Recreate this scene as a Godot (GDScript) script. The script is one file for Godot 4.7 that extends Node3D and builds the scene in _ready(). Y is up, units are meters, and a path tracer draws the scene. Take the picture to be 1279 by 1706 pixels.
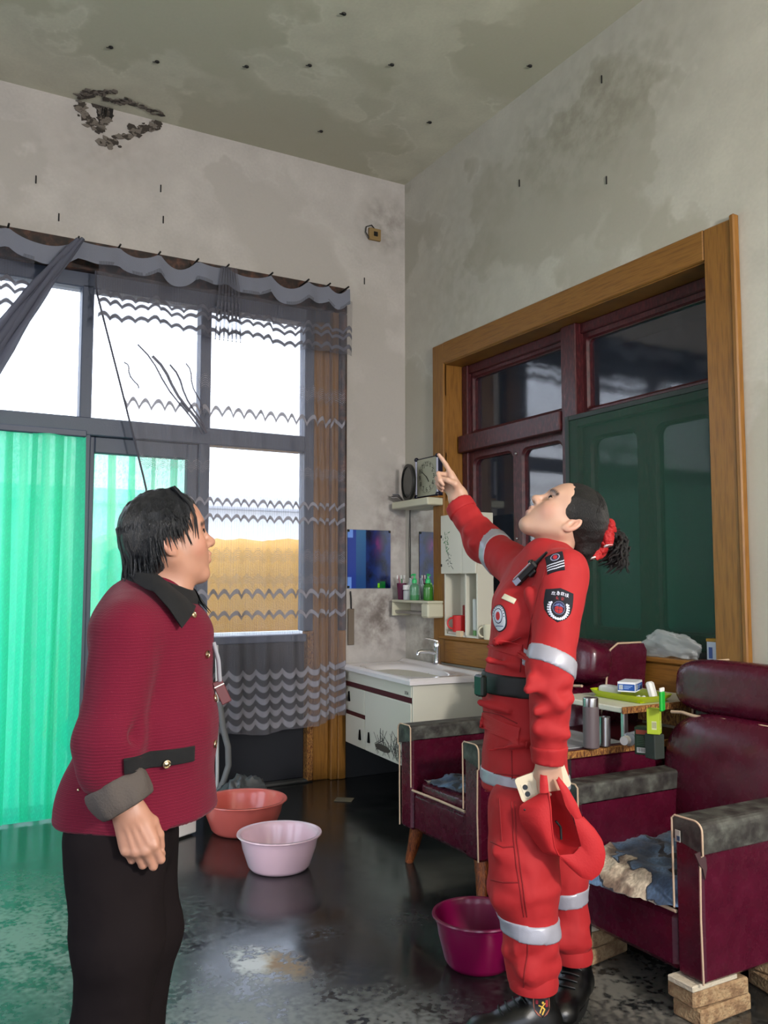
extends Node3D
# A damp old living room: two women look up at a leaking ceiling. Units are metres, y is up.
# The corner of the room stands at the origin: wall_back lies in z = 0, wall_right in x = 0.

var M := {}
var noise_cache := {}

# ------------------------------------------------------------------ mesh builder
class MB:
	var v := PackedVector3Array()
	var n := PackedVector3Array()
	var uv := PackedVector2Array()
	var c := PackedColorArray()
	var ix := PackedInt32Array()
	var xf := Transform3D()
	var col := Color.WHITE
	func vert(p: Vector3, nn: Vector3, t := Vector2.ZERO) -> int:
		v.append(xf * p)
		n.append((xf.basis * nn).normalized())
		uv.append(t)
		c.append(col)
		return v.size() - 1
	func poly(p: Array, ctr: Vector3) -> void:
		var nn: Vector3 = (p[1] - p[0]).cross(p[2] - p[0]).normalized()
		var q := p.duplicate()
		if nn.dot(p[0] - ctr) < 0.0:
			nn = -nn
			q.reverse()
		var a := absf(nn.x)
		var b := absf(nn.y)
		var first := v.size()
		for w: Vector3 in q:
			var t := Vector2(w.x, w.y)
			if a > b and a > absf(nn.z):
				t = Vector2(w.z, w.y)
			elif b > absf(nn.z):
				t = Vector2(w.x, w.z)
			vert(w, nn, t)
		for k in range(1, q.size() - 1):
			ix.append_array([first, first + k + 1, first + k])
		mirror(first)
	# a mirroring frame turns faces inside out: turn them back
	func mirror(first: int) -> void:
		if xf.basis.determinant() > 0.0:
			return
		for k in range(0, ix.size(), 3):
			if ix[k] >= first:
				var t := ix[k + 1]
				ix[k + 1] = ix[k + 2]
				ix[k + 2] = t
	func box(ctr: Vector3, size: Vector3, bv := 0.004) -> void:
		var h := size * 0.5
		bv = minf(bv, minf(h.x, minf(h.y, h.z)) * 0.9)
		for ax in 3:
			var a2 := (ax + 1) % 3
			var a3 := (ax + 2) % 3
			for s in [-1.0, 1.0]:
				var ring := []
				for t in [[-1, -1], [1, -1], [1, 1], [-1, 1]]:
					var p := Vector3.ZERO
					p[ax] = s * h[ax]
					p[a2] = t[0] * (h[a2] - bv)
					p[a3] = t[1] * (h[a3] - bv)
					ring.append(p + ctr)
				poly(ring, ctr)
		if bv <= 0.0:
			return
		for ax in 3:
			var a2 := (ax + 1) % 3
			var a3 := (ax + 2) % 3
			for s in [-1.0, 1.0]:
				for t in [-1.0, 1.0]:
					var ring := []
					for e in [[-1, 0], [1, 0], [1, 1], [-1, 1]]:
						var p := Vector3.ZERO
						p[ax] = e[0] * (h[ax] - bv)
						p[a2] = s * (h[a2] - (bv if e[1] == 0 else 0.0))
						p[a3] = t * (h[a3] - (0.0 if e[1] == 0 else bv))
						ring.append(p + ctr)
					poly(ring, ctr)
		for sx in [-1.0, 1.0]:
			for sy in [-1.0, 1.0]:
				for sz in [-1.0, 1.0]:
					var d := Vector3(sx * h.x, sy * h.y, sz * h.z) + ctr
					poly([d - Vector3(0, sy * bv, sz * bv), d - Vector3(sx * bv, 0, sz * bv), d - Vector3(sx * bv, sy * bv, 0)], ctr)
	func grid(nu: int, nv: int, f: Callable, wrap := false) -> void:
		var first := v.size()
		var pts := PackedVector3Array()
		for j in nv + 1:
			for i in nu + 1:
				pts.append(f.call(float(i) / nu, float(j) / nv))
		var nn := PackedVector3Array()
		nn.resize(pts.size())
		var w := nu + 1
		var tri := PackedInt32Array()
		for j in nv:
			for i in nu:
				var a := j * w + i
				for t in [[a, a + 1, a + w], [a + 1, a + w + 1, a + w]]:
					var fn := (pts[t[1]] - pts[t[0]]).cross(pts[t[2]] - pts[t[0]])
					for k: int in t:
						nn[k] -= fn
					tri.append_array([t[0] + first, t[1] + first, t[2] + first])
		if wrap:
			for j in nv + 1:
				var s := nn[j * w] + nn[j * w + nu]
				nn[j * w] = s
				nn[j * w + nu] = s
		for j in nv + 1:
			for i in nu + 1:
				var k := j * w + i
				vert(pts[k], nn[k].normalized() if nn[k].length_squared() > 1e-20 else Vector3.UP, Vector2(float(i) / nu, float(j) / nv))
		ix.append_array(tri)
		mirror(first)
	func lathe(prof: Array, segs := 40) -> void:
		var run := [prof[0]]
		for k in range(1, prof.size()):
			run.append(prof[k])
			var last := k == prof.size() - 1
			var sharp := false
			if not last:
				var d0: Vector2 = (prof[k] - prof[k - 1]).normalized()
				var d1: Vector2 = (prof[k + 1] - prof[k]).normalized()
				sharp = d0.dot(d1) < 0.75
			if last or sharp:
				var r := run.duplicate()
				grid(segs, r.size() - 1, func(a: float, b: float):
					var q: Vector2 = r[int(round(b * (r.size() - 1)))]
					return Vector3(q.x * cos(a * TAU), q.y, q.x * sin(a * TAU)), true)
				run = [prof[k]]
	func tube(path: Array, rad, segs := 10, caps := true) -> void:
		var fr := []
		var nrm := Vector3.ZERO
		for k in path.size():
			var t: Vector3 = (path[mini(k + 1, path.size() - 1)] - path[maxi(k - 1, 0)]).normalized()
			if k == 0:
				nrm = t.cross(Vector3.UP if absf(t.y) < 0.9 else Vector3.RIGHT).normalized()
			else:
				nrm = (nrm - t * nrm.dot(t)).normalized()
			fr.append([nrm, t.cross(nrm)])
		grid(segs, path.size() - 1, func(a: float, b: float):
			var k := int(round(b * (path.size() - 1)))
			var r: float = rad[k] if rad is Array else rad
			return path[k] + (fr[k][0] * cos(a * TAU) + fr[k][1] * sin(a * TAU)) * r, true)
		if caps:
			for e in [0, path.size() - 1]:
				var r: float = rad[e] if rad is Array else rad
				var ring := []
				for s in segs:
					ring.append(path[e] + (fr[e][0] * cos(s * TAU / segs) + fr[e][1] * sin(s * TAU / segs)) * r)
				poly(ring, path[1] if e == 0 else path[path.size() - 2])
	func ball(ctr: Vector3, r: Vector3, su := 16, sv := 10) -> void:
		grid(su, sv, func(a: float, b: float):
			var t: float = b * PI
			return ctr + Vector3(r.x * sin(t) * cos(a * TAU), r.y * cos(t), r.z * sin(t) * sin(a * TAU)), true)
	# a flat outline in x,y given depth along z, from z = 0 to z = d
	func prism(outline: PackedVector2Array, d: float, smooth := false) -> void:
		var t := Geometry2D.triangulate_polygon(outline)
		var cw := Geometry2D.is_polygon_clockwise(outline)
		var lo := Vector2(1e9, 1e9)
		var hi := -lo
		for p in outline:
			lo = lo.min(p)
			hi = hi.max(p)
		for side in 2:
			var z := d if side == 1 else 0.0
			var nn := Vector3(0, 0, 1 if side == 1 else -1)
			var first := v.size()
			for p in outline:
				vert(Vector3(p.x, p.y, z), nn, Vector2((p.x - lo.x) / (hi.x - lo.x), 1.0 - (p.y - lo.y) / (hi.y - lo.y)))
			for k in range(0, t.size(), 3):
				var a := outline[t[k]]
				var turn := (outline[t[k + 1]] - a).cross(outline[t[k + 2]] - a) > 0
				if turn == (side == 1):
					ix.append_array([first + t[k], first + t[k + 2], first + t[k + 1]])
				else:
					ix.append_array([first + t[k], first + t[k + 1], first + t[k + 2]])
		var m := outline.size()
		var start := v.size() - 2 * m
		for k in m:
			var a := outline[k]
			var b := outline[(k + 1) % m]
			var e := (b - a).normalized()
			var nn := Vector3(e.y, -e.x, 0) * (-1.0 if cw else 1.0)
			var na := nn
			var nb := nn
			if smooth:
				var e0 := (a - outline[(k + m - 1) % m]).normalized()
				var e1 := (outline[(k + 2) % m] - b).normalized()
				na = (nn + Vector3(e0.y, -e0.x, 0) * (-1.0 if cw else 1.0)).normalized()
				nb = (nn + Vector3(e1.y, -e1.x, 0) * (-1.0 if cw else 1.0)).normalized()
			var f := v.size()
			vert(Vector3(a.x, a.y, 0), na)
			vert(Vector3(b.x, b.y, 0), nb)
			vert(Vector3(b.x, b.y, d), nb)
			vert(Vector3(a.x, a.y, d), na)
			if cw:
				ix.append_array([f, f + 1, f + 2, f, f + 2, f + 3])
			else:
				ix.append_array([f, f + 2, f + 1, f, f + 3, f + 2])
		mirror(start)
	func mesh(colours := false) -> ArrayMesh:
		var m := ArrayMesh.new()
		var a := []
		a.resize(Mesh.ARRAY_MAX)
		a[Mesh.ARRAY_VERTEX] = v
		a[Mesh.ARRAY_NORMAL] = n
		a[Mesh.ARRAY_TEX_UV] = uv
		if colours:
			a[Mesh.ARRAY_COLOR] = c
		a[Mesh.ARRAY_INDEX] = ix
		m.add_surface_from_arrays(Mesh.PRIMITIVE_TRIANGLES, a)
		return m

# ------------------------------------------------------------------ distance fields, meshed as surface nets
class Prim:
	var ball := false
	var a := Vector3.ZERO
	var ba := Vector3.ZERO
	var il := 0.0
	var dir := Vector3.ZERO
	var ra := 0.0
	var rd := 0.0
	var k := 0.01
	var inv := Transform3D()
	var turned := false
	var ms := 1.0
	var sub := false
	var flat := 0
	var r := Vector3.ONE
	var lo := Vector3.ZERO
	var hi := Vector3.ZERO
	func e(p: Vector3) -> float:
		if ball:
			var u := inv * p
			var k0 := u.length()
			var k1 := (u / r).length()
			return k0 * (k0 - 1.0) / k1 if k1 > 1e-6 else -ms
		var q := inv * p if turned else p
		var pa := q - a
		var h := clampf(pa.dot(ba) * il, 0.0, 1.0)
		var d := (pa - ba * h).length() - (ra + rd * h)
		if flat > 0:
			d = maxf(d, (pa - ba).dot(dir))
			if flat > 1:
				d = maxf(d, -pa.dot(dir))
		return d * ms

class Sdf:
	var prims: Array[Prim] = []
	var cuts: Array[Plane] = []
	var off := 0.0
	var folds: FastNoiseLite
	var amp := 0.0
	var fs := Vector3.ONE
	var paint := []
	var skin := Color.WHITE
	func cap(a: Vector3, b: Vector3, ra: float, rb: float, k := 0.02, flat := 0, sq := Vector3.ONE, bas := Basis.IDENTITY) -> Prim:
		var p := Prim.new()
		var far := maxf(ra, rb) * maxf(sq.x, maxf(sq.y, sq.z))
		p.lo = a.min(b) - Vector3.ONE * far
		p.hi = a.max(b) + Vector3.ONE * far
		if sq != Vector3.ONE:
			p.turned = true
			p.inv = Transform3D(Basis(bas.x * sq.x, bas.y * sq.y, bas.z * sq.z), a).affine_inverse()
			p.ms = minf(sq.x, minf(sq.y, sq.z))
			p.ba = p.inv * b
		else:
			p.a = a
			p.ba = b - a
		p.il = 1.0 / maxf(p.ba.length_squared(), 1e-9)
		p.dir = p.ba.normalized()
		p.ra = ra
		p.rd = rb - ra
		p.k = k
		p.flat = flat
		prims.append(p)
		return p
	func ell(c: Vector3, r: Vector3, k := 0.02, bas := Basis.IDENTITY, sub := false) -> Prim:
		var p := Prim.new()
		p.ball = true
		p.r = r
		p.inv = Transform3D(Basis(bas.x * r.x, bas.y * r.y, bas.z * r.z), c).affine_inverse()
		p.ms = minf(r.x, minf(r.y, r.z))
		p.k = k
		p.sub = sub
		var far := maxf(r.x, maxf(r.y, r.z))
		p.lo = c - Vector3.ONE * far
		p.hi = c + Vector3.ONE * far
		prims.append(p)
		return p
	func d(p: Vector3, list: Array[Prim]) -> float:
		var s := 10.0
		for q in list:
			var e := q.e(p)
			if q.sub:
				var h := maxf(q.k - absf(s + e), 0.0)
				s = maxf(s, -e) + (h * h * 0.25 / q.k if h > 0.0 else 0.0)
			else:
				var h := maxf(q.k - absf(s - e), 0.0)
				s = minf(s, e) - (h * h * 0.25 / q.k if h > 0.0 else 0.0)
		if folds and absf(s) < 0.05:
			s += amp * folds.get_noise_3dv(p * fs)
		s -= off
		for c in cuts:
			s = maxf(s, c.distance_to(p))
		return s
	func like(o: Sdf, more: float) -> Sdf:
		prims = o.prims
		cuts = o.cuts.duplicate()
		off = o.off + more
		folds = o.folds
		amp = o.amp
		fs = o.fs
		return self
	func build(mb: MB, h: float, lo := Vector3.ONE * -9, hi := Vector3.ONE * 9) -> void:
		var l := Vector3.ONE * 99
		var u := -l
		for q in prims:
			if not q.sub:
				l = l.min(q.lo)
				u = u.max(q.hi)
		var pad := Vector3.ONE * (h * 2 + off + amp)
		l = (l - pad).max(lo)
		u = (u + pad).min(hi)
		var B := 6
		var nb := Vector3i(((u - l) / (h * B)).ceil()) + Vector3i.ONE
		var nx := nb.x * B
		var ny := nb.y * B
		var nz := nb.z * B
		var sy := nx
		var sz := nx * ny
		var val := PackedFloat32Array()
		val.resize(nx * ny * nz)
		val.fill(1.0)
		var act := PackedInt32Array()
		var R := h * (0.87 * (B - 1) + 1.9) + amp + absf(off)
		for bz in nb.z:
			for by in nb.y:
				for bx in nb.x:
					var base := l + Vector3(bx, by, bz) * (h * B)
					var c := base + Vector3.ONE * (h * (B - 1) * 0.5)
					var e := d(c, prims)
					if e > R:
						continue
					var o0 := bx * B + by * B * sy + bz * B * sz
					if e < -R:
						for z in B:
							for y in B:
								var o := o0 + y * sy + z * sz
								for x in B:
									val[o + x] = -1.0
						continue
					var sub: Array[Prim] = []
					for q in prims:
						if q.e(c) < R + q.k + 0.01:
							sub.append(q)
					act.append(o0)
					for z in B:
						for y in B:
							var o := o0 + y * sy + z * sz
							var p := base + Vector3(0, y, z) * h
							for x in B:
								val[o + x] = d(p, sub)
								p.x += h
		var vi := PackedInt32Array()
		vi.resize(nx * ny * nz)
		vi.fill(-1)
		var cells := PackedInt32Array()
		var pts := PackedVector3Array()
		var todo := {}
		for o in act:
			todo[o] = true
			for s in [B, B * sy, B * sz]:
				if o - s >= 0:
					todo[o - s] = true
		for o0: int in todo:
			var bz := o0 / sz
			var by := (o0 - bz * sz) / sy
			var bx := o0 - bz * sz - by * sy
			for z in B:
				if bz + z + 1 >= nz:
					continue
				for y in B:
					if by + y + 1 >= ny:
						continue
					for x in B:
						if bx + x + 1 >= nx:
							continue
						var o := o0 + x + y * sy + z * sz
						var v0 := val[o]
						var v1 := val[o + 1]
						var v2 := val[o + sy]
						var v3 := val[o + sy + 1]
						var v4 := val[o + sz]
						var v5 := val[o + sz + 1]
						var v6 := val[o + sz + sy]
						var v7 := val[o + sz + sy + 1]
						var m := int(v0 < 0) + int(v1 < 0) + int(v2 < 0) + int(v3 < 0) + int(v4 < 0) + int(v5 < 0) + int(v6 < 0) + int(v7 < 0)
						if m == 0 or m == 8:
							continue
						var s := Vector3.ZERO
						var k := 0
						if (v0 < 0) != (v1 < 0):
							s += Vector3(v0 / (v0 - v1), 0, 0)
							k += 1
						if (v2 < 0) != (v3 < 0):
							s += Vector3(v2 / (v2 - v3), 1, 0)
							k += 1
						if (v4 < 0) != (v5 < 0):
							s += Vector3(v4 / (v4 - v5), 0, 1)
							k += 1
						if (v6 < 0) != (v7 < 0):
							s += Vector3(v6 / (v6 - v7), 1, 1)
							k += 1
						if (v0 < 0) != (v2 < 0):
							s += Vector3(0, v0 / (v0 - v2), 0)
							k += 1
						if (v1 < 0) != (v3 < 0):
							s += Vector3(1, v1 / (v1 - v3), 0)
							k += 1
						if (v4 < 0) != (v6 < 0):
							s += Vector3(0, v4 / (v4 - v6), 1)
							k += 1
						if (v5 < 0) != (v7 < 0):
							s += Vector3(1, v5 / (v5 - v7), 1)
							k += 1
						if (v0 < 0) != (v4 < 0):
							s += Vector3(0, 0, v0 / (v0 - v4))
							k += 1
						if (v1 < 0) != (v5 < 0):
							s += Vector3(1, 0, v1 / (v1 - v5))
							k += 1
						if (v2 < 0) != (v6 < 0):
							s += Vector3(0, 1, v2 / (v2 - v6))
							k += 1
						if (v3 < 0) != (v7 < 0):
							s += Vector3(1, 1, v3 / (v3 - v7))
							k += 1
						vi[o] = pts.size()
						cells.append(o)
						pts.append(l + (Vector3(bx + x, by + y, bz + z) + s / k) * h)
		var nn := PackedVector3Array()
		nn.resize(pts.size())
		var tri := PackedInt32Array()
		for o in cells:
			var inside := val[o] < 0
			for ax in 3:
				var st := 1 if ax == 0 else (sy if ax == 1 else sz)
				if (val[o + st] < 0) == inside:
					continue
				var s1 := sy if ax == 0 else (sz if ax == 1 else 1)
				var s2 := sz if ax == 0 else (1 if ax == 1 else sy)
				if o - s1 - s2 < 0:
					continue
				var q0 := vi[o - s1 - s2]
				var q1 := vi[o - s2]
				var q2 := vi[o]
				var q3 := vi[o - s1]
				if q0 < 0 or q1 < 0 or q2 < 0 or q3 < 0:
					continue
				if not inside:
					var t := q1
					q1 = q3
					q3 = t
				# outward normal is (q1-q0)x(q2-q0) here; stored clockwise
				var fn := (pts[q2] - pts[q0]).cross(pts[q3] - pts[q1])
				nn[q0] += fn
				nn[q1] += fn
				nn[q2] += fn
				nn[q3] += fn
				tri.append_array([q0, q2, q1, q0, q3, q2])
		var first := mb.v.size()
		for k in pts.size():
			var p := pts[k]
			if paint.size():
				var cc := skin
				for b in paint:
					var dd: float = ((p - b[0]) / b[1]).length()
					if dd < 1.0:
						cc = cc.lerp(b[2], b[3] * smoothstep(1.0, 0.35, dd))
				mb.col = cc
			else:
				mb.col = skin
			mb.vert(p, nn[k], Vector2(p.x, p.y))
		for k in tri:
			mb.ix.append(k + first)
	func hit(p: Vector3, dir: Vector3) -> Vector3:
		var best := p
		var low := 9.0
		var gone := 0.0
		for i in 90:
			var e := d(p, prims)
			if e < low:
				low = e
				best = p
			if e < 0.0004 or gone > 0.7:
				break
			var st := clampf(e * 0.8, 0.0005, 0.05)
			gone += st
			p += dir * st
		return best
	func shoot(a: Vector3, b: Vector3) -> Vector3:
		return hit(a, (b - a).normalized())
	func seam(mb: MB, rays: Array, r: float) -> void:
		var pts := []
		for k in range(0, rays.size() - 2, 2):
			for i in 5:
				var t := i / 5.0
				pts.append(shoot((rays[k] as Vector3).lerp(rays[k + 2], t), (rays[k + 1] as Vector3).lerp(rays[k + 3], t)))
		pts.append(shoot(rays[-2], rays[-1]))
		mb.tube(pts, r, 6)
	func normal(p: Vector3) -> Vector3:
		var e := 0.004
		return Vector3(d(p + Vector3(e, 0, 0), prims) - d(p - Vector3(e, 0, 0), prims), d(p + Vector3(0, e, 0), prims) - d(p - Vector3(0, e, 0), prims), d(p + Vector3(0, 0, e), prims) - d(p - Vector3(0, 0, e), prims)).normalized()
	# a thin patch sewn onto the surface: an outline in the plane (right, up) round ctr, thrown along dir
	func patch(mb: MB, ctr: Vector3, right: Vector3, up: Vector3, outline: Callable, thick: float, rings := 6, segs := 36) -> void:
		var dir := right.cross(up).normalized() * -1.0
		var start := ctr - dir * 0.25
		var f := func(a: float, b: float) -> Vector3:
			var q: Vector2 = outline.call(a) * minf(b * 1.12, 1.0)
			var p := hit(start + right * q.x + up * q.y, dir)
			return p - dir * (thick if b < 0.9 else 0.0)
		var at := mb.uv.size()
		mb.grid(segs, rings + 2, f, true)
		var lo := Vector2(1e9, 1e9)
		var hi := -lo
		for i in segs:
			var q: Vector2 = outline.call(float(i) / segs)
			lo = lo.min(q)
			hi = hi.max(q)
		for j in rings + 3:
			for i in segs + 1:
				var q: Vector2 = outline.call(float(i) / segs) * minf(float(j) / (rings + 2) * 1.12, 1.0)
				mb.uv[at + j * (segs + 1) + i] = Vector2((q.x - lo.x) / (hi.x - lo.x), 1.0 - (q.y - lo.y) / (hi.y - lo.y))

# ------------------------------------------------------------------ scene helpers
func numbered(called: String) -> String:
	return called

func obj(called: String, mb, m: Material, parent: Node = null, colours := false) -> MeshInstance3D:
	var o := MeshInstance3D.new()
	o.name = called
	o.mesh = mb.mesh(colours) if mb is MB else mb
	o.material_override = m
	(parent if parent else self).add_child(o, true)
	var k := 1
	if parent == null:
		name_again(o, called)
	return o

var used := {}
func name_again(o: Node, called: String) -> void:
	var n: int = used.get(called, 0)
	used[called] = n + 1
	o.name = called if n == 0 else "%s_%03d" % [called, n]

func tag(o: Node, label: String, category: String, group := "") -> Node:
	o.set_meta("label", label)
	o.set_meta("category", category)
	if group:
		o.set_meta("group", group)
	return o

func thing(called: String, label: String, category: String, at := Vector3.ZERO, turn := 0.0, group := "") -> Node3D:
	var o := Node3D.new()
	add_child(o, true)
	name_again(o, called)
	o.position = at
	o.rotation.y = turn
	tag(o, label, category, group)
	return o

func struct(called: String, mb, m: Material, parent: Node = null) -> MeshInstance3D:
	var o := obj(called, mb, m, parent)
	if parent == null:
		o.set_meta("kind", "structure")
	return o

func mb_box(ctr: Vector3, size: Vector3, bv := 0.004) -> MB:
	var b := MB.new()
	b.box(ctr, size, bv)
	return b

func between(lo: Vector3, hi: Vector3, bv := 0.004) -> MB:
	return mb_box((lo + hi) * 0.5, hi - lo, bv)

func noise(freq: float, seed_ := 1, oct := 4, kind := FastNoiseLite.TYPE_SIMPLEX_SMOOTH) -> FastNoiseLite:
	var f := FastNoiseLite.new()
	f.noise_type = kind
	f.frequency = freq
	f.seed = seed_
	f.fractal_octaves = oct
	return f

func ntex(key: String, freq: float, ramp := [], seed_ := 1, oct := 4, size := Vector2i(512, 512), kind := FastNoiseLite.TYPE_SIMPLEX_SMOOTH) -> Texture2D:
	if noise_cache.has(key):
		return noise_cache[key]
	var t := NoiseTexture2D.new()
	t.width = size.x
	t.height = size.y
	t.seamless = true
	t.noise = noise(freq, seed_, oct, kind)
	if ramp.size():
		var g := Gradient.new()
		var offs := PackedFloat32Array()
		var cols := PackedColorArray()
		for r in ramp:
			offs.append(r[0])
			cols.append(r[1])
		g.offsets = offs
		g.colors = cols
		t.color_ramp = g
	noise_cache[key] = t
	return t

func mat(c: Color, rough := 0.6, o := {}) -> StandardMaterial3D:
	var m := StandardMaterial3D.new()
	m.albedo_color = c
	m.roughness = rough
	m.metallic = o.get("metal", 0.0)
	m.metallic_specular = o.get("spec", 0.5)
	if o.has("tex"):
		m.albedo_texture = o.tex
	if o.has("rtex"):
		m.roughness_texture = o.rtex
		m.roughness_texture_channel = BaseMaterial3D.TEXTURE_CHANNEL_RED
	if o.has("bump"):
		m.heightmap_enabled = true
		m.heightmap_texture = o.bump
		m.heightmap_scale = o.get("depth", 0.2)
	if o.has("tri"):
		m.uv1_triplanar = true
		m.uv1_triplanar_sharpness = 4.0
		m.uv1_scale = o.tri if o.tri is Vector3 else Vector3.ONE * o.tri
	if o.get("world", false):
		m.uv1_world_triplanar = true
	if o.has("alpha"):
		m.transparency = BaseMaterial3D.TRANSPARENCY_ALPHA
		m.albedo_color.a = o.alpha
	if o.has("back"):
		m.backlight_enabled = true
		m.backlight = o.back
	if o.has("rim"):
		m.rim_enabled = true
		m.rim = o.rim
		m.rim_tint = 0.6
	if o.has("coat"):
		m.clearcoat_enabled = true
		m.clearcoat = o.coat
		m.clearcoat_roughness = 0.15
	if o.has("sss"):
		m.subsurf_scatter_enabled = true
		m.subsurf_scatter_strength = o.sss
	if o.get("vc", false):
		m.vertex_color_use_as_albedo = true
	m.cull_mode = BaseMaterial3D.CULL_DISABLED
	return m

func picture(w: int, h: int, c: Color) -> Image:
	var im := Image.create(w, h, false, Image.FORMAT_RGBA8)
	im.fill(c)
	return im

func stroke(im: Image, pts: Array, c: Color, r := 1.0) -> void:
	for k in pts.size() - 1:
		var a: Vector2 = pts[k]
		var b: Vector2 = pts[k + 1]
		var n := int(a.distance_to(b) * 2) + 1
		for i in n + 1:
			var p := a.lerp(b, float(i) / n)
			for y in range(int(floor(p.y - r)), int(ceil(p.y + r)) + 1):
				for x in range(int(floor(p.x - r)), int(ceil(p.x + r)) + 1):
					if x >= 0 and y >= 0 and x < im.get_width() and y < im.get_height() and Vector2(x, y).distance_to(p) <= r:
						im.set_pixel(x, y, c)

func disc(im: Image, ctr: Vector2, r: Vector2, c: Color) -> void:
	for y in range(maxi(0, int(ctr.y - r.y)), mini(im.get_height(), int(ctr.y + r.y) + 1)):
		for x in range(maxi(0, int(ctr.x - r.x)), mini(im.get_width(), int(ctr.x + r.x) + 1)):
			if ((Vector2(x, y) - ctr) / r).length() <= 1.0:
				im.set_pixel(x, y, c)

func glyph(im: Image, at: Vector2, s: float, lines: Array, c: Color, r := 0.8) -> void:
	for l in lines:
		var pts := []
		for k in range(0, l.size(), 2):
			pts.append(at + Vector2(l[k], l[k + 1]) * s / 16.0)
		stroke(im, pts, c, r)

func tex(im: Image) -> ImageTexture:
	return ImageTexture.create_from_image(im)

func words(text: String, h: float, m: Material, parent: Node, at: Transform3D, called := "lettering", depth := 0.0008) -> MeshInstance3D:
	var t := TextMesh.new()
	var f := SystemFont.new()
	f.font_names = PackedStringArray(["Droid Sans"])
	t.font = f
	t.text = text
	t.font_size = 32
	t.pixel_size = h / 24.0
	t.depth = depth
	var o := MeshInstance3D.new()
	o.name = called
	o.mesh = t
	o.material_override = m
	parent.add_child(o, true)
	o.transform = at
	return o

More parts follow.
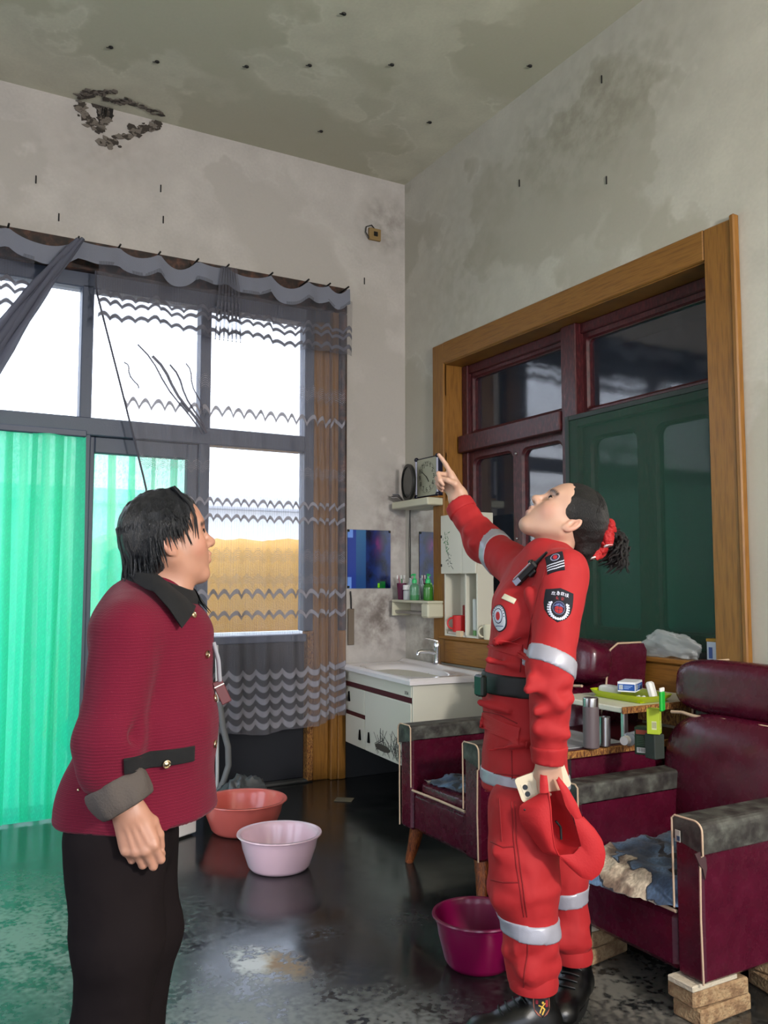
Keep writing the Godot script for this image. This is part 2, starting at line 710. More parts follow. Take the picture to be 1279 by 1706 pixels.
# ------------------------------------------------------------------ materials
func materials() -> void:
	var fine := ntex("fine", 0.05, [], 3, 5)
	var grit := ntex("grit", 0.2, [], 4, 3)
	var cloudy := ntex("cloudy", 0.012, [], 5, 5)
	M.fine = fine
	M.grit = grit
	M.cloudy = cloudy
	var grain := ntex("grain", 0.02, [[0.0, Color(0.42, 0.28, 0.115)], [0.35, Color(0.5, 0.34, 0.15)], [0.6, Color(0.55, 0.385, 0.18)], [1.0, Color(0.45, 0.3, 0.125)]], 8, 5)
	M.ochre = mat(Color(1.0, 0.98, 0.86), 0.42, {"tex": grain, "tri": Vector3(5.0, 0.35, 5.0), "bump": fine, "depth": 0.03})
	M.ochre_h = mat(Color(1.0, 0.98, 0.86), 0.42, {"tex": grain, "tri": Vector3(0.35, 6.0, 0.35), "bump": fine, "depth": 0.03})
	var worn := ntex("worn", 0.03, [[0.0, Color(0.2, 0.12, 0.05)], [0.4, Color(0.5, 0.3, 0.12)], [0.55, Color(0.78, 0.62, 0.36)], [0.7, Color(0.42, 0.24, 0.09)], [1.0, Color(0.85, 0.75, 0.55)]], 14, 5)
	M.worn = mat(Color(0.9, 0.85, 0.75), 0.75, {"tex": worn, "tri": Vector3(5, 1.6, 5), "bump": worn, "depth": 0.3})
	var mar := ntex("mar", 0.03, [[0.0, Color(0.16, 0.04, 0.06)], [0.5, Color(0.27, 0.08, 0.1)], [0.8, Color(0.34, 0.14, 0.15)], [1.0, Color(0.5, 0.38, 0.36)]], 21, 5)
	M.maroon = mat(Color(0.95, 0.95, 0.95), 0.38, {"tex": mar, "tri": Vector3(3, 1, 3), "bump": fine, "depth": 0.04})
	M.door_frame = mat(Color(0.29, 0.32, 0.39), 0.5, {"bump": fine, "depth": 0.03, "tri": 3.0})
	M.door_brown = mat(Color(0.42, 0.26, 0.2), 0.55, {"tex": cloudy, "tri": 2.0, "bump": fine, "depth": 0.05})
	M.panel_dark = mat(Color(0.1, 0.11, 0.14), 0.45, {"bump": fine, "depth": 0.05, "tri": 3.0})
	M.pane = mat(Color(0.9, 0.95, 1.0), 0.03, {"alpha": 0.06})
	M.pane_dusty = mat(Color(0.25, 0.3, 0.38), 0.06, {"alpha": 0.12, "spec": 0.7})
	var lth := ntex("leather", 0.008, [[0.0, Color(0.25, 0.04, 0.115)], [0.5, Color(0.275, 0.045, 0.125)], [0.85, Color(0.295, 0.055, 0.14)], [1.0, Color(0.33, 0.1, 0.17)]], 66, 5)
	M.leather = mat(Color.WHITE, 1.0, {"tex": lth, "bump": ntex("hide", 0.09, [], 31, 3), "depth": 0.02, "tri": 2.0, "rtex": ntex("hide_r", 0.02, [[0.0, Color(0.18, 0.18, 0.18)], [1.0, Color(0.36, 0.36, 0.36)]], 33, 4)})
	var rub := ntex("rub", 0.012, [[0.0, Color(0.12, 0.1, 0.1)], [0.5, Color(0.22, 0.215, 0.2)], [1.0, Color(0.36, 0.37, 0.34)]], 36, 5)
	M.leather_worn = mat(Color(1, 1, 1), 0.5, {"tex": rub, "tri": Vector3(2, 2, 2), "bump": fine, "depth": 0.12})
	M.piping = mat(Color(0.72, 0.62, 0.52), 0.6)
	M.leg_wood = mat(Color(0.75, 0.55, 0.45), 0.5, {"tex": worn, "tri": Vector3(8, 1.0, 8)})
	M.white_board = mat(Color(0.8, 0.79, 0.73), 0.4, {"bump": fine, "depth": 0.01, "tri": 2.0})
	M.ceramic = mat(Color(0.87, 0.85, 0.85), 0.12, {"coat": 0.5})
	M.stripe_dark = mat(Color(0.28, 0.07, 0.1), 0.4)
	M.chrome = mat(Color(0.85, 0.85, 0.86), 0.12, {"metal": 1.0})
	M.steel = mat(Color(0.7, 0.7, 0.7), 0.28, {"metal": 1.0})
	M.black = mat(Color(0.03, 0.03, 0.035), 0.5)
	M.dark = mat(Color(0.08, 0.08, 0.09), 0.7)
	M.white = mat(Color(0.86, 0.86, 0.85), 0.5)
	M.red_print = mat(Color(0.75, 0.08, 0.08), 0.35)
	M.clear = mat(Color(0.95, 0.97, 1.0), 0.05, {"alpha": 0.12})
	M.wire = mat(Color(0.04, 0.04, 0.05), 0.5)
	M.brick = mat(Color(0.9, 0.86, 0.8), 0.9, {"tex": ntex("brick", 0.012, [[0.0, Color(0.48, 0.38, 0.29)], [0.4, Color(0.6, 0.5, 0.39)], [0.65, Color(0.7, 0.62, 0.5)], [1.0, Color(0.55, 0.44, 0.33)]], 41, 5), "tri": 3.0, "bump": fine, "depth": 0.4})
	M.concrete_out = mat(Color(0.7, 0.7, 0.68), 0.9, {"bump": fine, "depth": 0.1, "tri": 1.0, "world": true})

# ------------------------------------------------------------------ the room
func wall_picture(w: int, h: int, size: Vector2, base: Color, damp: Color, pale: Color, sd: int, amount: float, smudges: Array) -> ImageTexture:
	var im := Image.create(w, h, false, Image.FORMAT_RGB8)
	var n1 := noise(0.55, sd, 3)
	var n2 := noise(3.0, sd + 1, 5)
	var n3 := noise(9.0, sd + 2, 5)
	var n4 := noise(45.0, sd + 3, 3)
	for y in h:
		for x in w:
			var p := Vector2(x * size.x / w, y * size.y / h)
			var a := n2.get_noise_2dv(p)
			var q := n1.get_noise_2d(p.x + a * 0.25, p.y + a * 0.18) + amount
			var c := base * (1.0 + 0.06 * a + 0.03 * n4.get_noise_2dv(p))
			c = c.lerp(damp, clampf(q * 9.0, 0.0, 1.0) * (0.6 + 0.25 * a))
			var edge := 1.0 - absf(q - 0.01 - a * 0.03) / (0.016 + 0.012 * maxf(a, 0.0))
			if edge > 0.0:
				c = c.lerp(pale, edge * 0.55 * clampf(0.4 + n1.get_noise_2d(p.x * 2.0 + 9.0, p.y * 2.0) * 3.0, 0.0, 1.0))
			for s in smudges:
				var dd: float = ((p - s[0]) / s[1]).length()
				if dd < 1.0:
					c = c.lerp(s[2], pow(1.0 - dd, 0.8) * s[3] * clampf(0.45 + 0.7 * n3.get_noise_2dv(p) + 0.7 * a + 0.35 * n4.get_noise_2dv(p), 0.0, 1.0))
			im.set_pixel(x, y, Color(clampf(c.r, 0, 1), clampf(c.g, 0, 1), clampf(c.b, 0, 1)))
	return tex(im)

# wall made of blocks round its openings; u runs along the wall, faces carry uv over the whole wall
func wall(called: String, length: float, height: float, holes: Array, xf: Transform3D, thick: float, m: Material) -> void:
	var us := [0.0, length]
	var vs := [0.0, height]
	for h in holes:
		us.append_array([h[0], h[2]])
		vs.append_array([h[1], h[3]])
	us.sort()
	vs.sort()
	var b := MB.new()
	b.xf = xf
	for i in us.size() - 1:
		for j in vs.size() - 1:
			if us[i + 1] - us[i] < 0.001 or vs[j + 1] - vs[j] < 0.001:
				continue
			var c := Vector2((us[i] + us[i + 1]) / 2, (vs[j] + vs[j + 1]) / 2)
			var open := false
			for h in holes:
				if c.x > h[0] and c.x < h[2] and c.y > h[1] and c.y < h[3]:
					open = true
			if open:
				continue
			var at := b.v.size()
			b.box(Vector3(c.x, c.y, -thick / 2), Vector3(us[i + 1] - us[i], vs[j + 1] - vs[j], thick), 0.0)
			for k in range(at, b.v.size()):
				var p := xf.affine_inverse() * b.v[k]
				b.uv[k] = Vector2(p.x / length, 1.0 - p.y / height)
	struct(called, b, m)

const CEIL := 4.29
const ROOM_X := 6.4
const ROOM_Z := 8.2

func room() -> void:
	var plaster := Color(0.66, 0.645, 0.615)
	var bmp: Texture2D = M.fine
	# wall_back: z = 0, u runs from the far left end (x = -ROOM_X) to the corner
	var ta := wall_picture(768, 512, Vector2(ROOM_X, CEIL), Color(0.735, 0.715, 0.7), Color(0.68, 0.66, 0.64), Color(0.75, 0.74, 0.72), 11, -0.2, [
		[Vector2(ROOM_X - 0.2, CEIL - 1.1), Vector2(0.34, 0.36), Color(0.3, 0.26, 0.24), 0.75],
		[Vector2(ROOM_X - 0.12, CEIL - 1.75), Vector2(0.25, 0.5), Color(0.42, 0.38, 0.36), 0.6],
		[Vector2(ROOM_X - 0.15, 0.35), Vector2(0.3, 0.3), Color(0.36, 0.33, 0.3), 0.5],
		[Vector2(ROOM_X - 2.15, 0.28), Vector2(0.5, 0.3), Color(0.5, 0.45, 0.42), 0.3]])
	M.wall_a = mat(Color.WHITE, 0.85, {"tex": ta, "bump": bmp, "depth": 0.0})
	M.wall_a.heightmap_enabled = false
	M.wall_a.texture_repeat = false
	wall("wall_back", ROOM_X, CEIL, [[ROOM_X - 3.75, 0.0, ROOM_X - 0.55, 3.3]], Transform3D(Basis.IDENTITY, Vector3(-ROOM_X, 0, 0)), 0.24, M.wall_a)
	# wall_right: x = 0, u runs from the corner towards the camera
	var tb := wall_picture(768, 512, Vector2(ROOM_Z, CEIL), Color(0.75, 0.735, 0.69), Color(0.665, 0.645, 0.585), Color(0.8, 0.79, 0.75), 27, -0.03, [
		[Vector2(0.7, 0.95), Vector2(0.75, 1.1), Color(0.56, 0.54, 0.47), 0.4],
		[Vector2(2.0, 0.4), Vector2(1.0, 0.5), Color(0.48, 0.46, 0.4), 0.5],
		[Vector2(0.3, CEIL - 1.0), Vector2(0.4, 0.3), Color(0.35, 0.3, 0.27), 0.6]])
	M.wall_b = mat(Color.WHITE, 0.85, {"tex": tb})
	M.wall_b.texture_repeat = false
	wall("wall_right", ROOM_Z, CEIL, [[0.55, 0.98, 2.73, 2.805]], Transform3D(Basis(Vector3(0, 0, 1), Vector3.UP, Vector3(-1, 0, 0)), Vector3.ZERO), 0.26, M.wall_b)
	M.wall_c = mat(plaster, 0.88, {"bump": bmp, "depth": 0.05, "tri": 1.0})
	wall("wall_left", ROOM_Z, CEIL, [[2.2, 0.8, 4.4, 3.3], [5.2, 0.8, 7.4, 3.3]], Transform3D(Basis(Vector3(0, 0, -1), Vector3.UP, Vector3(1, 0, 0)), Vector3(-ROOM_X, 0, ROOM_Z)), 0.24, M.wall_c)
	wall("wall_front", ROOM_X, CEIL, [[0.7, 0.7, 2.9, 3.4], [3.5, 0.0, 5.9, 3.4]], Transform3D(Basis(Vector3(-1, 0, 0), Vector3.UP, Vector3(0, 0, -1)), Vector3(0, 0, ROOM_Z)), 0.24, M.wall_c)
	# ceiling
	var tc := wall_picture(768, 768, Vector2(ROOM_X, ROOM_Z), Color(0.76, 0.75, 0.68), Color(0.67, 0.66, 0.58), Color(0.84, 0.83, 0.77), 57, 0.02, [])
	M.ceil = mat(Color.WHITE, 0.88, {"tex": tc})
	M.ceil.texture_repeat = false
	var b := MB.new()
	b.box(Vector3(-ROOM_X / 2, CEIL + 0.1, ROOM_Z / 2), Vector3(ROOM_X + 0.5, 0.2, ROOM_Z + 0.5), 0.0)
	for k in b.v.size():
		b.uv[k] = Vector2(-b.v[k].x / ROOM_X, b.v[k].z / ROOM_Z)
	struct("ceiling", b, M.ceil)
	floor_()
	# plain frames in the openings added behind the viewer to let daylight in
	for q in [["window_2", Vector3(-ROOM_X - 0.12, 0, 0), Vector3(0, 0, 1), ROOM_Z - 4.4, ROOM_Z - 2.2, 0.8, 3.3], ["window_3", Vector3(-ROOM_X - 0.12, 0, 0), Vector3(0, 0, 1), ROOM_Z - 7.4, ROOM_Z - 5.2, 0.8, 3.3], ["window_4", Vector3(0, 0, ROOM_Z + 0.12), Vector3(-1, 0, 0), 0.7, 2.9, 0.7, 3.4], ["door_2", Vector3(0, 0, ROOM_Z + 0.12), Vector3(-1, 0, 0), 3.5, 5.9, 0.0, 3.4]]:
		var fr := Node3D.new()
		add_child(fr)
		fr.name = q[0]
		fr.set_meta("kind", "structure")
		var along: Vector3 = q[2]
		var put := func(called: String, a0: float, a1: float, y0: float, y1: float) -> void:
			var c: Vector3 = q[1] + along * (a0 + a1) * 0.5 + Vector3(0, (y0 + y1) * 0.5, 0)
			var s := along.abs() * absf(a1 - a0) + Vector3(0, y1 - y0, 0) + (Vector3(0.06, 0, 0.06) - along.abs() * 0.06)
			obj(called, mb_box(c, s, 0.005), M.door_frame, fr)
		for a: float in [q[3], (q[3] + q[4]) * 0.5 - 0.03, q[4] - 0.06]:
			put.call("post", a, a + 0.06, q[5], q[6])
		for y: float in [q[6] - 0.06, 2.4]:
			put.call("rail", q[3], q[4], y, y + 0.06)
	var bb := mat(Color(0.16, 0.165, 0.17), 0.6, {"bump": M.fine, "depth": 0.05, "tri": 2.0})  # dark strips standing in for the shade at the wall foot
	struct("shade_strip_back", between(Vector3(-0.49, 0, 0), Vector3(0, 0.3, 0.012), 0.003), bb)
	struct("shade_strip_right", between(Vector3(-0.012, 0, 0.012), Vector3(0, 0.3, ROOM_Z), 0.003), bb)
	# the neighbouring dark room behind the wooden window
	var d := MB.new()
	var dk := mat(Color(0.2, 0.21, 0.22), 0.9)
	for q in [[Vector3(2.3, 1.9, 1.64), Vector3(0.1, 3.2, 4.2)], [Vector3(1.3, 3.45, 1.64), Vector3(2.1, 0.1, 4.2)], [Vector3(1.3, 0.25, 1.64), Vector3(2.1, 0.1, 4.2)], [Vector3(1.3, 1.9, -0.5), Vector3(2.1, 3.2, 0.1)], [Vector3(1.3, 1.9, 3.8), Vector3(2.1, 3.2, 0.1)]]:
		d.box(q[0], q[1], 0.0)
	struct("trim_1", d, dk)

func floor_() -> void:
	# a wet dark cement floor; scuffed pale and ochre marks are worn into it; the widest also carries green curtain light in its colour
	var w := 900
	var h := 1200
	var lo := Vector2(-3.4, -0.3)
	var size := Vector2(3.6, 5.0)
	var im := Image.create(w, h, false, Image.FORMAT_RGB8)
	var ro := Image.create(w, h, false, Image.FORMAT_RGB8)
	var n1 := noise(0.9, 71, 4)
	var n2 := noise(5.0, 72, 5)
	var n3 := noise(30.0, 73, 3)
	var marks := [[Vector3(-2.035, 0.000, 2.401), Vector2(0.13, 0.2), Color(0.74, 0.75, 0.75), 2.6], [Vector3(-1.956, 0.000, 2.473), Vector2(0.1, 0.16), Color(0.5, 0.38, 0.2), 2.0], [Vector3(-1.043, 0.000, 3.140), Vector2(0.4, 0.6), Color(0.42, 0.41, 0.38), 1.5], [Vector3(-1.907, 0.000, 3.006), Vector2(0.5, 0.32), Color(0.4, 0.41, 0.4), 1.5], [Vector3(-2.270, 0.000, 2.762), Vector2(0.6, 0.42), Color(0.42, 0.44, 0.42), 1.5], [Vector3(-2.725, 0.000, 1.749), Vector2(0.85, 1.1), Color(0.47, 0.54, 0.5), 1.3], [Vector3(-1.721, 0.000, 2.281), Vector2(0.14, 0.1), Color(0.22, 0.22, 0.21), 0.8], [Vector3(-1.366, 0.000, 2.313), Vector2(0.2, 0.2), Color(0.2, 0.2, 0.2), 0.7]]
	for y in h:
		for x in w:
			var p := lo + Vector2(x * size.x / w, y * size.y / h)
			var a := n2.get_noise_2dv(p)
			var f := n3.get_noise_2dv(p)
			var b := n1.get_noise_2d(p.x + 0.1 * a, p.y)
			var c := Color(0.125, 0.13, 0.13) * (1.0 + 0.35 * b + 0.3 * a + 0.15 * f)
			var r := 0.17 + 0.12 * b + 0.08 * a
			for m in marks:
				var q := (p - Vector2(m[0].x, m[0].z)) / (m[1] as Vector2)
				var dd := q.length() + a * 0.5
				if dd < 1.0:
					var s := clampf((1.0 - dd) * 1.5 * (0.48 + 0.9 * a + 0.6 * f) * m[3], 0.0, 1.0)
					c = c.lerp(m[2], s)
					r = lerpf(r, 0.42, s)
			im.set_pixel(x, y, Color(clampf(c.r, 0, 1), clampf(c.g, 0, 1), clampf(c.b, 0, 1)))
			r = clampf(r, 0.07, 0.8)
			ro.set_pixel(x, y, Color(r, r, r))
	var m := mat(Color.WHITE, 1.0, {"tex": tex(im), "rtex": tex(ro)})
	m.texture_repeat = false
	m.metallic_specular = 0.6
	m.normal_enabled = false
	var b := MB.new()
	b.box(Vector3(-ROOM_X / 2, -0.1, ROOM_Z / 2), Vector3(ROOM_X + 0.5, 0.2, ROOM_Z + 0.5), 0.0)
	for k in b.v.size():
		b.uv[k] = Vector2((b.v[k].x - lo.x) / size.x, (b.v[k].z - lo.y) / size.y)
	struct("floor", b, m)

# ------------------------------------------------------------------ window in the right wall
func bar(root: Node, called: String, lo: Vector3, hi: Vector3, m: Material, bv := 0.006) -> void:
	obj(called, between(lo, hi, bv), m, root)

# a sash: frame with a round-cornered opening, in the plane x, from (z0, y0) to (z1, y1)
func sash(root: Node, x: float, z0: float, y0: float, z1: float, y1: float, rim: float, r: float, m: Material, glass: Material) -> void:
	var b := MB.new()
	var f := func(inset: float, rr: float) -> Array:
		var out := []
		for q in [[1, 1], [-1, 1], [-1, -1], [1, -1]]:
			var rad := rr if q[1] > 0 else rr * 0.6
			var c := Vector2((z0 + z1) / 2 + q[0] * ((z1 - z0) / 2 - inset - rad), (y0 + y1) / 2 + q[1] * ((y1 - y0) / 2 - inset - rad))
			var a0 := atan2(q[1], q[0]) - PI / 4
			for k in 7:
				out.append(c + Vector2(cos(a0 + k * PI / 12), sin(a0 + k * PI / 12)) * rad)
		return out
	var rings := [[f.call(0.0, 0.001), 0.0], [f.call(0.0, 0.001), -0.035], [f.call(rim - 0.014, r * 1.05), -0.035], [f.call(rim - 0.004, r), -0.022], [f.call(rim, r), -0.02], [f.call(rim, r), 0.01]]
	for k in rings.size() - 1:
		var ra: Array = rings[k][0]
		var rb: Array = rings[k + 1][0]
		var xa: float = x + rings[k][1]
		var xb: float = x + rings[k + 1][1]
		b.grid(28, 1, func(u: float, v: float):
			var i := int(round(u * 28)) % 28
			var p: Vector2 = ra[i] if v < 0.5 else rb[i]
			return Vector3(xa if v < 0.5 else xb, p.y, p.x))
	var o := obj("sash", b, m, root)
	obj("pane", between(Vector3(x - 0.004, y0 + rim * 0.7, z0 + rim * 0.7), Vector3(x, y1 - rim * 0.7, z1 - rim * 0.7), 0.0), glass, o)

func window_wood() -> void:
	var w := Node3D.new()
	add_child(w)
	w.name = "window_1"
	w.set_meta("kind", "structure")
	# ochre casing on the wall face and lining of the reveal
	bar(w, "casing", Vector3(-0.03, 0.80, 0.417), Vector3(0, 2.95, 0.553), M.ochre)
	bar(w, "casing", Vector3(-0.03, 0.80, 2.727), Vector3(0, 2.95, 2.875), M.ochre)
	bar(w, "casing_edge", Vector3(-0.037, 0.80, 2.872), Vector3(0.0, 2.965, 2.9), M.ochre)
	bar(w, "casing", Vector3(-0.031, 2.805, 0.553), Vector3(0, 2.952, 2.727), M.ochre_h)
	bar(w, "casing", Vector3(-0.031, 0.80, 0.553), Vector3(0, 0.955, 2.727), M.ochre_h)
	bar(w, "window_board", Vector3(-0.045, 0.955, 0.5), Vector3(0.25, 0.98, 2.78), M.ochre_h)
	bar(w, "lining", Vector3(-0.02, 0.98, 0.535), Vector3(0.14, 2.81, 0.553), M.ochre)
	bar(w, "lining", Vector3(-0.02, 0.98, 2.727), Vector3(0.14, 2.81, 2.745), M.ochre)
	bar(w, "lining", Vector3(-0.02, 2.8, 0.553), Vector3(0.14, 2.82, 2.727), M.ochre_h)
	# maroon frame
	var m: Material = M.maroon
	bar(w, "frame_post", Vector3(0.12, 0.98, 0.553), Vector3(0.24, 2.8, 0.62), m)
	bar(w, "frame_post", Vector3(0.12, 0.98, 2.665), Vector3(0.24, 2.8, 2.727), m)
	bar(w, "mullion", Vector3(0.09, 0.98, 1.6), Vector3(0.24, 2.8, 1.725), m)
	bar(w, "transom", Vector3(0.075, 2.2, 0.57), Vector3(0.24, 2.315, 1.6), m)
	bar(w, "transom", Vector3(0.09, 2.2, 1.725), Vector3(0.24, 2.275, 2.727), m)
	bar(w, "frame_head", Vector3(0.13, 2.74, 0.62), Vector3(0.24, 2.8, 2.727), m)
	bar(w, "frame_foot", Vector3(0.13, 0.98, 0.553), Vector3(0.24, 1.02, 2.727), m)
	sash(w, 0.185, 0.62, 2.315, 1.6, 2.74, 0.035, 0.02, m, M.pane_dusty)
	sash(w, 0.185, 1.725, 2.275, 2.665, 2.74, 0.04, 0.025, m, M.pane_dusty)
	sash(w, 0.17, 0.62, 1.02, 1.135, 2.2, 0.055, 0.05, m, M.pane_dusty)
	sash(w, 0.17, 1.135, 1.02, 1.6, 2.2, 0.055, 0.05, m, M.pane_dusty)
	sash(w, 0.17, 1.725, 1.02, 2.195, 2.2, 0.075, 0.05, m, M.pane_dusty)
	sash(w, 0.17, 2.195, 1.02, 2.665, 2.2, 0.075, 0.05, m, M.pane_dusty)
	for q in [Vector3(0.13, 2.13, 1.128), Vector3(0.13, 1.6, 1.128)]:
		var kb := MB.new()
		kb.ball(q, Vector3(0.008, 0.008, 0.008), 8, 6)
		obj("catch", kb, M.steel, w)
	# green fly screen before the right-hand casements
	var scr := mat(Color(0.06, 0.27, 0.19), 0.55, {"alpha": 0.42})
	var sf := mat(Color(0.09, 0.14, 0.115), 0.5, {"bump": M.fine, "depth": 0.03, "tri": 4.0})
	var s := thing("fly_screen", "dark green framed fly screen covering the lower right window casements", "screen", Vector3(0.085, 0.98, 1.64))
	obj("mesh_panel", between(Vector3(-0.002, 0.0, 0.0), Vector3(0.0, 1.275, 1.08), 0.0), scr, s)
	for q in [[Vector3(-0.006, 0, 0), Vector3(0.004, 1.29, 0.03)], [Vector3(-0.006, 0, 1.055), Vector3(0.004, 1.29, 1.085)], [Vector3(-0.006, 1.262, 0.03), Vector3(0.004, 1.29, 1.055)], [Vector3(-0.006, 0, 0.03), Vector3(0.004, 0.03, 1.055)]]:
		obj("screen_frame", between(q[0], q[1], 0.002), sf, s)

# ------------------------------------------------------------------ glazed door front in the back wall
func door_wall() -> void:
	var w := Node3D.new()
	add_child(w)
	w.name = "door_1"
	w.set_meta("kind", "structure")
	var g: Material = M.door_frame
	bar(w, "casing", Vector3(-3.82, 3.22, -0.02), Vector3(-0.49, 3.405, 0.03), M.door_brown)
	bar(w, "casing", Vector3(-0.545, 1.0, -0.02), Vector3(-0.49, 3.22, 0.03), M.door_brown)
	bar(w, "casing", Vector3(-0.55, 0.0, -0.02), Vector3(-0.49, 1.0, 0.028), M.ochre)
	bar(w, "lining", Vector3(-0.6, 0.0, -0.24), Vector3(-0.55, 3.3, 0.02), M.ochre)
	bar(w, "jamb", Vector3(-0.72, 0.0, -0.12), Vector3(-0.6, 3.25, -0.02), M.ochre)
	bar(w, "worn_post", Vector3(-0.765, 0.0, -0.1), Vector3(-0.72, 1.0, 0.0), M.worn)
	bar(w, "post", Vector3(-0.79, 1.0, -0.12), Vector3(-0.72, 3.25, -0.02), g)
	bar(w, "mullion", Vector3(-1.53, 0.0, -0.12), Vector3(-1.46, 3.15, -0.02), g)
	bar(w, "mullion", Vector3(-2.275, 0.0, -0.12), Vector3(-2.205, 3.15, -0.02), g)
	bar(w, "mullion", Vector3(-3.1, 0.0, -0.12), Vector3(-3.03, 3.15, -0.02), g)
	bar(w, "head", Vector3(-3.75, 3.13, -0.14), Vector3(-0.6, 3.3, -0.02), g)
	bar(w, "transom", Vector3(-3.75, 2.22, -0.13), Vector3(-0.79, 2.33, -0.015), g)
	bar(w, "rail", Vector3(-1.46, 0.93, -0.12), Vector3(-0.765, 0.98, -0.02), g)
	bar(w, "kick_panel", Vector3(-1.46, 0.02, -0.1), Vector3(-0.765, 0.93, -0.06), M.panel_dark)
	bar(w, "threshold", Vector3(-3.75, 0.0, -0.2), Vector3(-0.72, 0.018, 0.0), mat(Color(0.25, 0.25, 0.25), 0.6))
	# door leaf between the mullions
	bar(w, "door_stile", Vector3(-2.205, 0.03, -0.11), Vector3(-2.175, 2.22, -0.05), g)
	bar(w, "door_stile", Vector3(-1.6, 0.03, -0.11), Vector3(-1.53, 2.22, -0.05), g)
	bar(w, "door_rail", Vector3(-2.175, 2.12, -0.11), Vector3(-1.6, 2.22, -0.05), g)
	bar(w, "door_rail", Vector3(-2.175, 0.03, -0.11), Vector3(-1.6, 0.8, -0.05), M.panel_dark)
	for q in [[-3.03, -2.275], [-2.205, -1.53], [-1.46, -0.79]]:
		bar(w, "pane", Vector3(q[0], 2.33, -0.075), Vector3(q[1], 3.13, -0.07), M.pane, 0.0)
	bar(w, "pane", Vector3(-1.46, 0.98, -0.075), Vector3(-0.79, 2.22, -0.07), M.pane, 0.0)
	bar(w, "pane", Vector3(-2.175, 0.8, -0.08), Vector3(-1.6, 2.12, -0.075), M.pane, 0.0)
	bar(w, "casing", Vector3(-3.82, 0, -0.02), Vector3(-3.75, 3.22, 0.03), M.door_brown)
	bar(w, "pane", Vector3(-3.75, 2.33, -0.075), Vector3(-3.1, 3.13, -0.07), M.pane, 0.0)

func lace_image(w: int, h: int, hgt: float, wid: float, rows: Array, base: float) -> ImageTexture:
	var im := Image.create(w, h, false, Image.FORMAT_RGBA8)
	var nz := noise(0.05, 5, 3)
	for y in h:
		var yy := hgt * (1.0 - float(y) / h)
		for x in w:
			var xx := wid * x / w
			var a := base + 0.05 * sin(xx * 420.0) + 0.06 * nz.get_noise_2d(x * 3.0, y * 0.15)
			for r in rows:
				var wave: float = absf(sin(xx * PI / r[3]))
				var e: float = (yy - r[0] - (wave - 0.5) * r[4]) / r[1]
				if r[2] < 0.0:
					# a fan of fine threads
					if absf(e) < 3.0 and absf(fposmod(e, 1.0) - 0.5) > 0.38:
						a = maxf(a, -r[2])
				elif e > -1.0 and e < 1.0:
					var s: float = 1.0 - absf(e) if e < 0.0 else 1.0 - e
					a = maxf(a, base + (r[2] - base) * smoothstep(0.0, 0.55, s))
			im.set_pixel(x, y, Color(1, 1, 1, clampf(a, 0.0, 1.0)))
	return tex(im)

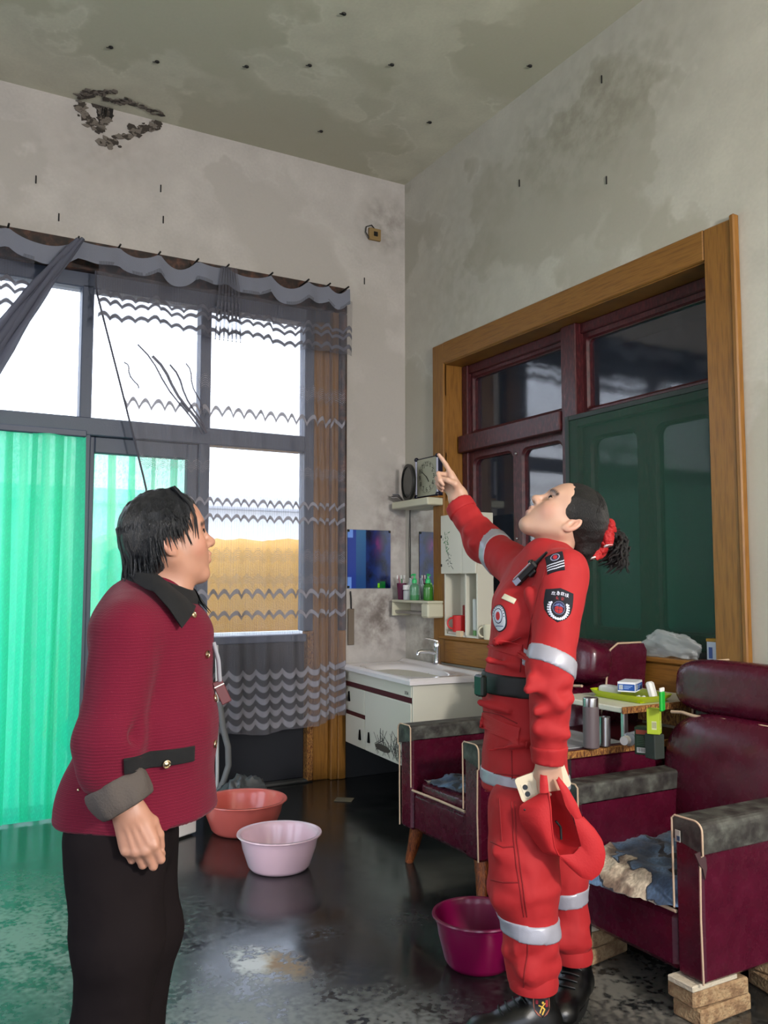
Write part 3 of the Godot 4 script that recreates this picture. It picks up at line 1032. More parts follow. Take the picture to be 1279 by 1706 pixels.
func curtains() -> void:
	# sheer lace curtain; rows: height, half width, opacity, scallop length, scallop rise
	var rows := [[2.60, 0.014, -0.85, 0.075, 0.03], [2.42, 0.02, 0.98, 0.075, 0.05], [2.06, 0.012, -0.85, 0.07, 0.03], [1.84, 0.016, 0.97, 0.06, 0.035], [1.74, 0.016, 0.96, 0.06, 0.03], [1.5, 0.012, -0.85, 0.07, 0.03], [1.255, 0.02, 0.98, 0.075, 0.04], [1.12, 0.019, 0.97, 0.075, 0.035], [1.34, 0.01, -0.8, 0.075, 0.03]]
	for k in 5:
		rows.append([0.74 - k * 0.078, 0.026, 0.95, 0.09, -0.035])
	var lt := lace_image(640, 1280, 2.9, 1.6, rows, 0.3)
	var vt := lace_image(1024, 256, 0.5, 2.3, [[0.225, 0.022, 0.98, 0.075, 0.03], [0.165, 0.022, 0.985, 0.075, 0.03], [0.06, 0.024, 0.985, 0.075, 0.03], [0.03, 0.008, -0.85, 0.075, 0.02], [0.003, 0.006, 0.95, 0.5, 0.0]], 0.3)
	var lace := mat(Color(0.55, 0.54, 0.57), 0.9, {"tex": lt, "alpha": 1.0, "back": Color(0.12, 0.12, 0.13)})
	var lace_v := mat(Color(0.36, 0.36, 0.4), 0.9, {"tex": vt, "alpha": 1.0, "back": Color(0.1, 0.1, 0.11)})
	var header := mat(Color(0.46, 0.475, 0.53), 0.85, {"bump": M.fine, "depth": 0.1, "tri": 5.0, "back": Color(0.3, 0.3, 0.33)})
	var c := thing("lace_curtain", "long grey lace curtain with scalloped rows hanging over the glazed door front", "curtain", Vector3(-0.55, 0, 0.1))
	var top := 3.2
	var b := MB.new()
	var left := func(y: float) -> float:
		if y > 2.527:
			return lerpf(-2.07, -2.225, clampf((y - 2.527) / 0.57, 0, 1)) + 0.55
		if y > 1.9:
			return lerpf(-1.9, -2.07, (y - 1.9) / 0.627) + 0.55
		return lerpf(-1.86, -1.9, y / 1.9) + 0.55
	var nu := 150
	var nvv := 60
	var sz := Vector2(1.6, 2.9)
	var f := func(u: float, v: float) -> Vector3:
		var y := lerpf(top, 0.37 + 0.07 * smoothstep(0.72, 1.0, u) + 0.012 * sin(u * 20.0), v)
		var x := lerpf(left.call(y), 0.02, u)
		var fold := 0.012 * sin(u * 46.0 + sin(v * 3.0)) + 0.008 * sin(u * 91.0) + 0.02 * smoothstep(0.78, 0.9, u) * sin(u * 130.0)
		return Vector3(x, y, fold + 0.01 * sin(v * 5.0 + u * 3.0))
	b.grid(nu, nvv, f)
	for k in b.v.size():
		var y := b.v[k].y - 0.30
		b.uv[k] = Vector2((b.v[k].x + 1.7) / sz.x + 0.004 * b.v[k].z, 1.0 - y / sz.y)
	# rows rise with the cloth to the right: measured from the hem
	for k in b.v.size():
		var hem := 0.07 * smoothstep(0.72, 1.0, (b.v[k].x + 1.33) / 1.35) * clampf((1.2 - b.v[k].y) / 0.8, 0, 1)
		b.uv[k].y = 1.0 - (b.v[k].y - 0.0 - hem) / 2.9
	obj("lace_panel", b, lace, c)
	# gathered diagonal fold of the torn corner
	for q in [[Vector3(-1.33, 2.72, 0.02), Vector3(-0.98, 2.26, 0.025), 0.009], [Vector3(-1.42, 2.78, 0.02), Vector3(-1.0, 2.25, 0.03), 0.005], [Vector3(-1.22, 2.68, 0.018), Vector3(-0.97, 2.26, 0.02), 0.006], [Vector3(-1.5, 2.66, 0.02), Vector3(-1.4, 2.5, 0.02), 0.004], [Vector3(-1.12, 2.7, 0.02), Vector3(-1.0, 2.4, 0.02), 0.004]]:
		var t := MB.new()
		var path := []
		for k in 9:
			path.append((q[0] as Vector3).lerp(q[1], k / 8.0) + Vector3(0.01 * sin(k * 1.3), 0.012 * sin(k * 0.9), 0))
		t.tube(path, q[2] as float, 6)
		obj("gather", t, mat(Color(0.4, 0.39, 0.43), 0.9, {"alpha": 0.85}), c)
	var hemt := MB.new()
	var hp := []
	for k in 40:
		var v := k / 39.0
		hp.append((f.call(0.0, v) as Vector3) + Vector3(0, 0, 0.004))
	hemt.tube(hp, 0.006, 6)
	obj("hem", hemt, mat(Color(0.3, 0.3, 0.34), 0.9), c)
	# valance with an opaque header sagging between nails
	var vl := thing("lace_valance", "grey lace valance sagging between nails along the top of the door front", "valance", Vector3(0, 0, 0.165))
	var nails := [-3.2, -2.72, -2.34, -2.1, -1.86, -1.62, -1.42, -1.12, -0.86, -0.7, -0.56]
	var sag := func(x: float) -> float:
		for k in nails.size() - 1:
			if x <= nails[k + 1]:
				var t: float = clampf((x - nails[k]) / (nails[k + 1] - nails[k]), 0, 1)
				return (0.045 + 0.03 * sin(k * 2.1)) * 4.0 * t * (1 - t)
		return 0.0
	var hb := MB.new()
	hb.grid(120, 8, func(u: float, v: float):
		var x := lerpf(-3.2, -0.545, u)
		return Vector3(x, 3.35 - (sag.call(x) as float) - v * 0.11, 0.012 * sin(x * 19.0) + 0.008 * sin(x * 43.0) * v))
	obj("header", hb, header, vl)
	for part in 2:
		var x0 := -2.22 if part == 0 else -3.2
		var x1 := -0.53 if part == 0 else -2.58
		var sb := MB.new()
		sb.grid(130, 24, func(u: float, v: float):
			var x := lerpf(x0, x1, u)
			var s: float = sag.call(x)
			return Vector3(x, 3.26 - s * (1 - v) - v * (0.375 + 0.012 * sin(x * 11.0)) - 0.03 * v * s * 4, 0.016 * sin(x * 19.0) + 0.01 * sin(x * 43.0 + v) ))
		for k in sb.v.size():
			sb.uv[k].x = (sb.v[k].x + 3.2) / 2.3
			sb.uv[k].y = 0.06 + sb.uv[k].y * 0.93
		obj("lace_strip", sb, lace_v, vl)
	for x: float in nails:
		var nb := MB.new()
		nb.tube([Vector3(x, 3.355, -0.14), Vector3(x, 3.36, 0.02)], 0.006, 8)
		obj("nail", nb, M.black, vl)
	var kb := MB.new()
	for k in 7:
		var dx := (k - 3) * 0.014
		kb.tube([Vector3(-1.42 + dx, 3.34, 0.02), Vector3(-1.42 + dx * 1.5, 3.2, 0.03), Vector3(-1.42 + dx * 1.8, 3.02, 0.025), Vector3(-1.42 + dx * 2.0, 2.86, 0.02)], [0.012, 0.009, 0.008, 0.004], 6)
	obj("gathered_knot", kb, lace_v, vl)
	# drape tied up at the left and pulled down to the side
	var dr := thing("tied_drape", "bunched grey lace drape tied at the top and pulled down to the left", "drape", Vector3(-2.34, 0, 0.225))
	var dm := mat(Color(0.36, 0.37, 0.43), 0.85, {"bump": M.fine, "depth": 0.15, "tri": Vector3(3, 9, 3), "back": Color(0.35, 0.35, 0.4), "alpha": 0.9})
	for k in 6:
		var t := MB.new()
		var o := (k - 2.5)
		var path := []
		var rr := []
		for j in 14:
			var s := j / 13.0
			path.append(Vector3(0.0 - s * 0.6 + o * (0.008 + 0.022 * s), 3.33 - 0.85 * s - 0.2 * s * s + o * (0.004 - 0.012 * s), 0.012 * sin(k * 2.0 + s * 5.0)))
			rr.append(0.012 + 0.018 * s + 0.003 * sin(j * 1.7 + k))
		t.tube(path, rr, 8)
		obj("fold", t, dm, dr)
	# green plastic strip curtains
	var n := noise(0.12, 9, 2)
	var pim := Image.create(128, 512, false, Image.FORMAT_RGBA8)
	for y in 512:
		for x in 128:
			var cell := Vector2(fposmod(x, 21.3) - 10.6, fposmod(y + (10 if int(x / 21.3) % 2 == 0 else 0), 21.3) - 10.6)
			var a := 0.8
			var rr := cell.length()
			if absf(rr - 6.0) < 1.6 and sin(atan2(cell.y, cell.x) * 6.0) > 0.0:
				a = 0.92
			if rr < 1.8:
				a = 0.9
			a += 0.05 * n.get_noise_2d(x, y)
			pim.set_pixel(x, y, Color(1, 1, 1, a))
	var strip := mat(Color(0.18, 0.88, 0.7), 0.32, {"tex": tex(pim), "alpha": 1.0, "back": Color(1.0, 1.0, 1.0)})
	var sc := thing("strip_curtain", "turquoise green plastic strip curtain hanging to the floor in the open doorway", "curtain", Vector3(-2.26, 0, 0.13))
	strips(sc, strip, 12, 2.19, 0.13)
	var sc2 := thing("strip_curtain", "pale green plastic strip curtain seen through the glazed door leaf", "curtain", Vector3(-1.5, 0, -0.2))
	strips(sc2, strip, 9, 2.24, 0.13)

func strips(root: Node3D, m: Material, count: int, top: float, step: float) -> void:
	for k in count:
		var b := MB.new()
		var z0 := 0.012 * (k % 2)
		var ph := k * 1.7
		b.grid(6, 14, func(u: float, v: float):
			return Vector3(-k * step - u * 0.17 + 0.006 * sin(v * 4.0 + ph), top - v * (top - 0.012), z0 + 0.010 * sin(u * PI) + 0.008 * sin(v * 3.0 + ph)))
		obj("strip", b, m, root)
	bar(root, "hanging_rail", Vector3(-count * step - 0.05, top - 0.01, -0.01), Vector3(0.0, top + 0.03, 0.03), M.door_frame)

func outside() -> void:
	var g := MB.new()
	g.box(Vector3(-3, -0.2, -15), Vector3(60, 0.2, 29.5), 0.0)
	struct("floor_yard", g, M.concrete_out)
	var g2 := MB.new()
	g2.box(Vector3(-22, -0.2, 5), Vector3(30, 0.2, 40), 0.0)
	g2.box(Vector3(0, -0.2, 24), Vector3(40, 0.2, 30), 0.0)
	struct("floor_terrace", g2, M.concrete_out)
	# plastered house across the yard
	var h := thing("house", "pale plastered house with a low roof across the bright yard", "house", Vector3(0.5, -0.1, -13))
	var pl := mat(Color(0.85, 0.85, 0.86), 0.9)
	obj("wall", between(Vector3(-5, 0, -4), Vector3(6, 3.0, 0), 0.02), pl, h)
	obj("roof", between(Vector3(-5.4, 3.0, -4.4), Vector3(6.4, 3.3, 0.4), 0.03), mat(Color(0.8, 0.8, 0.82), 0.8), h)
	for x in [-3.6, 4.0]:
		var wd := obj("window", between(Vector3(x, 1.0, -0.02), Vector3(x + 1.1, 2.2, 0.04), 0.01), mat(Color(0.6, 0.64, 0.68), 0.5), h)
		obj("pane", between(Vector3(x + 0.08, 1.08, 0.03), Vector3(x + 1.02, 2.12, 0.05), 0.0), mat(Color(0.4, 0.45, 0.5), 0.2), wd)
	# heap of yellow grain under the window
	var p0: Vector3 = Vector3(-0.601, 0.858, -2.600)
	var p1: Vector3 = Vector3(0.720, 1.719, -2.600)
	var hb := MB.new()
	var nz := noise(1.2, 4, 4)
	hb.grid(40, 16, func(u: float, v: float):
		var r := 1.0 - v
		var q := Vector2(cos(u * TAU), sin(u * TAU)) * v
		var hh: float = pow(1.0 - pow(v, 6.0), 0.6)
		return Vector3(q.x * 2.3, hh * 1.84 + 0.08 * nz.get_noise_2d(q.x * 4, q.y * 4) * r, q.y * 1.1), true)
	var heap := obj("grain_heap", hb, mat(Color(0.83, 0.6, 0.2), 0.9, {"bump": M.fine, "depth": 0.6, "tri": 2.0}))
	heap.position = Vector3(0.3, -0.1, -3.2)
	tag(heap, "yellow heap of grain in the yard behind the lace curtain", "heap")
	var par := obj("parapet", between(Vector3(-1.3, -0.1, -1.75), Vector3(4.0, 0.9, -1.6), 0.02), mat(Color(0.86, 0.86, 0.86), 0.9, {"bump": M.fine, "depth": 0.1, "tri": 2.0}))
	tag(par, "low white yard wall in front of the yellow grain heap", "wall")
	var cart := thing("cart", "yellow green covered cart standing in the yard behind the green door strips", "cart", Vector3(-1.5, -0.1, -1.6))
	var cm := mat(Color(0.62, 0.66, 0.18), 0.7)
	var cb := MB.new()
	cb.xf = Transform3D(Basis.IDENTITY, Vector3(-0.4, 0.35, -0.5))
	cb.prism(PackedVector2Array([Vector2(0, 0), Vector2(0.55, 0), Vector2(0.55, 1.35), Vector2(0.45, 1.46), Vector2(0.16, 1.46), Vector2(0, 1.36)]), 0.9)
	obj("cover", cb, cm, cart)
	for z in [-0.45, 0.35]:
		for x in [-0.3, 0.08]:
			var wb := MB.new()
			wb.xf = Transform3D(Basis(Vector3.RIGHT, PI / 2), Vector3(x, 0.2, z))
			wb.lathe([Vector2(0.0, -0.03), Vector2(0.18, -0.03), Vector2(0.2, -0.02), Vector2(0.2, 0.02), Vector2(0.18, 0.03), Vector2(0.0, 0.03)], 20)
			obj("wheel", wb, M.dark, cart)
	# small tree
	var t := thing("young_tree", "slender young tree with thin leaves beyond the yard", "tree", Vector3(-5.4, -0.1, -9.5))
	var tb := MB.new()
	tb.tube([Vector3(0, 0, 0), Vector3(0.05, 1.5, 0.05), Vector3(0.0, 3.0, 0)], [0.07, 0.05, 0.03], 8)
	var rng := RandomNumberGenerator.new()
	rng.seed = 12
	var tips := []
	for k in 26:
		var a := rng.randf() * TAU
		var s := Vector3(0, 1.4 + 1.6 * rng.randf(), 0)
		var e := s + Vector3(cos(a) * (0.6 + rng.randf() * 0.7), 0.5 + rng.randf() * 1.0, sin(a) * 0.9)
		tb.tube([s, s.lerp(e, 0.5) + Vector3(0, 0.1, 0), e], [0.02, 0.014, 0.006], 5)
		tips.append([s, e])
	obj("trunk", tb, mat(Color(0.4, 0.38, 0.36), 0.9), t)
	var lm := MB.new()
	lm.poly([Vector3(0, 0, 0), Vector3(0.05, 0.015, 0.01), Vector3(0.1, 0, 0), Vector3(0.05, -0.015, 0.01)], Vector3(0, 0, -1))
	var mm := MultiMesh.new()
	mm.transform_format = MultiMesh.TRANSFORM_3D
	mm.mesh = lm.mesh()
	mm.instance_count = 1800
	for k in 1800:
		var tp: Array = tips[k % tips.size()]
		var p: Vector3 = (tp[0] as Vector3).lerp(tp[1], 0.4 + 0.7 * rng.randf()) + Vector3(rng.randfn(), rng.randfn(), rng.randfn()) * 0.14
		mm.set_instance_transform(k, Transform3D(Basis.from_euler(Vector3(rng.randf() * TAU, rng.randf() * TAU, rng.randf() * TAU)), p))
	var mi := MultiMeshInstance3D.new()
	mi.name = "foliage"
	mi.multimesh = mm
	mi.material_override = mat(Color(0.42, 0.5, 0.36), 0.7, {"back": Color(0.4, 0.5, 0.3)})
	t.add_child(mi)
	mi.set_meta("kind", "stuff")

# ------------------------------------------------------------------ furniture
func pad(b: MB, ctr: Vector3, h: Vector3, e := 0.4, su := 40, sv := 24) -> void:
	var pw := func(x: float) -> float: return signf(x) * pow(absf(x), e)
	b.grid(su, sv, func(u: float, v: float):
		var t: float = v * PI
		var a: float = u * TAU
		return ctr + Vector3(h.x * pow(sin(t), e) * pw.call(cos(a)), h.y * pw.call(cos(t)), h.z * pow(sin(t), e) * pw.call(sin(a))), true)

# faces -x; origin on the floor under the middle of its front edge
func armchair(label: String, at: Vector3, low: float, legs: bool) -> Node3D:
	var c := thing("armchair", label, "armchair", at, 0.0)
	var L: Material = M.leather
	var w := 0.335
	var at_ := 0.118
	var seat := MB.new()
	seat.box(Vector3(0.4, low + 0.09, 0), Vector3(0.79, 0.18, (w - at_) * 2), 0.02)
	obj("seat_frame", seat, L, c)
	var sc := MB.new()
	pad(sc, Vector3(0.32, low + 0.2, 0), Vector3(0.31, 0.035, w - at_ - 0.003), 0.35)
	obj("seat_pad", sc, L, c)
	var sp := MB.new()
	sp.tube([Vector3(0.004, low + 0.186, -(w - at_)), Vector3(0.0, low + 0.19, 0), Vector3(0.004, low + 0.186, w - at_)], 0.006, 8)
	obj("piping", sp, M.piping, c)
	for s: float in [-1.0, 1.0]:
		var zi := s * (w - at_)
		var zo := s * w
		var a := MB.new()
		a.box(Vector3(0.42, low + 0.215, (zi + zo - s * 0.012) / 2), Vector3(0.84, 0.43, at_ - 0.012), 0.012)
		var arm := obj("arm", a, L, c)
		var t := MB.new()
		var out := PackedVector2Array()
		# pad profile across the arm: rounded outer shoulder
		for q in [[0.0, 0.415], [at_, 0.39]]:
			out.append(Vector2(q[0], q[1]))
		for k in 6:
			var an := k * PI / 10
			out.append(Vector2(at_ - 0.03 + 0.03 * cos(an), 0.455 + 0.03 * sin(an)))
		for k in 5:
			var an := PI / 2 + k * PI / 8
			out.append(Vector2(0.012 + 0.012 * cos(an), 0.473 + 0.012 * sin(an)))
		# x of the profile runs from the inner face outwards, depth along the chair
		t.xf = Transform3D(Basis(Vector3(0, 0, s), Vector3.UP, Vector3(1, 0, 0)), Vector3(-0.006, low, zi))
		t.prism(out, 0.82)
		obj("arm_pad", t, M.leather_worn, arm)
		var pp := MB.new()
		var path := [Vector3(-0.004, low + 0.005, zo - s * 0.012), Vector3(-0.006, low + 0.2, zo - s * 0.014), Vector3(-0.004, low + 0.38, zo - s * 0.012), Vector3(-0.006, low + 0.388, zo), Vector3(-0.006, low + 0.452, zo)]
		for k in 5:
			var an := (k + 1) * PI / 10
			path.append(Vector3(-0.006, low + 0.455 + 0.03 * sin(an), zi + s * (at_ - 0.03 + 0.03 * cos(an))))
		path.append(Vector3(-0.006, low + 0.485, zi + s * 0.012))
		path.append(Vector3(-0.006, low + 0.475, zi))
		path.append(Vector3(-0.005, low + 0.2, zi))
		pp.tube(path, 0.0035, 6)
		obj("piping", pp, M.piping, arm)
	# back: thick frame with winged sides, lower pad and head pad
	var bk := MB.new()
	var prof := PackedVector2Array([Vector2(0.60, 0.1), Vector2(0.90, 0.1), Vector2(0.99, 0.84), Vector2(0.97, 0.875), Vector2(0.80, 0.875), Vector2(0.755, 0.85), Vector2(0.735, 0.75), Vector2(0.72, 0.62), Vector2(0.66, 0.5)])
	bk.xf = Transform3D(Basis.IDENTITY, Vector3(0, low, -w + 0.01))
	bk.prism(prof, w * 2 - 0.02)
	var back := obj("back", bk, L, c)
	var lp := MB.new()
	lp.xf = Transform3D(Basis(Vector3(0, 0, 1), -0.13), Vector3(0.66, low + 0.43, 0))
	pad(lp, Vector3(-0.04, 0, 0), Vector3(0.13, 0.27, w + 0.012), 0.6)
	obj("back_pad", lp, L, back)
	var hp := MB.new()
	hp.xf = Transform3D(Basis(Vector3(0, 0, 1), -0.13), Vector3(0.735, low + 0.79, 0))
	pad(hp, Vector3(-0.04, 0, 0), Vector3(0.105, 0.11, w + 0.012), 0.55)
	obj("head_pad", hp, L, back)
	var seam := MB.new()
	var sp2 := []
	for k in 13:
		sp2.append(Vector3(0.585 + 0.003 * sin(k * 2.3), low + 0.69 + 0.004 * sin(k * 1.7), lerpf(-w + 0.02, w - 0.02, k / 12.0)))
	seam.tube(sp2, 0.007, 6)
	obj("frayed_seam", seam, M.piping, back)
	for s: float in [-1.0, 1.0]:
		var e := MB.new()
		var ep := []
		for q in [Vector2(0.655, 0.5), Vector2(0.715, 0.62), Vector2(0.73, 0.75), Vector2(0.75, 0.85), Vector2(0.8, 0.88), Vector2(0.95, 0.88)]:
			ep.append(Vector3(q.x, low + q.y, s * (w - 0.008)))
		e.tube(ep, 0.005, 6)
		obj("piping", e, M.piping, back)
	if legs:
		for q in [[0.06, -1.0], [0.06, 1.0], [0.78, -1.0], [0.78, 1.0]]:
			var lg := MB.new()
			var z: float = q[1] * (w - 0.075)
			lg.tube([Vector3(q[0], low + 0.01, z), Vector3(q[0] - 0.012, low * 0.5, z + q[1] * 0.018), Vector3(q[0] - 0.03, 0.0, z + q[1] * 0.035)], [0.036, 0.029, 0.02], 12)
			obj("leg", lg, M.leg_wood, c)
	return c

func quilt(label: String, at: Transform3D, size: Vector2, sd: int, hang: float) -> void:
	var im := picture(256, 256, Color(0.2, 0.27, 0.36))
	var n := noise(0.008, sd, 3)
	var n2 := noise(0.15, sd + 3, 3)
	for y in 256:
		for x in 256:
			var q := n.get_noise_2d(x, y)
			var s := 0.5 + 0.5 * sin((x * 0.75 + y * 0.55) * 0.03 + q * 1.2 + sd * 0.7)
			var c := Color(0.17, 0.23, 0.31).lerp(Color(0.36, 0.47, 0.6), clampf(0.45 + q * 1.5, 0, 1))
			if s > 0.92:
				c = Color(0.68, 0.63, 0.55).lerp(Color(0.4, 0.33, 0.28), clampf(0.3 + n.get_noise_2d(y * 2.0, x * 2.0) * 2.0, 0, 1))
			elif s > 0.9 or s < 0.01:
				c = Color(0.1, 0.12, 0.16)
			c = c * (1.0 + 0.25 * n2.get_noise_2d(x, y))
			im.set_pixel(x, y, Color(c.r, c.g, c.b))
	var b := MB.new()
	var nz := noise(4.0, sd + 9, 3)
	for side in 2:
		b.grid(36, 36, func(u: float, v: float):
			var x: float = (u - 0.5) * size.x
			var z: float = (v - 0.5) * size.y
			var y := 0.014 + 0.014 * nz.get_noise_2d(x * 3.0, z * 3.0) + 0.006 * sin(x * 30 + z * 14)
			if x < -size.x * 0.5 + hang:
				var t := (-size.x * 0.5 + hang - x)
				y -= t * t / maxf(hang, 0.001) * 0.6
			var edge := minf(minf(u, 1 - u), minf(v, 1 - v))
			return Vector3(x + 0.012 * nz.get_noise_2d(z * 9, 3), (y if side == 0 else y - 0.012 * smoothstep(0.0, 0.03, edge)) , z + 0.012 * nz.get_noise_2d(x * 9, 7)))
	var o := obj("seat_quilt", b, mat(Color.WHITE, 0.95, {"tex": tex(im), "rim": 0.3}))
	o.transform = at
	tag(o, label, "quilt")

func brick(at: Vector3, turn: float, label: String, size := Vector3(0.235, 0.052, 0.112)) -> void:
	var b := MB.new()
	b.box(Vector3(0, size.y / 2, 0), size, 0.006)
	var o := obj("brick", b, M.brick)
	o.position = at
	o.rotation.y = turn
	tag(o, label, "brick", "bricks under the armchair")

func furniture() -> void:
	armchair("far dark red leather armchair on splayed wooden legs beside the washbasin", Vector3(-1.04, 0, 2.02), 0.17, true)
	var near := armchair("near dark red leather armchair standing on bricks with worn arm tops", Vector3(-1.03, 0, 3.165), 0.126, false)
	quilt("faded blue patchwork quilt on the far armchair seat", Transform3D(Basis(Vector3.UP, 0.1), Vector3(-0.76, 0.4, 2.03)), Vector2(0.46, 0.38), 3, 0.0)
	quilt("crumpled blue and cream denim quilt slipping off the near armchair seat", Transform3D(Basis(Vector3.UP, 0.3), Vector3(-0.82, 0.372, 3.14)), Vector2(0.56, 0.4), 8, 0.1)
	# sticker and torn flap on the near arm
	obj("sticker", mb_box((Vector3(-1.041, 0.551, 3.409)) - near.position, Vector3(0.003, 0.036, 0.02), 0.0008), mat(Color(0.62, 0.6, 0.56), 0.5), near)
	obj("sticker_print", mb_box((Vector3(-1.043, 0.545, 3.413)) - near.position, Vector3(0.002, 0.014, 0.012), 0.0005), mat(Color(0.15, 0.25, 0.35), 0.5), near)
	var tf := MB.new()
	tf.xf = Transform3D(Basis(Vector3.UP, 0.0), (Vector3(-1.037, 0.501, 3.490)) - near.position)
	tf.prism(PackedVector2Array([Vector2(-0.025, 0.02), Vector2(0.0, 0.024), Vector2(0.022, 0.004), Vector2(0.026, -0.03), Vector2(0.016, -0.062), Vector2(0.008, -0.03), Vector2(-0.008, -0.012)]), 0.004)
	obj("torn_flap", tf, mat(Color(0.24, 0.15, 0.16), 0.8), near)
	brick(Vector3(-0.92, 0.0, 3.42), 0.03, "lower brick at the front corner under the near armchair")
	brick(Vector3(-0.93, 0.053, 3.415), -0.06, "upper brick of the front stack under the near armchair")
	brick(Vector3(-0.55, 0.0, 3.42), -0.2, "lower brick at the rear right under the near armchair")
	brick(Vector3(-0.54, 0.053, 3.41), 0.1, "upper brick at the rear right under the near armchair")
	brick(Vector3(-0.95, 0.0, 2.93), 0.15, "brick under the near armchair behind the black boots")
	brick(Vector3(-0.95, 0.053, 2.93), 0.0, "upper brick under the near armchair behind the black boots")
	for z in [3.42, 2.93]:
		var sl := obj("plaster_slab", mb_box(Vector3(-0.96, 0.1155, z), Vector3(0.2, 0.019, 0.1), 0.003), mat(Color(0.72, 0.68, 0.6), 0.9, {"bump": M.fine, "depth": 0.2, "tri": 3.0}))
		tag(sl, "thin pale slab on top of the bricks under the near armchair" if z > 3.0 else "thin pale slab on the far bricks under the near armchair", "slab")
	var sl2 := obj("plaster_slab", mb_box(Vector3(-0.54, 0.1155, 3.41), Vector3(0.2, 0.019, 0.1), 0.003), mat(Color(0.6, 0.55, 0.48), 0.9))
	tag(sl2, "thin slab on the rear right bricks under the near armchair", "slab")
	side_table()
	washstand()
	wall_shelf()
	sill_things()
	basins()

func side_table() -> void:
	var t := thing("side_table", "dark red two tier side table between the two armchairs", "table", Vector3(-0.62, 0, 2.595))
	obj("table_top", mb_box(Vector3(0.03, 0.685, 0), Vector3(0.76, 0.03, 0.43), 0.006), mat(Color(0.22, 0.05, 0.07), 0.3, {"bump": M.fine, "depth": 0.02, "tri": 3.0}), t)
	obj("worn_edge", mb_box(Vector3(0.03, 0.685, 0.216), Vector3(0.76, 0.028, 0.006), 0.002), M.worn, t)
	obj("cabinet", mb_box(Vector3(0.05, 0.4, 0), Vector3(0.7, 0.54, 0.4), 0.01), M.leather, t)
	for q in [[-0.25, -0.15], [-0.25, 0.15], [0.35, -0.15], [0.35, 0.15]]:
		obj("leg", mb_box(Vector3(q[0], 0.066, q[1]), Vector3(0.05, 0.132, 0.05), 0.004), M.leg_wood, t)
	# upper tier on posts
	obj("shelf", between(Vector3(-0.04, 0.817, -0.215), Vector3(0.5, 0.84, 0.2), 0.004), M.white_board, t)
	obj("shelf_edge", between(Vector3(-0.043, 0.815, 0.198), Vector3(0.5, 0.842, 0.206), 0.002), M.worn, t)
	obj("post", mb_box(Vector3(0.0, 0.758, 0.17), Vector3(0.025, 0.116, 0.02), 0.003), M.steel, t)
	obj("post", mb_box(Vector3(0.0, 0.758, -0.19), Vector3(0.025, 0.116, 0.02), 0.003), M.steel, t)
	obj("rear_panel", between(Vector3(0.46, 0.7, -0.21), Vector3(0.48, 0.817, 0.2), 0.002), M.worn, t)
	# things on the table top
	var mb := obj("paper_mat", between(Vector3(-1.0, 0.7005, 2.42), Vector3(-0.64, 0.7035, 2.78), 0.001), mat(Color(0.62, 0.63, 0.64), 0.2))
	tag(mb, "pale glossy mat lying on the side table under the flask", "mat")
	var fp: Vector3 = Vector3(-0.846, 0.704, 2.817)
	var f := thing("flask", "grey insulated flask with a steel lid on the side table", "flask", fp)
	var fb := MB.new()
	fb.lathe([Vector2(0, 0), Vector2(0.027, 0.0), Vector2(0.031, 0.004), Vector2(0.031, 0.155), Vector2(0.029, 0.158)], 32)
	obj("body", fb, mat(Color(0.36, 0.32, 0.33), 0.4), f)
	var fl := MB.new()
	fl.lathe([Vector2(0.029, 0.157), Vector2(0.0295, 0.159), Vector2(0.0295, 0.188), Vector2(0.027, 0.191), Vector2(0, 0.191)], 32)
	obj("lid", fl, M.steel, f)
	var cp: Vector3 = Vector3(-0.775, 0.704, 2.816)
	var cb := MB.new()
	cb.lathe([Vector2(0, 0), Vector2(0.019, 0), Vector2(0.0215, 0.003), Vector2(0.0215, 0.112), Vector2(0.0195, 0.112), Vector2(0.0185, 0.01), Vector2(0, 0.008)], 28)
	var cup := obj("steel_cup", cb, M.steel)
	cup.position = cp
	tag(cup, "slim brushed steel cup standing beside the grey flask", "cup")
	var bp: Vector3 = Vector3(-0.685, 0.720, 2.866)
	var bo := thing("pill_bottle", "white capped clear bottle lying on the side table", "bottle", bp, 0.3)
	var bb := MB.new()
	bb.xf = Transform3D(Basis(Vector3(0, 0, 1), PI / 2), Vector3(0, 0.012, 0))
	bb.lathe([Vector2(0, -0.07), Vector2(0.024, -0.07), Vector2(0.026, -0.06), Vector2(0.026, 0.02), Vector2(0.014, 0.032), Vector2(0.014, 0.036)], 20)
	obj("body", bb, mat(Color(0.6, 0.65, 0.7), 0.1, {"alpha": 0.5}), bo)
	var bc := MB.new()
	bc.xf = Transform3D(Basis(Vector3(0, 0, 1), PI / 2), Vector3(0, 0.012, 0))
	bc.lathe([Vector2(0.0, 0.034), Vector2(0.017, 0.034), Vector2(0.017, 0.06), Vector2(0, 0.06)], 20)
	obj("cap", bc, M.white, bo)
	var green := picture(96, 128, Color(0.05, 0.2, 0.11))
	green.fill_rect(Rect2i(6, 8, 84, 22), Color(0.62, 0.28, 0.2))
	for k in 6:
		stroke(green, [Vector2(12, 42 + k * 8), Vector2(50 + (k * 37) % 34, 42 + k * 8)], Color(0.5, 0.6, 0.5), 1.0)
	green.fill_rect(Rect2i(10, 96, 62, 26), Color(0.85, 0.87, 0.85))
	for k in 18:
		if k % 3 != 1:
			green.fill_rect(Rect2i(13 + k * 3, 99, 1 + k % 2, 18), Color(0.05, 0.05, 0.05))
	med_box("medicine_box", "dark green medicine box standing on the side table", Vector3(-0.742, 0.701, 2.989), 0.5, Vector3(0.05, 0.1, 0.06), Color(0.06, 0.2, 0.12), tex(green))
	var yg := picture(64, 96, Color(0.62, 0.7, 0.18))
	yg.fill_rect(Rect2i(24, 46, 26, 34), Color(0.75, 0.78, 0.6))
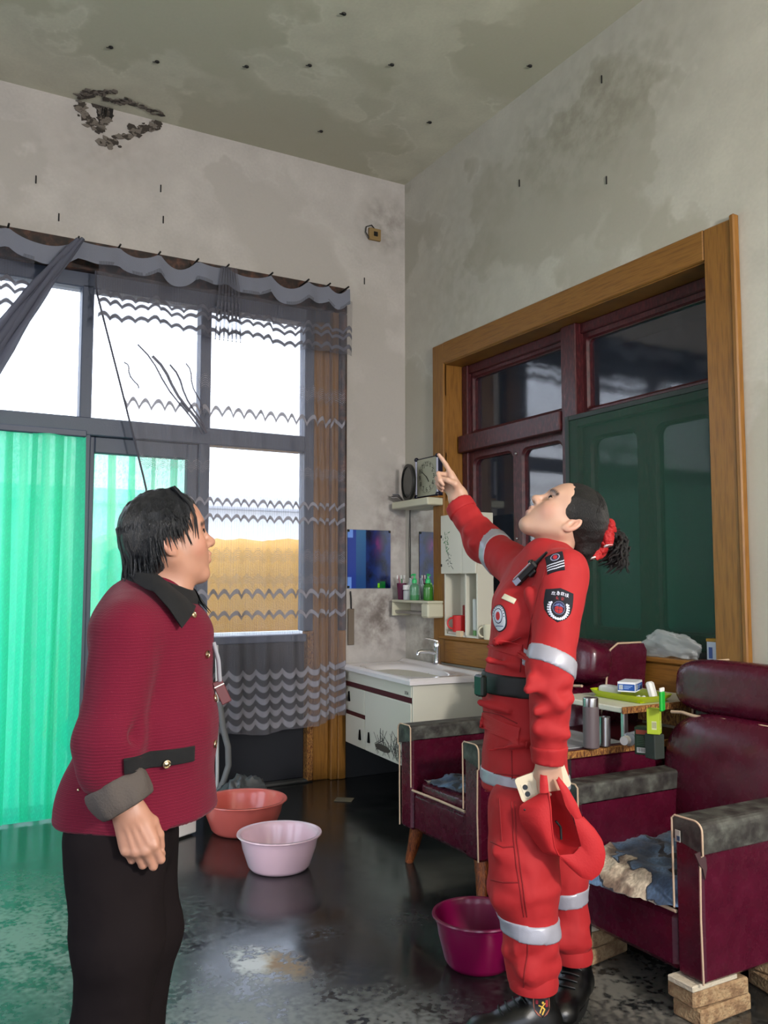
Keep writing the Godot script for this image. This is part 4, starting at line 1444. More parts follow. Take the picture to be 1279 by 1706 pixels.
	for k in 8:
		yg.fill_rect(Rect2i(26 + k * 3, 50, 1, 24), Color(0.2, 0.2, 0.1))
	med_box("medicine_box", "yellow green box leaning against the near armchair back", Vector3(-0.775, 0.791, 3.070), 0.6, Vector3(0.045, 0.09, 0.045), Color(0.6, 0.68, 0.16), tex(yg))
	var under := obj("carton", mb_box((Vector3(-0.771, 0.790, 3.066)) + Vector3(0, -0.0445, 0), Vector3(0.05, 0.088, 0.05), 0.003), mat(Color(0.12, 0.15, 0.13), 0.6))
	tag(under, "dark carton under the yellow green box on the side table", "box")
	var tp: Vector3 = Vector3(-0.796, 0.882, 3.130)
	var tu := thing("ointment_tube", "bright green and white ointment tube standing in the yellow green box", "tube", tp, 0.4)
	obj("body", mb_box(Vector3(0, 0.033, 0), Vector3(0.034, 0.07, 0.012), 0.004), mat(Color(0.08, 0.62, 0.2), 0.35), tu)
	obj("cap", mb_box(Vector3(0, 0.074, 0), Vector3(0.036, 0.014, 0.008), 0.002), M.white, tu)
	# upper tier
	var trp: Vector3 = Vector3(-0.437, 0.842, 2.547)
	var tr := thing("plastic_tray", "yellow green plastic tray on the upper tier of the side table", "tray", Vector3(-0.44, 0.8415, 2.62), 0.0)
	var tb := MB.new()
	tb.grid(48, 6, func(u: float, v: float):
		var a: float = u * TAU
		var s := 1.0 - 0.18 * (1.0 - minf(v * 1.4, 1.0))
		var q := Vector2(signf(cos(a)) * pow(absf(cos(a)), 0.4), signf(sin(a)) * pow(absf(sin(a)), 0.4)) * (s if v < 0.95 else 1.03)
		return Vector3(q.x * 0.1, 0.03 * v, q.y * 0.165), true)
	tb.box(Vector3(0, 0.002, 0), Vector3(0.16, 0.004, 0.27), 0.001)
	obj("tray_body", tb, mat(Color(0.66, 0.72, 0.06), 0.35), tr)
	var blue := picture(128, 64, Color(0.9, 0.9, 0.92))
	blue.fill_rect(Rect2i(0, 12, 128, 44), Color(0.06, 0.28, 0.6))
	blue.fill_rect(Rect2i(8, 18, 30, 32), Color(0.75, 0.78, 0.8))
	for k in 40:
		blue.fill_rect(Rect2i(10 + (k * 7) % 26, 20 + (k * 11) % 28, 2, 2), Color(0.1, 0.1, 0.15))
	for k in 3:
		stroke(blue, [Vector2(46, 24 + k * 9), Vector2(110 - k * 14, 24 + k * 9)], Color(0.7, 0.8, 0.95), 1.2)
	med_box("medicine_box", "blue and white medicine box lying on the yellow green tray", Vector3(-0.43, 0.873, 2.61), 0.55, Vector3(0.13, 0.042, 0.075), Color(0.85, 0.86, 0.88), tex(blue))
	var ph := thing("pill_strip", "dark blister strip under the medicine box in the yellow green tray", "pills", Vector3(-0.45, 0.8455, 2.68), 0.5)
	obj("sheet", mb_box(Vector3(0, 0.003, 0), Vector3(0.1, 0.005, 0.045), 0.002), M.dark, ph)
	for k in 10:
		var pb := MB.new()
		pb.ball(Vector3(-0.038 + (k % 5) * 0.019, 0.007, -0.011 if k < 5 else 0.011), Vector3(0.007, 0.005, 0.007), 8, 6)
		obj("pill", pb, M.white, ph)
	var tsb := MB.new()
	pad(tsb, Vector3.ZERO, Vector3(0.03, 0.02, 0.055), 0.6, 16, 10)
	var ts := obj("tissue", tsb, mat(Color(0.8, 0.8, 0.8), 0.9))
	ts.position = Vector3(-0.45, 0.867, 2.51)
	tag(ts, "crumpled white tissue at the far end of the yellow green tray", "tissue")
	var bt := thing("white_bottle", "small white bottle leaning beside the tray on the side table", "bottle", Vector3(-0.389, 0.842, 2.707), 0.2)
	var wb := MB.new()
	wb.xf = Transform3D(Basis(Vector3(1, 0, 0), -0.3), Vector3(0, 0.0, 0))
	wb.box(Vector3(0, 0.04, 0), Vector3(0.035, 0.075, 0.03), 0.008)
	obj("body", wb, M.white, bt)

func med_box(called: String, label: String, at: Vector3, turn: float, size: Vector3, c: Color, t: Texture2D) -> void:
	var r := thing(called, label, "box", at, turn)
	obj("carton", mb_box(Vector3(0, size.y / 2, 0), size, 0.0015), mat(c, 0.5), r)
	for s in 2:
		var b := MB.new()
		var w := size.x if s == 0 else size.z
		b.xf = Transform3D(Basis(Vector3.UP, 0.0 if s == 0 else -PI / 2), Vector3(0, 0, size.z / 2 + 0.0003) if s == 0 else Vector3(-size.x / 2 - 0.0003, 0, 0))
		b.grid(1, 1, func(u: float, v: float): return Vector3((u - 0.5) * w * 0.94, size.y * (0.97 - 0.94 * v), 0))
		obj("print", b, mat(Color.WHITE, 0.5, {"tex": t}), r)

func washstand() -> void:
	var w := thing("washstand", "white wall hung washbasin cabinet with dark red stripes in the corner", "washbasin", Vector3(-0.52, 0, 0.075), -0.07)
	var Lz := 1.0
	var D := 0.47
	var wb: Material = M.white_board
	obj("cabinet", between(Vector3(0.012, 0.265, 0.01), Vector3(D, 0.745, Lz - 0.01), 0.003), wb, w)
	obj("side_panel", between(Vector3(0.0, 0.262, Lz - 0.012), Vector3(D, 0.746, Lz), 0.003), wb, w)
	obj("apron", between(Vector3(-0.004, 0.668, 0.0), Vector3(0.012, 0.745, Lz - 0.014), 0.002), wb, w)
	obj("stripe", between(Vector3(-0.001, 0.636, 0.0), Vector3(0.012, 0.668, Lz - 0.014), 0.001), M.stripe_dark, w)
	var dr := obj("drawer", between(Vector3(-0.006, 0.478, 0.02), Vector3(0.012, 0.634, 0.33), 0.003), wb, w)
	obj("stripe", between(Vector3(-0.001, 0.45, 0.02), Vector3(0.012, 0.478, 0.33), 0.001), M.stripe_dark, w)
	var d1 := obj("door", between(Vector3(-0.006, 0.262, 0.02), Vector3(0.012, 0.45, 0.33), 0.003), wb, w)
	var d2 := obj("door", between(Vector3(-0.006, 0.262, 0.34), Vector3(0.012, 0.634, Lz - 0.016), 0.003), wb, w)
	for q in [[dr, Vector3(-0.008, 0.57, 0.09)], [d1, Vector3(-0.008, 0.345, 0.27)], [d2, Vector3(-0.008, 0.35, 0.41)]]:
		var hb := MB.new()
		hb.xf = Transform3D(Basis(Vector3.UP, PI / 2), q[1])
		hb.prism(PackedVector2Array([Vector2(-0.012, -0.03), Vector2(0.012, -0.03), Vector2(0.0, 0.035)]), -0.01)
		obj("handle", hb, M.dark, q[0])
	# printed grass on the large door
	var im := Image.create(128, 128, false, Image.FORMAT_RGBA8)
	im.fill(Color(0.3, 0.3, 0.26, 0.0))
	var rng := RandomNumberGenerator.new()
	rng.seed = 5
	for k in 46:
		var x := 10 + rng.randf() * 108
		var y := 126 - rng.randf() * 30
		var hh := 16 + rng.randf() * 60
		stroke(im, [Vector2(x, y), Vector2(x + rng.randfn() * 5, y - hh * 0.5), Vector2(x + rng.randfn() * 12, y - hh)], Color(0.2, 0.2, 0.2, 0.75), 0.9)
	disc(im, Vector2(40, 100), Vector2(30, 12), Color(0.22, 0.2, 0.18, 0.8))
	var pb := MB.new()
	pb.grid(1, 1, func(u: float, v: float): return Vector3(-0.0068, 0.5 - 0.23 * v, 0.46 + u * 0.46))
	obj("print", pb, mat(Color.WHITE, 0.5, {"tex": tex(im), "alpha": 1.0}), d2)
	words("USA", 0.02, M.dark, w, Transform3D(Basis(Vector3.UP, -PI / 2), Vector3(-0.0055, 0.69, 0.93)))
	# ceramic top with a sunk bowl and a raised rear ledge
	var cb := MB.new()
	var x0 := -0.035
	var x1 := D + 0.01
	var z0 := -0.02
	var z1 := Lz + 0.03
	var surf := func(u: float, v: float) -> Vector3:
		var x := lerpf(x0, x1, u)
		var z := lerpf(z0, z1, v)
		var q := Vector2((x - 0.2) / 0.185, (z - 0.52) / 0.4)
		var r := pow(pow(absf(q.x), 3.2) + pow(absf(q.y), 3.2), 1.0 / 3.2)
		var y := 0.78 - 0.13 * (1.0 - smoothstep(0.55, 1.0, r)) - 0.006 * (1.0 - smoothstep(0.98, 1.12, r))
		y += 0.02 * smoothstep(0.40, 0.44, x)
		var e := minf(minf(u, 1.0 - u) * (x1 - x0), minf(v, 1.0 - v) * (z1 - z0))
		y -= 0.012 * pow(clampf(1.0 - e / 0.014, 0, 1), 2.0)
		return Vector3(x, y, z)
	cb.grid(56, 84, surf)
	for side in 4:
		cb.grid(40, 2, func(u: float, v: float):
			var p: Vector3 = surf.call(u if side < 2 else (0.0 if side == 2 else 1.0), (0.0 if side == 0 else 1.0) if side < 2 else u)
			if v > 0.4:
				p.y = 0.745
			return p)
	obj("basin", cb, M.ceramic, w)
	var ob := MB.new()
	ob.ball(Vector3(0.36, 0.735, 0.52), Vector3(0.006, 0.012, 0.012), 12, 8)
	obj("overflow", ob, M.dark, w)
	var fp: Vector3 = Vector3(-0.237, 0.800, 0.775)
	var f := thing("faucet", "chrome lever faucet on the white washbasin", "faucet", Vector3(-0.105, 0.797, 0.58), -0.25)
	var fb := MB.new()
	fb.lathe([Vector2(0, 0), Vector2(0.03, 0), Vector2(0.03, 0.006), Vector2(0.024, 0.012), Vector2(0.021, 0.06), Vector2(0.025, 0.11), Vector2(0.024, 0.135), Vector2(0.015, 0.147), Vector2(0, 0.15)], 28)
	obj("body", fb, M.chrome, f)
	var sb := MB.new()
	sb.tube([Vector3(-0.01, 0.075, 0), Vector3(-0.06, 0.085, 0), Vector3(-0.115, 0.085, 0), Vector3(-0.13, 0.078, 0), Vector3(-0.133, 0.062, 0)], [0.017, 0.0145, 0.013, 0.013, 0.012], 14)
	obj("spout", sb, M.chrome, f)
	var lv := MB.new()
	lv.tube([Vector3(0.0, 0.145, 0), Vector3(-0.03, 0.16, 0), Vector3(-0.085, 0.172, 0.0)], [0.014, 0.008, 0.005], 10)
	obj("lever", lv, M.chrome, f)
	# small tap on the side of the cabinet
	var tp: Vector3 = Vector3(-0.180, 0.699, 1.100)
	var t := thing("side_tap", "small chrome tap sticking out of the washbasin cabinet side", "tap", tp)
	var tb := MB.new()
	tb.tube([Vector3(0, 0.015, -0.04), Vector3(0, 0.015, 0.03), Vector3(0, 0.005, 0.045), Vector3(0, -0.04, 0.048)], [0.013, 0.013, 0.012, 0.01], 12)
	obj("body", tb, M.chrome, t)
	var th := MB.new()
	th.tube([Vector3(0, 0.02, 0.015), Vector3(0, 0.04, 0.015), Vector3(0.03, 0.046, 0.015)], [0.008, 0.007, 0.005], 8)
	obj("handle", th, M.chrome, t)

func wall_shelf() -> void:
	var s := thing("corner_shelf", "white two board wall shelf with a mirror between the boards above the washbasin", "shelf", Vector3(0, 0, 0))
	var cream := mat(Color(0.77, 0.76, 0.67), 0.4)
	obj("upper_board", between(Vector3(-0.15, 1.845, 0.06), Vector3(0, 1.895, 0.54), 0.006), cream, s)
	obj("lower_board", between(Vector3(-0.15, 1.19, 0.06), Vector3(0, 1.207, 0.54), 0.004), cream, s)
	obj("bracket", between(Vector3(-0.15, 1.095, 0.45), Vector3(0, 1.19, 0.54), 0.01), cream, s)
	obj("bracket", between(Vector3(-0.15, 1.095, 0.06), Vector3(0, 1.19, 0.075), 0.004), cream, s)
	var rb := MB.new()
	rb.tube([Vector3(-0.12, 1.125, 0.07), Vector3(-0.12, 1.125, 0.46)], 0.012, 12)
	obj("towel_rail", rb, M.steel, s)
	obj("mirror", between(Vector3(-0.006, 1.207, 0.075), Vector3(-0.001, 1.845, 0.53), 0.0), mat(Color(0.86, 0.88, 0.88), 0.03, {"metal": 1.0}), s)
	obj("mirror_edge", between(Vector3(-0.012, 1.207, 0.525), Vector3(-0.0, 1.845, 0.538), 0.001), M.dark, s)
	var wb := MB.new()
	wb.tube([Vector3(-0.006, 1.85, 0.075), Vector3(-0.012, 1.6, 0.07), Vector3(-0.01, 1.3, 0.074)], 0.0035, 6)
	obj("cord", wb, M.wire, s)
	# clock
	var c := thing("clock", "square clock with dark blue corner posts on the upper shelf", "clock", Vector3(-0.055, 1.9095, 0.40), 0.0)
	obj("plinth", between(Vector3(-0.018, -0.0145, -0.17), Vector3(0.04, 0.0, 0.15), 0.003), M.ochre_h, c)
	obj("case", between(Vector3(-0.012, 0.0, -0.14), Vector3(0.03, 0.275, 0.14), 0.006), mat(Color(0.06, 0.07, 0.16), 0.35), c)
	var face := picture(128, 128, Color(0.66, 0.66, 0.58))
	for k in 60:
		var a := k * TAU / 60
		stroke(face, [Vector2(64, 64) + Vector2(cos(a), sin(a)) * 56, Vector2(64, 64) + Vector2(cos(a), sin(a)) * (52 if k % 5 else 48)], Color(0.2, 0.2, 0.2), 0.7)
	var fb := MB.new()
	fb.grid(1, 1, func(u: float, v: float): return Vector3(-0.0126, 0.265 - v * 0.255, -0.125 + u * 0.25))
	var fc := obj("dial", fb, mat(Color.WHITE, 0.35, {"tex": tex(face)}), c)
	for k in 12:
		var a := k * TAU / 12
		words(str(12 if k == 0 else k), 0.03, M.dark, fc, Transform3D(Basis(Vector3.UP, -PI / 2), Vector3(-0.0132, 0.1375 + cos(a) * 0.088, sin(a) * 0.088)), "numeral")
	for q in [[2.45, 0.05, 0.007], [5.3, 0.085, 0.005]]:
		var hb := MB.new()
		hb.xf = Transform3D(Basis(Vector3.RIGHT, q[0]), Vector3(-0.0145, 0.1375, 0))
		hb.box(Vector3(0, q[1] * 0.4, 0), Vector3(0.0015, q[1], q[2]), 0.0005)
		obj("hand", hb, M.black, fc)
	for q in [[0.27, -0.135], [0.27, 0.135], [0.01, 0.135], [0.01, -0.135]]:
		var kb := MB.new()
		kb.ball(Vector3(-0.012, q[0], q[1]), Vector3(0.016, 0.016, 0.016), 14, 10)
		obj("corner_knob", kb, mat(Color(0.05, 0.05, 0.14), 0.3), c)
	for z in [-0.135, 0.135]:
		var pb := MB.new()
		pb.tube([Vector3(-0.014, 0.01, z), Vector3(-0.014, 0.27, z)], 0.007, 10)
		obj("post", pb, mat(Color(0.62, 0.63, 0.72), 0.3), c)
	var r := thing("round_mirror", "dark rimmed round mirror leaning on the upper shelf beside the clock", "mirror", Vector3(-0.115, 1.8955, 0.235), -0.2)
	var rb2 := MB.new()
	rb2.xf = Transform3D(Basis(Vector3(0, 0, 1), PI / 2), Vector3(0, 0.128, 0))
	rb2.lathe([Vector2(0.108, -0.008), Vector2(0.112, -0.014), Vector2(0.122, -0.014), Vector2(0.128, -0.006), Vector2(0.128, 0.01), Vector2(0.108, 0.012)], 40)
	obj("rim", rb2, mat(Color(0.1, 0.11, 0.11), 0.4), r)
	var rd := MB.new()
	rd.xf = Transform3D(Basis(Vector3(0, 0, 1), PI / 2), Vector3(0, 0.128, 0))
	rd.lathe([Vector2(0.0, 0.006), Vector2(0.11, 0.006), Vector2(0.11, -0.002), Vector2(0.0, -0.002)], 40)
	obj("glass", rd, mat(Color(0.3, 0.31, 0.3), 0.25, {"metal": 0.6}), r)
	for k in 3:
		var nb := obj("folded_paper", mb_box(Vector3.ZERO, Vector3(0.1, 0.006, 0.05), 0.002), mat([Color(0.6, 0.58, 0.58), Color(0.42, 0.4, 0.4), Color(0.5, 0.5, 0.52)][k], 0.8))
		nb.transform = Transform3D(Basis.from_euler(Vector3(0.0, 0.5 + k * 0.12, -0.3)), Vector3(-0.11, 1.914 + 0.011 * k, 0.075))
		tag(nb, ["light folded paper at the left end of the upper shelf", "dark folded paper in the small pile on the upper shelf", "topmost folded paper of the pile on the upper shelf"][k], "paper")
	# toiletries on the lower board
	var y0 := 1.2075
	var cup := thing("toothbrush_cup", "purple tumbler holding toothbrushes on the lower shelf", "cup", Vector3(-0.1, y0, 0.115))
	var cb := MB.new()
	cb.lathe([Vector2(0, 0), Vector2(0.026, 0), Vector2(0.036, 0.115), Vector2(0.033, 0.115), Vector2(0.024, 0.004), Vector2(0, 0.004)], 24)
	obj("tumbler", cb, mat(Color(0.36, 0.1, 0.24), 0.25), cup)
	for k in 3:
		var br := thing("toothbrush", ["white toothbrush in the purple tumbler", "green toothbrush in the purple tumbler", "pink toothbrush in the purple tumbler"][k], "toothbrush", Vector3(-0.1, y0, 0.115))
		var bb := MB.new()
		var a := k * 2.1
		var base := Vector3(-0.012 * cos(a), 0.008, -0.012 * sin(a))
		var tip := Vector3(0.026 * cos(a), 0.17, 0.03 * sin(a))
		bb.tube([base, base.lerp(tip, 0.5), tip], [0.005, 0.004, 0.0035], 8)
		obj("handle", bb, mat([Color(0.8, 0.8, 0.8), Color(0.2, 0.5, 0.3), Color(0.75, 0.4, 0.5)][k], 0.4), br)
		var hb := MB.new()
		hb.box(tip + Vector3(-0.006, -0.012, 0), Vector3(0.01, 0.026, 0.009), 0.001)
		obj("bristles", hb, M.white, br)
	var cl := MB.new()
	cl.lathe([Vector2(0, 0), Vector2(0.022, 0), Vector2(0.024, 0.1), Vector2(0.01, 0.13), Vector2(0.01, 0.15), Vector2(0.0, 0.152)], 20)
	var clo := obj("clear_bottle", cl, mat(Color(0.75, 0.8, 0.82), 0.08, {"alpha": 0.35}))
	clo.position = Vector3(-0.05, y0, 0.15)
	tag(clo, "clear bottle behind the purple tumbler on the lower shelf", "bottle")
	var j := thing("cream_jar", "white screw lid jar on the lower shelf", "jar", Vector3(-0.105, y0, 0.21))
	var jb := MB.new()
	jb.lathe([Vector2(0, 0), Vector2(0.03, 0), Vector2(0.033, 0.005), Vector2(0.033, 0.06), Vector2(0.029, 0.066)], 24)
	obj("body", jb, mat(Color(0.7, 0.72, 0.72), 0.25), j)
	var jl := MB.new()
	jl.lathe([Vector2(0.036, 0.07), Vector2(0.036, 0.1), Vector2(0.034, 0.103), Vector2(0, 0.103)], 24)
	obj("lid", jl, M.white, j)
	for k in 2:
		var p := thing("pump_bottle", "front green hand soap pump bottle on the lower shelf" if k == 0 else "rear green hand soap pump bottle at the right of the lower shelf", "soap bottle", Vector3(-0.11, y0, 0.305) if k == 0 else Vector3(-0.06, y0, 0.40), 0.4 + k)
		var b := MB.new()
		b.lathe([Vector2(0, 0), Vector2(0.03, 0), Vector2(0.034, 0.006), Vector2(0.034, 0.085), Vector2(0.026, 0.105), Vector2(0.013, 0.115), Vector2(0.013, 0.12)], 28)
		obj("bottle", b, mat(Color(0.2, 0.5, 0.16), 0.1, {"alpha": 0.75}) if k == 1 else mat(Color(0.3, 0.6, 0.42), 0.1, {"alpha": 0.5}), p)
		var l := MB.new()
		l.lathe([Vector2(0, 0.002), Vector2(0.0315, 0.002), Vector2(0.0315, 0.08 if k == 1 else 0.035), Vector2(0, 0.08 if k == 1 else 0.035)], 24)
		obj("soap", l, mat(Color(0.2, 0.48, 0.08), 0.2), p)
		var pm := MB.new()
		pm.lathe([Vector2(0, 0.116), Vector2(0.017, 0.116), Vector2(0.017, 0.14), Vector2(0.007, 0.148), Vector2(0.006, 0.17), Vector2(0, 0.17)], 18)
		pm.tube([Vector3(0.008, 0.173, 0), Vector3(-0.02, 0.174, 0), Vector3(-0.036, 0.168, 0)], [0.008, 0.006, 0.005], 10)
		obj("pump", pm, mat(Color(0.16, 0.72, 0.4), 0.35), p)
	# blue poster on the back wall
	var im := Image.create(128, 160, false, Image.FORMAT_RGB8)
	var n := noise(0.025, 17, 4)
	for y in 160:
		for x in 128:
			var q := n.get_noise_2d(x, y * 0.6)
			var c2 := Color(0.05, 0.16, 0.42).lerp(Color(0.02, 0.06, 0.2), clampf(0.5 + q * 1.5, 0, 1))
			if x > 24 and x < 54:
				c2 = Color(0.2, 0.42, 0.62).lerp(Color(0.1, 0.25, 0.5), y / 200.0)
			elif x <= 24:
				c2 = Color(0.14, 0.25, 0.62)
				if y < 22 and x < 16 or y > 128 and x < 12:
					c2 = Color(0.45, 0.62, 0.95)
			var pk := clampf(1.0 - ((Vector2(x, y) - Vector2(88, 40)) / Vector2(26, 52)).length(), 0, 1)
			c2 = c2.lerp(Color(0.42, 0.14, 0.42), pk * 1.2 * clampf(0.6 + q, 0, 1))
			if y > 140 and x > 68 and x < 112:
				c2 = c2.lerp(Color(0.03, 0.4, 0.16), clampf(0.6 + 2.0 * q, 0, 1))
			if x > 88 and x < 95 and y > 145 and y < 158:
				c2 = Color(0.45, 0.8, 0.1)
			im.set_pixel(x, y, c2)
	var po := thing("poster", "blue glossy picture fixed to the back wall above the washbasin", "poster", Vector3(-0.3005, 1.286, 0.006))
	var pob := MB.new()
	pob.box(Vector3(0, 0.2055, -0.002), Vector3(0.347, 0.411, 0.004), 0.0)
	obj("board", pob, mat(Color(0.03, 0.06, 0.18), 0.4), po)
	var pof := MB.new()
	pof.grid(1, 1, func(u: float, v: float): return Vector3((u - 0.5) * 0.345, 0.41 * (1 - v), 0.0006))
	obj("print", pof, mat(Color.WHITE, 0.2, {"tex": tex(im)}), po)
	for q in [Vector3(-0.165, 0.402, 0.002), Vector3(0.165, 0.402, 0.002), Vector3(-0.165, 0.01, 0.002)]:
		obj("clip", mb_box(q, Vector3(0.016, 0.016, 0.008), 0.002), M.dark, po)
	# flat wooden tool on a cord
	var hp: Vector3 = Vector3(-0.452, 1.267, 0.015)
	var tl := thing("hanging_paddle", "flat grey wooden paddle hanging on a cord under the blue picture", "tool", hp)
	var tc := MB.new()
	tc.tube([Vector3(0, 0.0, 0), Vector3(0.004, -0.06, 0.002), Vector3(0.006, -0.125, 0)], 0.005, 6)
	obj("cord", tc, M.wire, tl)
	obj("blade", between(Vector3(-0.02, -0.37, -0.006), Vector3(0.028, -0.12, 0.006), 0.004), mat(Color(0.45, 0.4, 0.35), 0.85, {"bump": M.fine, "depth": 0.1, "tri": Vector3(20, 3, 20)}), tl)
	var jp: Vector3 = Vector3(-0.263, 3.851, 0.012)
	var jb2 := thing("junction_box", "small yellowed square switch box with a black button high in the corner", "switch", jp)
	obj("plate", mb_box(Vector3.ZERO, Vector3(0.098, 0.088, 0.022), 0.004), mat(Color(0.55, 0.45, 0.28), 0.6), jb2)
	obj("button", mb_box(Vector3(0.004, 0.002, 0.013), Vector3(0.032, 0.034, 0.008), 0.003), M.black, jb2)
	var jw := MB.new()
	jw.tube([Vector3(0.0, 0.04, 0.004), Vector3(-0.03, 0.062, 0.01), Vector3(-0.075, 0.04, 0.012), Vector3(-0.08, 0.0, 0.012), Vector3(-0.05, -0.04, 0.01)], 0.004, 6)
	obj("lead", jw, M.wire, jb2)

func sill_things() -> void:
	var y0 := 0.981
	var c := thing("wall_cabinet", "narrow white cabinet with a printed plant door standing on the window board", "cabinet", Vector3(0.0, y0, 0.57))
	var wb: Material = M.white_board
	var H := 0.79
	obj("side", between(Vector3(-0.04, 0, 0.0), Vector3(0.085, H, 0.014), 0.002), wb, c)
	obj("side", between(Vector3(-0.04, 0, 0.235), Vector3(0.085, H - 0.3, 0.25), 0.002), wb, c)
	obj("side", between(Vector3(-0.04, 0, 0.36), Vector3(0.085, H, 0.375), 0.002), wb, c)
	obj("board", between(Vector3(-0.04, 0, 0.014), Vector3(0.085, 0.014, 0.36), 0.002), wb, c)
	obj("board", between(Vector3(-0.04, H - 0.38, 0.014), Vector3(0.085, H - 0.366, 0.36), 0.002), wb, c)
	obj("board", between(Vector3(-0.04, H - 0.014, 0.014), Vector3(0.085, H, 0.36), 0.002), wb, c)
	obj("rear", between(Vector3(0.08, 0.014, 0.014), Vector3(0.085, H - 0.014, 0.36), 0.0), wb, c)
	var d := obj("door", between(Vector3(-0.054, H - 0.385, -0.02), Vector3(-0.041, H, 0.225), 0.003), wb, c)
	obj("door", between(Vector3(-0.054, H - 0.385, 0.229), Vector3(-0.041, H, 0.375), 0.003), wb, c)
	var im := Image.create(64, 128, false, Image.FORMAT_RGBA8)
	im.fill(Color(0.3, 0.5, 0.3, 0))
	var rng := RandomNumberGenerator.new()
	rng.seed = 31
	for k in 40:
		var p := Vector2(20 + rng.randfn() * 8 + k * 0.4, 20 + k * 2.4)
		stroke(im, [p, p + Vector2(rng.randfn() * 6, rng.randfn() * 5)], Color(0.35, 0.55, 0.35, 0.9) if k < 24 else Color(0.4, 0.4, 0.38, 0.9), 1.1)
	var pb := MB.new()
	pb.grid(1, 1, func(u: float, v: float): return Vector3(-0.0548, H - 0.07 - 0.3 * v, 0.0 + u * 0.13))
	obj("print", pb, mat(Color.WHITE, 0.4, {"tex": tex(im), "alpha": 1.0}), d)
	for y in [H - 0.33, H - 0.14]:
		obj("hinge", mb_box(Vector3(-0.056, y, -0.01), Vector3(0.006, 0.018, 0.012), 0.002), M.dark, d)
	# red mug with a tag, red case behind, small white box
	var m := thing("red_mug", "red enamel mug with white dots inside the narrow white cabinet", "mug", Vector3(0.0, y0 + 0.03, 0.69), 2.6)
	var mb := MB.new()
	mb.lathe([Vector2(0, 0), Vector2(0.046, 0), Vector2(0.048, 0.004), Vector2(0.048, 0.105), Vector2(0.0455, 0.105), Vector2(0.045, 0.006), Vector2(0, 0.006)], 28)
	obj("body", mb, M.red_print, m)
	var hb := MB.new()
	var hp := []
	for k in 9:
		var a := -PI / 2 + k * PI / 8
		hp.append(Vector3(0.044 + 0.036 * cos(a), 0.054 + 0.036 * sin(a), 0))
	hb.tube(hp, 0.006, 8)
	obj("handle", hb, M.red_print, m)
	for k in 6:
		var a := 3.4 + 0.5 * (k % 2)
		var db := MB.new()
		db.ball(Vector3(cos(a) * 0.048, 0.025 + 0.028 * int(k / 2.0), sin(a) * 0.048), Vector3(0.006, 0.006, 0.006), 8, 6)
		obj("dot", db, M.white, m)
	var st := obj("soap_dish", between(Vector3(-0.035, y0 + 0.0145, 0.6), Vector3(0.06, y0 + 0.03, 0.79), 0.003), mat(Color(0.75, 0.7, 0.66), 0.5))
	tag(st, "pale tray under the red mug in the narrow cabinet", "tray")
	var rc := obj("red_case", mb_box(Vector3(0.055, y0 + 0.115, 0.69), Vector3(0.02, 0.17, 0.075), 0.004), mat(Color(0.5, 0.06, 0.06), 0.4))
	tag(rc, "tall dark red case behind the red mug in the narrow cabinet", "case")
	var wbx := obj("small_box", mb_box(Vector3(-0.045, y0 + 0.02, 0.755), Vector3(0.028, 0.038, 0.05), 0.002), mat(Color(0.8, 0.72, 0.6), 0.5))
	tag(wbx, "tiny cream box in front of the red mug", "box")
	for k in 2:
		var t := thing("toothpaste_tube", "white toothpaste tube with green cap in the narrow cabinet" if k == 0 else "plain white tube at the right in the narrow cabinet", "tube", Vector3(0.0, y0 + 0.015, 0.86 + 0.042 * k))
		var tb := MB.new()
		tb.box(Vector3(0, 0.13, 0), Vector3(0.02, 0.2, 0.032), 0.006)
		obj("body", tb, mat(Color(0.78, 0.8, 0.78), 0.35), t)
		var cb := MB.new()
		cb.lathe([Vector2(0, 0), Vector2(0.014, 0), Vector2(0.014, 0.03), Vector2(0, 0.03)], 16)
		obj("cap", cb, mat(Color(0.4, 0.6, 0.35), 0.4) if k == 0 else M.white, t)
	var wc := thing("white_cup", "white cup with a round handle standing right of the narrow cabinet", "cup", Vector3(-0.0, y0, 1.02), 2.4)
	var wcb := MB.new()
	wcb.lathe([Vector2(0, 0), Vector2(0.04, 0), Vector2(0.045, 0.09), Vector2(0.042, 0.09), Vector2(0.037, 0.005), Vector2(0, 0.005)], 24)
	obj("body", wcb, mat(Color(0.8, 0.78, 0.68), 0.35), wc)
	var wh := MB.new()
	var whp := []
	for k in 9:
		var a := -PI / 2 + k * PI / 8
		whp.append(Vector3(0.04 + 0.032 * cos(a), 0.045 + 0.032 * sin(a), 0))
	wh.tube(whp, 0.006, 8)
	obj("handle", wh, mat(Color(0.8, 0.78, 0.68), 0.35), wc)
	# clear plastic bag and a small carton at the right end
	var nz := noise(7.0, 44, 4)
	var bb := MB.new()
	bb.grid(60, 36, func(u: float, v: float):
		var t: float = v * PI
		var d2 := Vector3(sin(t) * cos(u * TAU), cos(t), sin(t) * sin(u * TAU))
		var r := 1.0 + 0.45 * nz.get_noise_3dv(d2 * 0.16) + 0.14 * nz.get_noise_3dv(d2 * 0.5)
		return Vector3(d2.x * 0.05, maxf(d2.y, -0.55) * 0.075, d2.z * 0.17) * r, true)
	var bag := obj("plastic_bag", bb, mat(Color(0.85, 0.87, 0.87), 0.3, {"alpha": 0.3, "spec": 0.9, "back": Color(0.6, 0.6, 0.6)}))
	bag.position = Vector3(-0.0, y0 + 0.048, 2.44)
	tag(bag, "crumpled clear plastic bag on the window board behind the near armchair", "bag")
	var k2 := thing("small_carton", "small blue and white carton with a yellow lid at the window corner", "box", Vector3(0.02, y0, 2.69))
	obj("body", mb_box(Vector3(0, 0.045, 0), Vector3(0.05, 0.09, 0.06), 0.002), mat(Color(0.7, 0.74, 0.8), 0.5), k2)
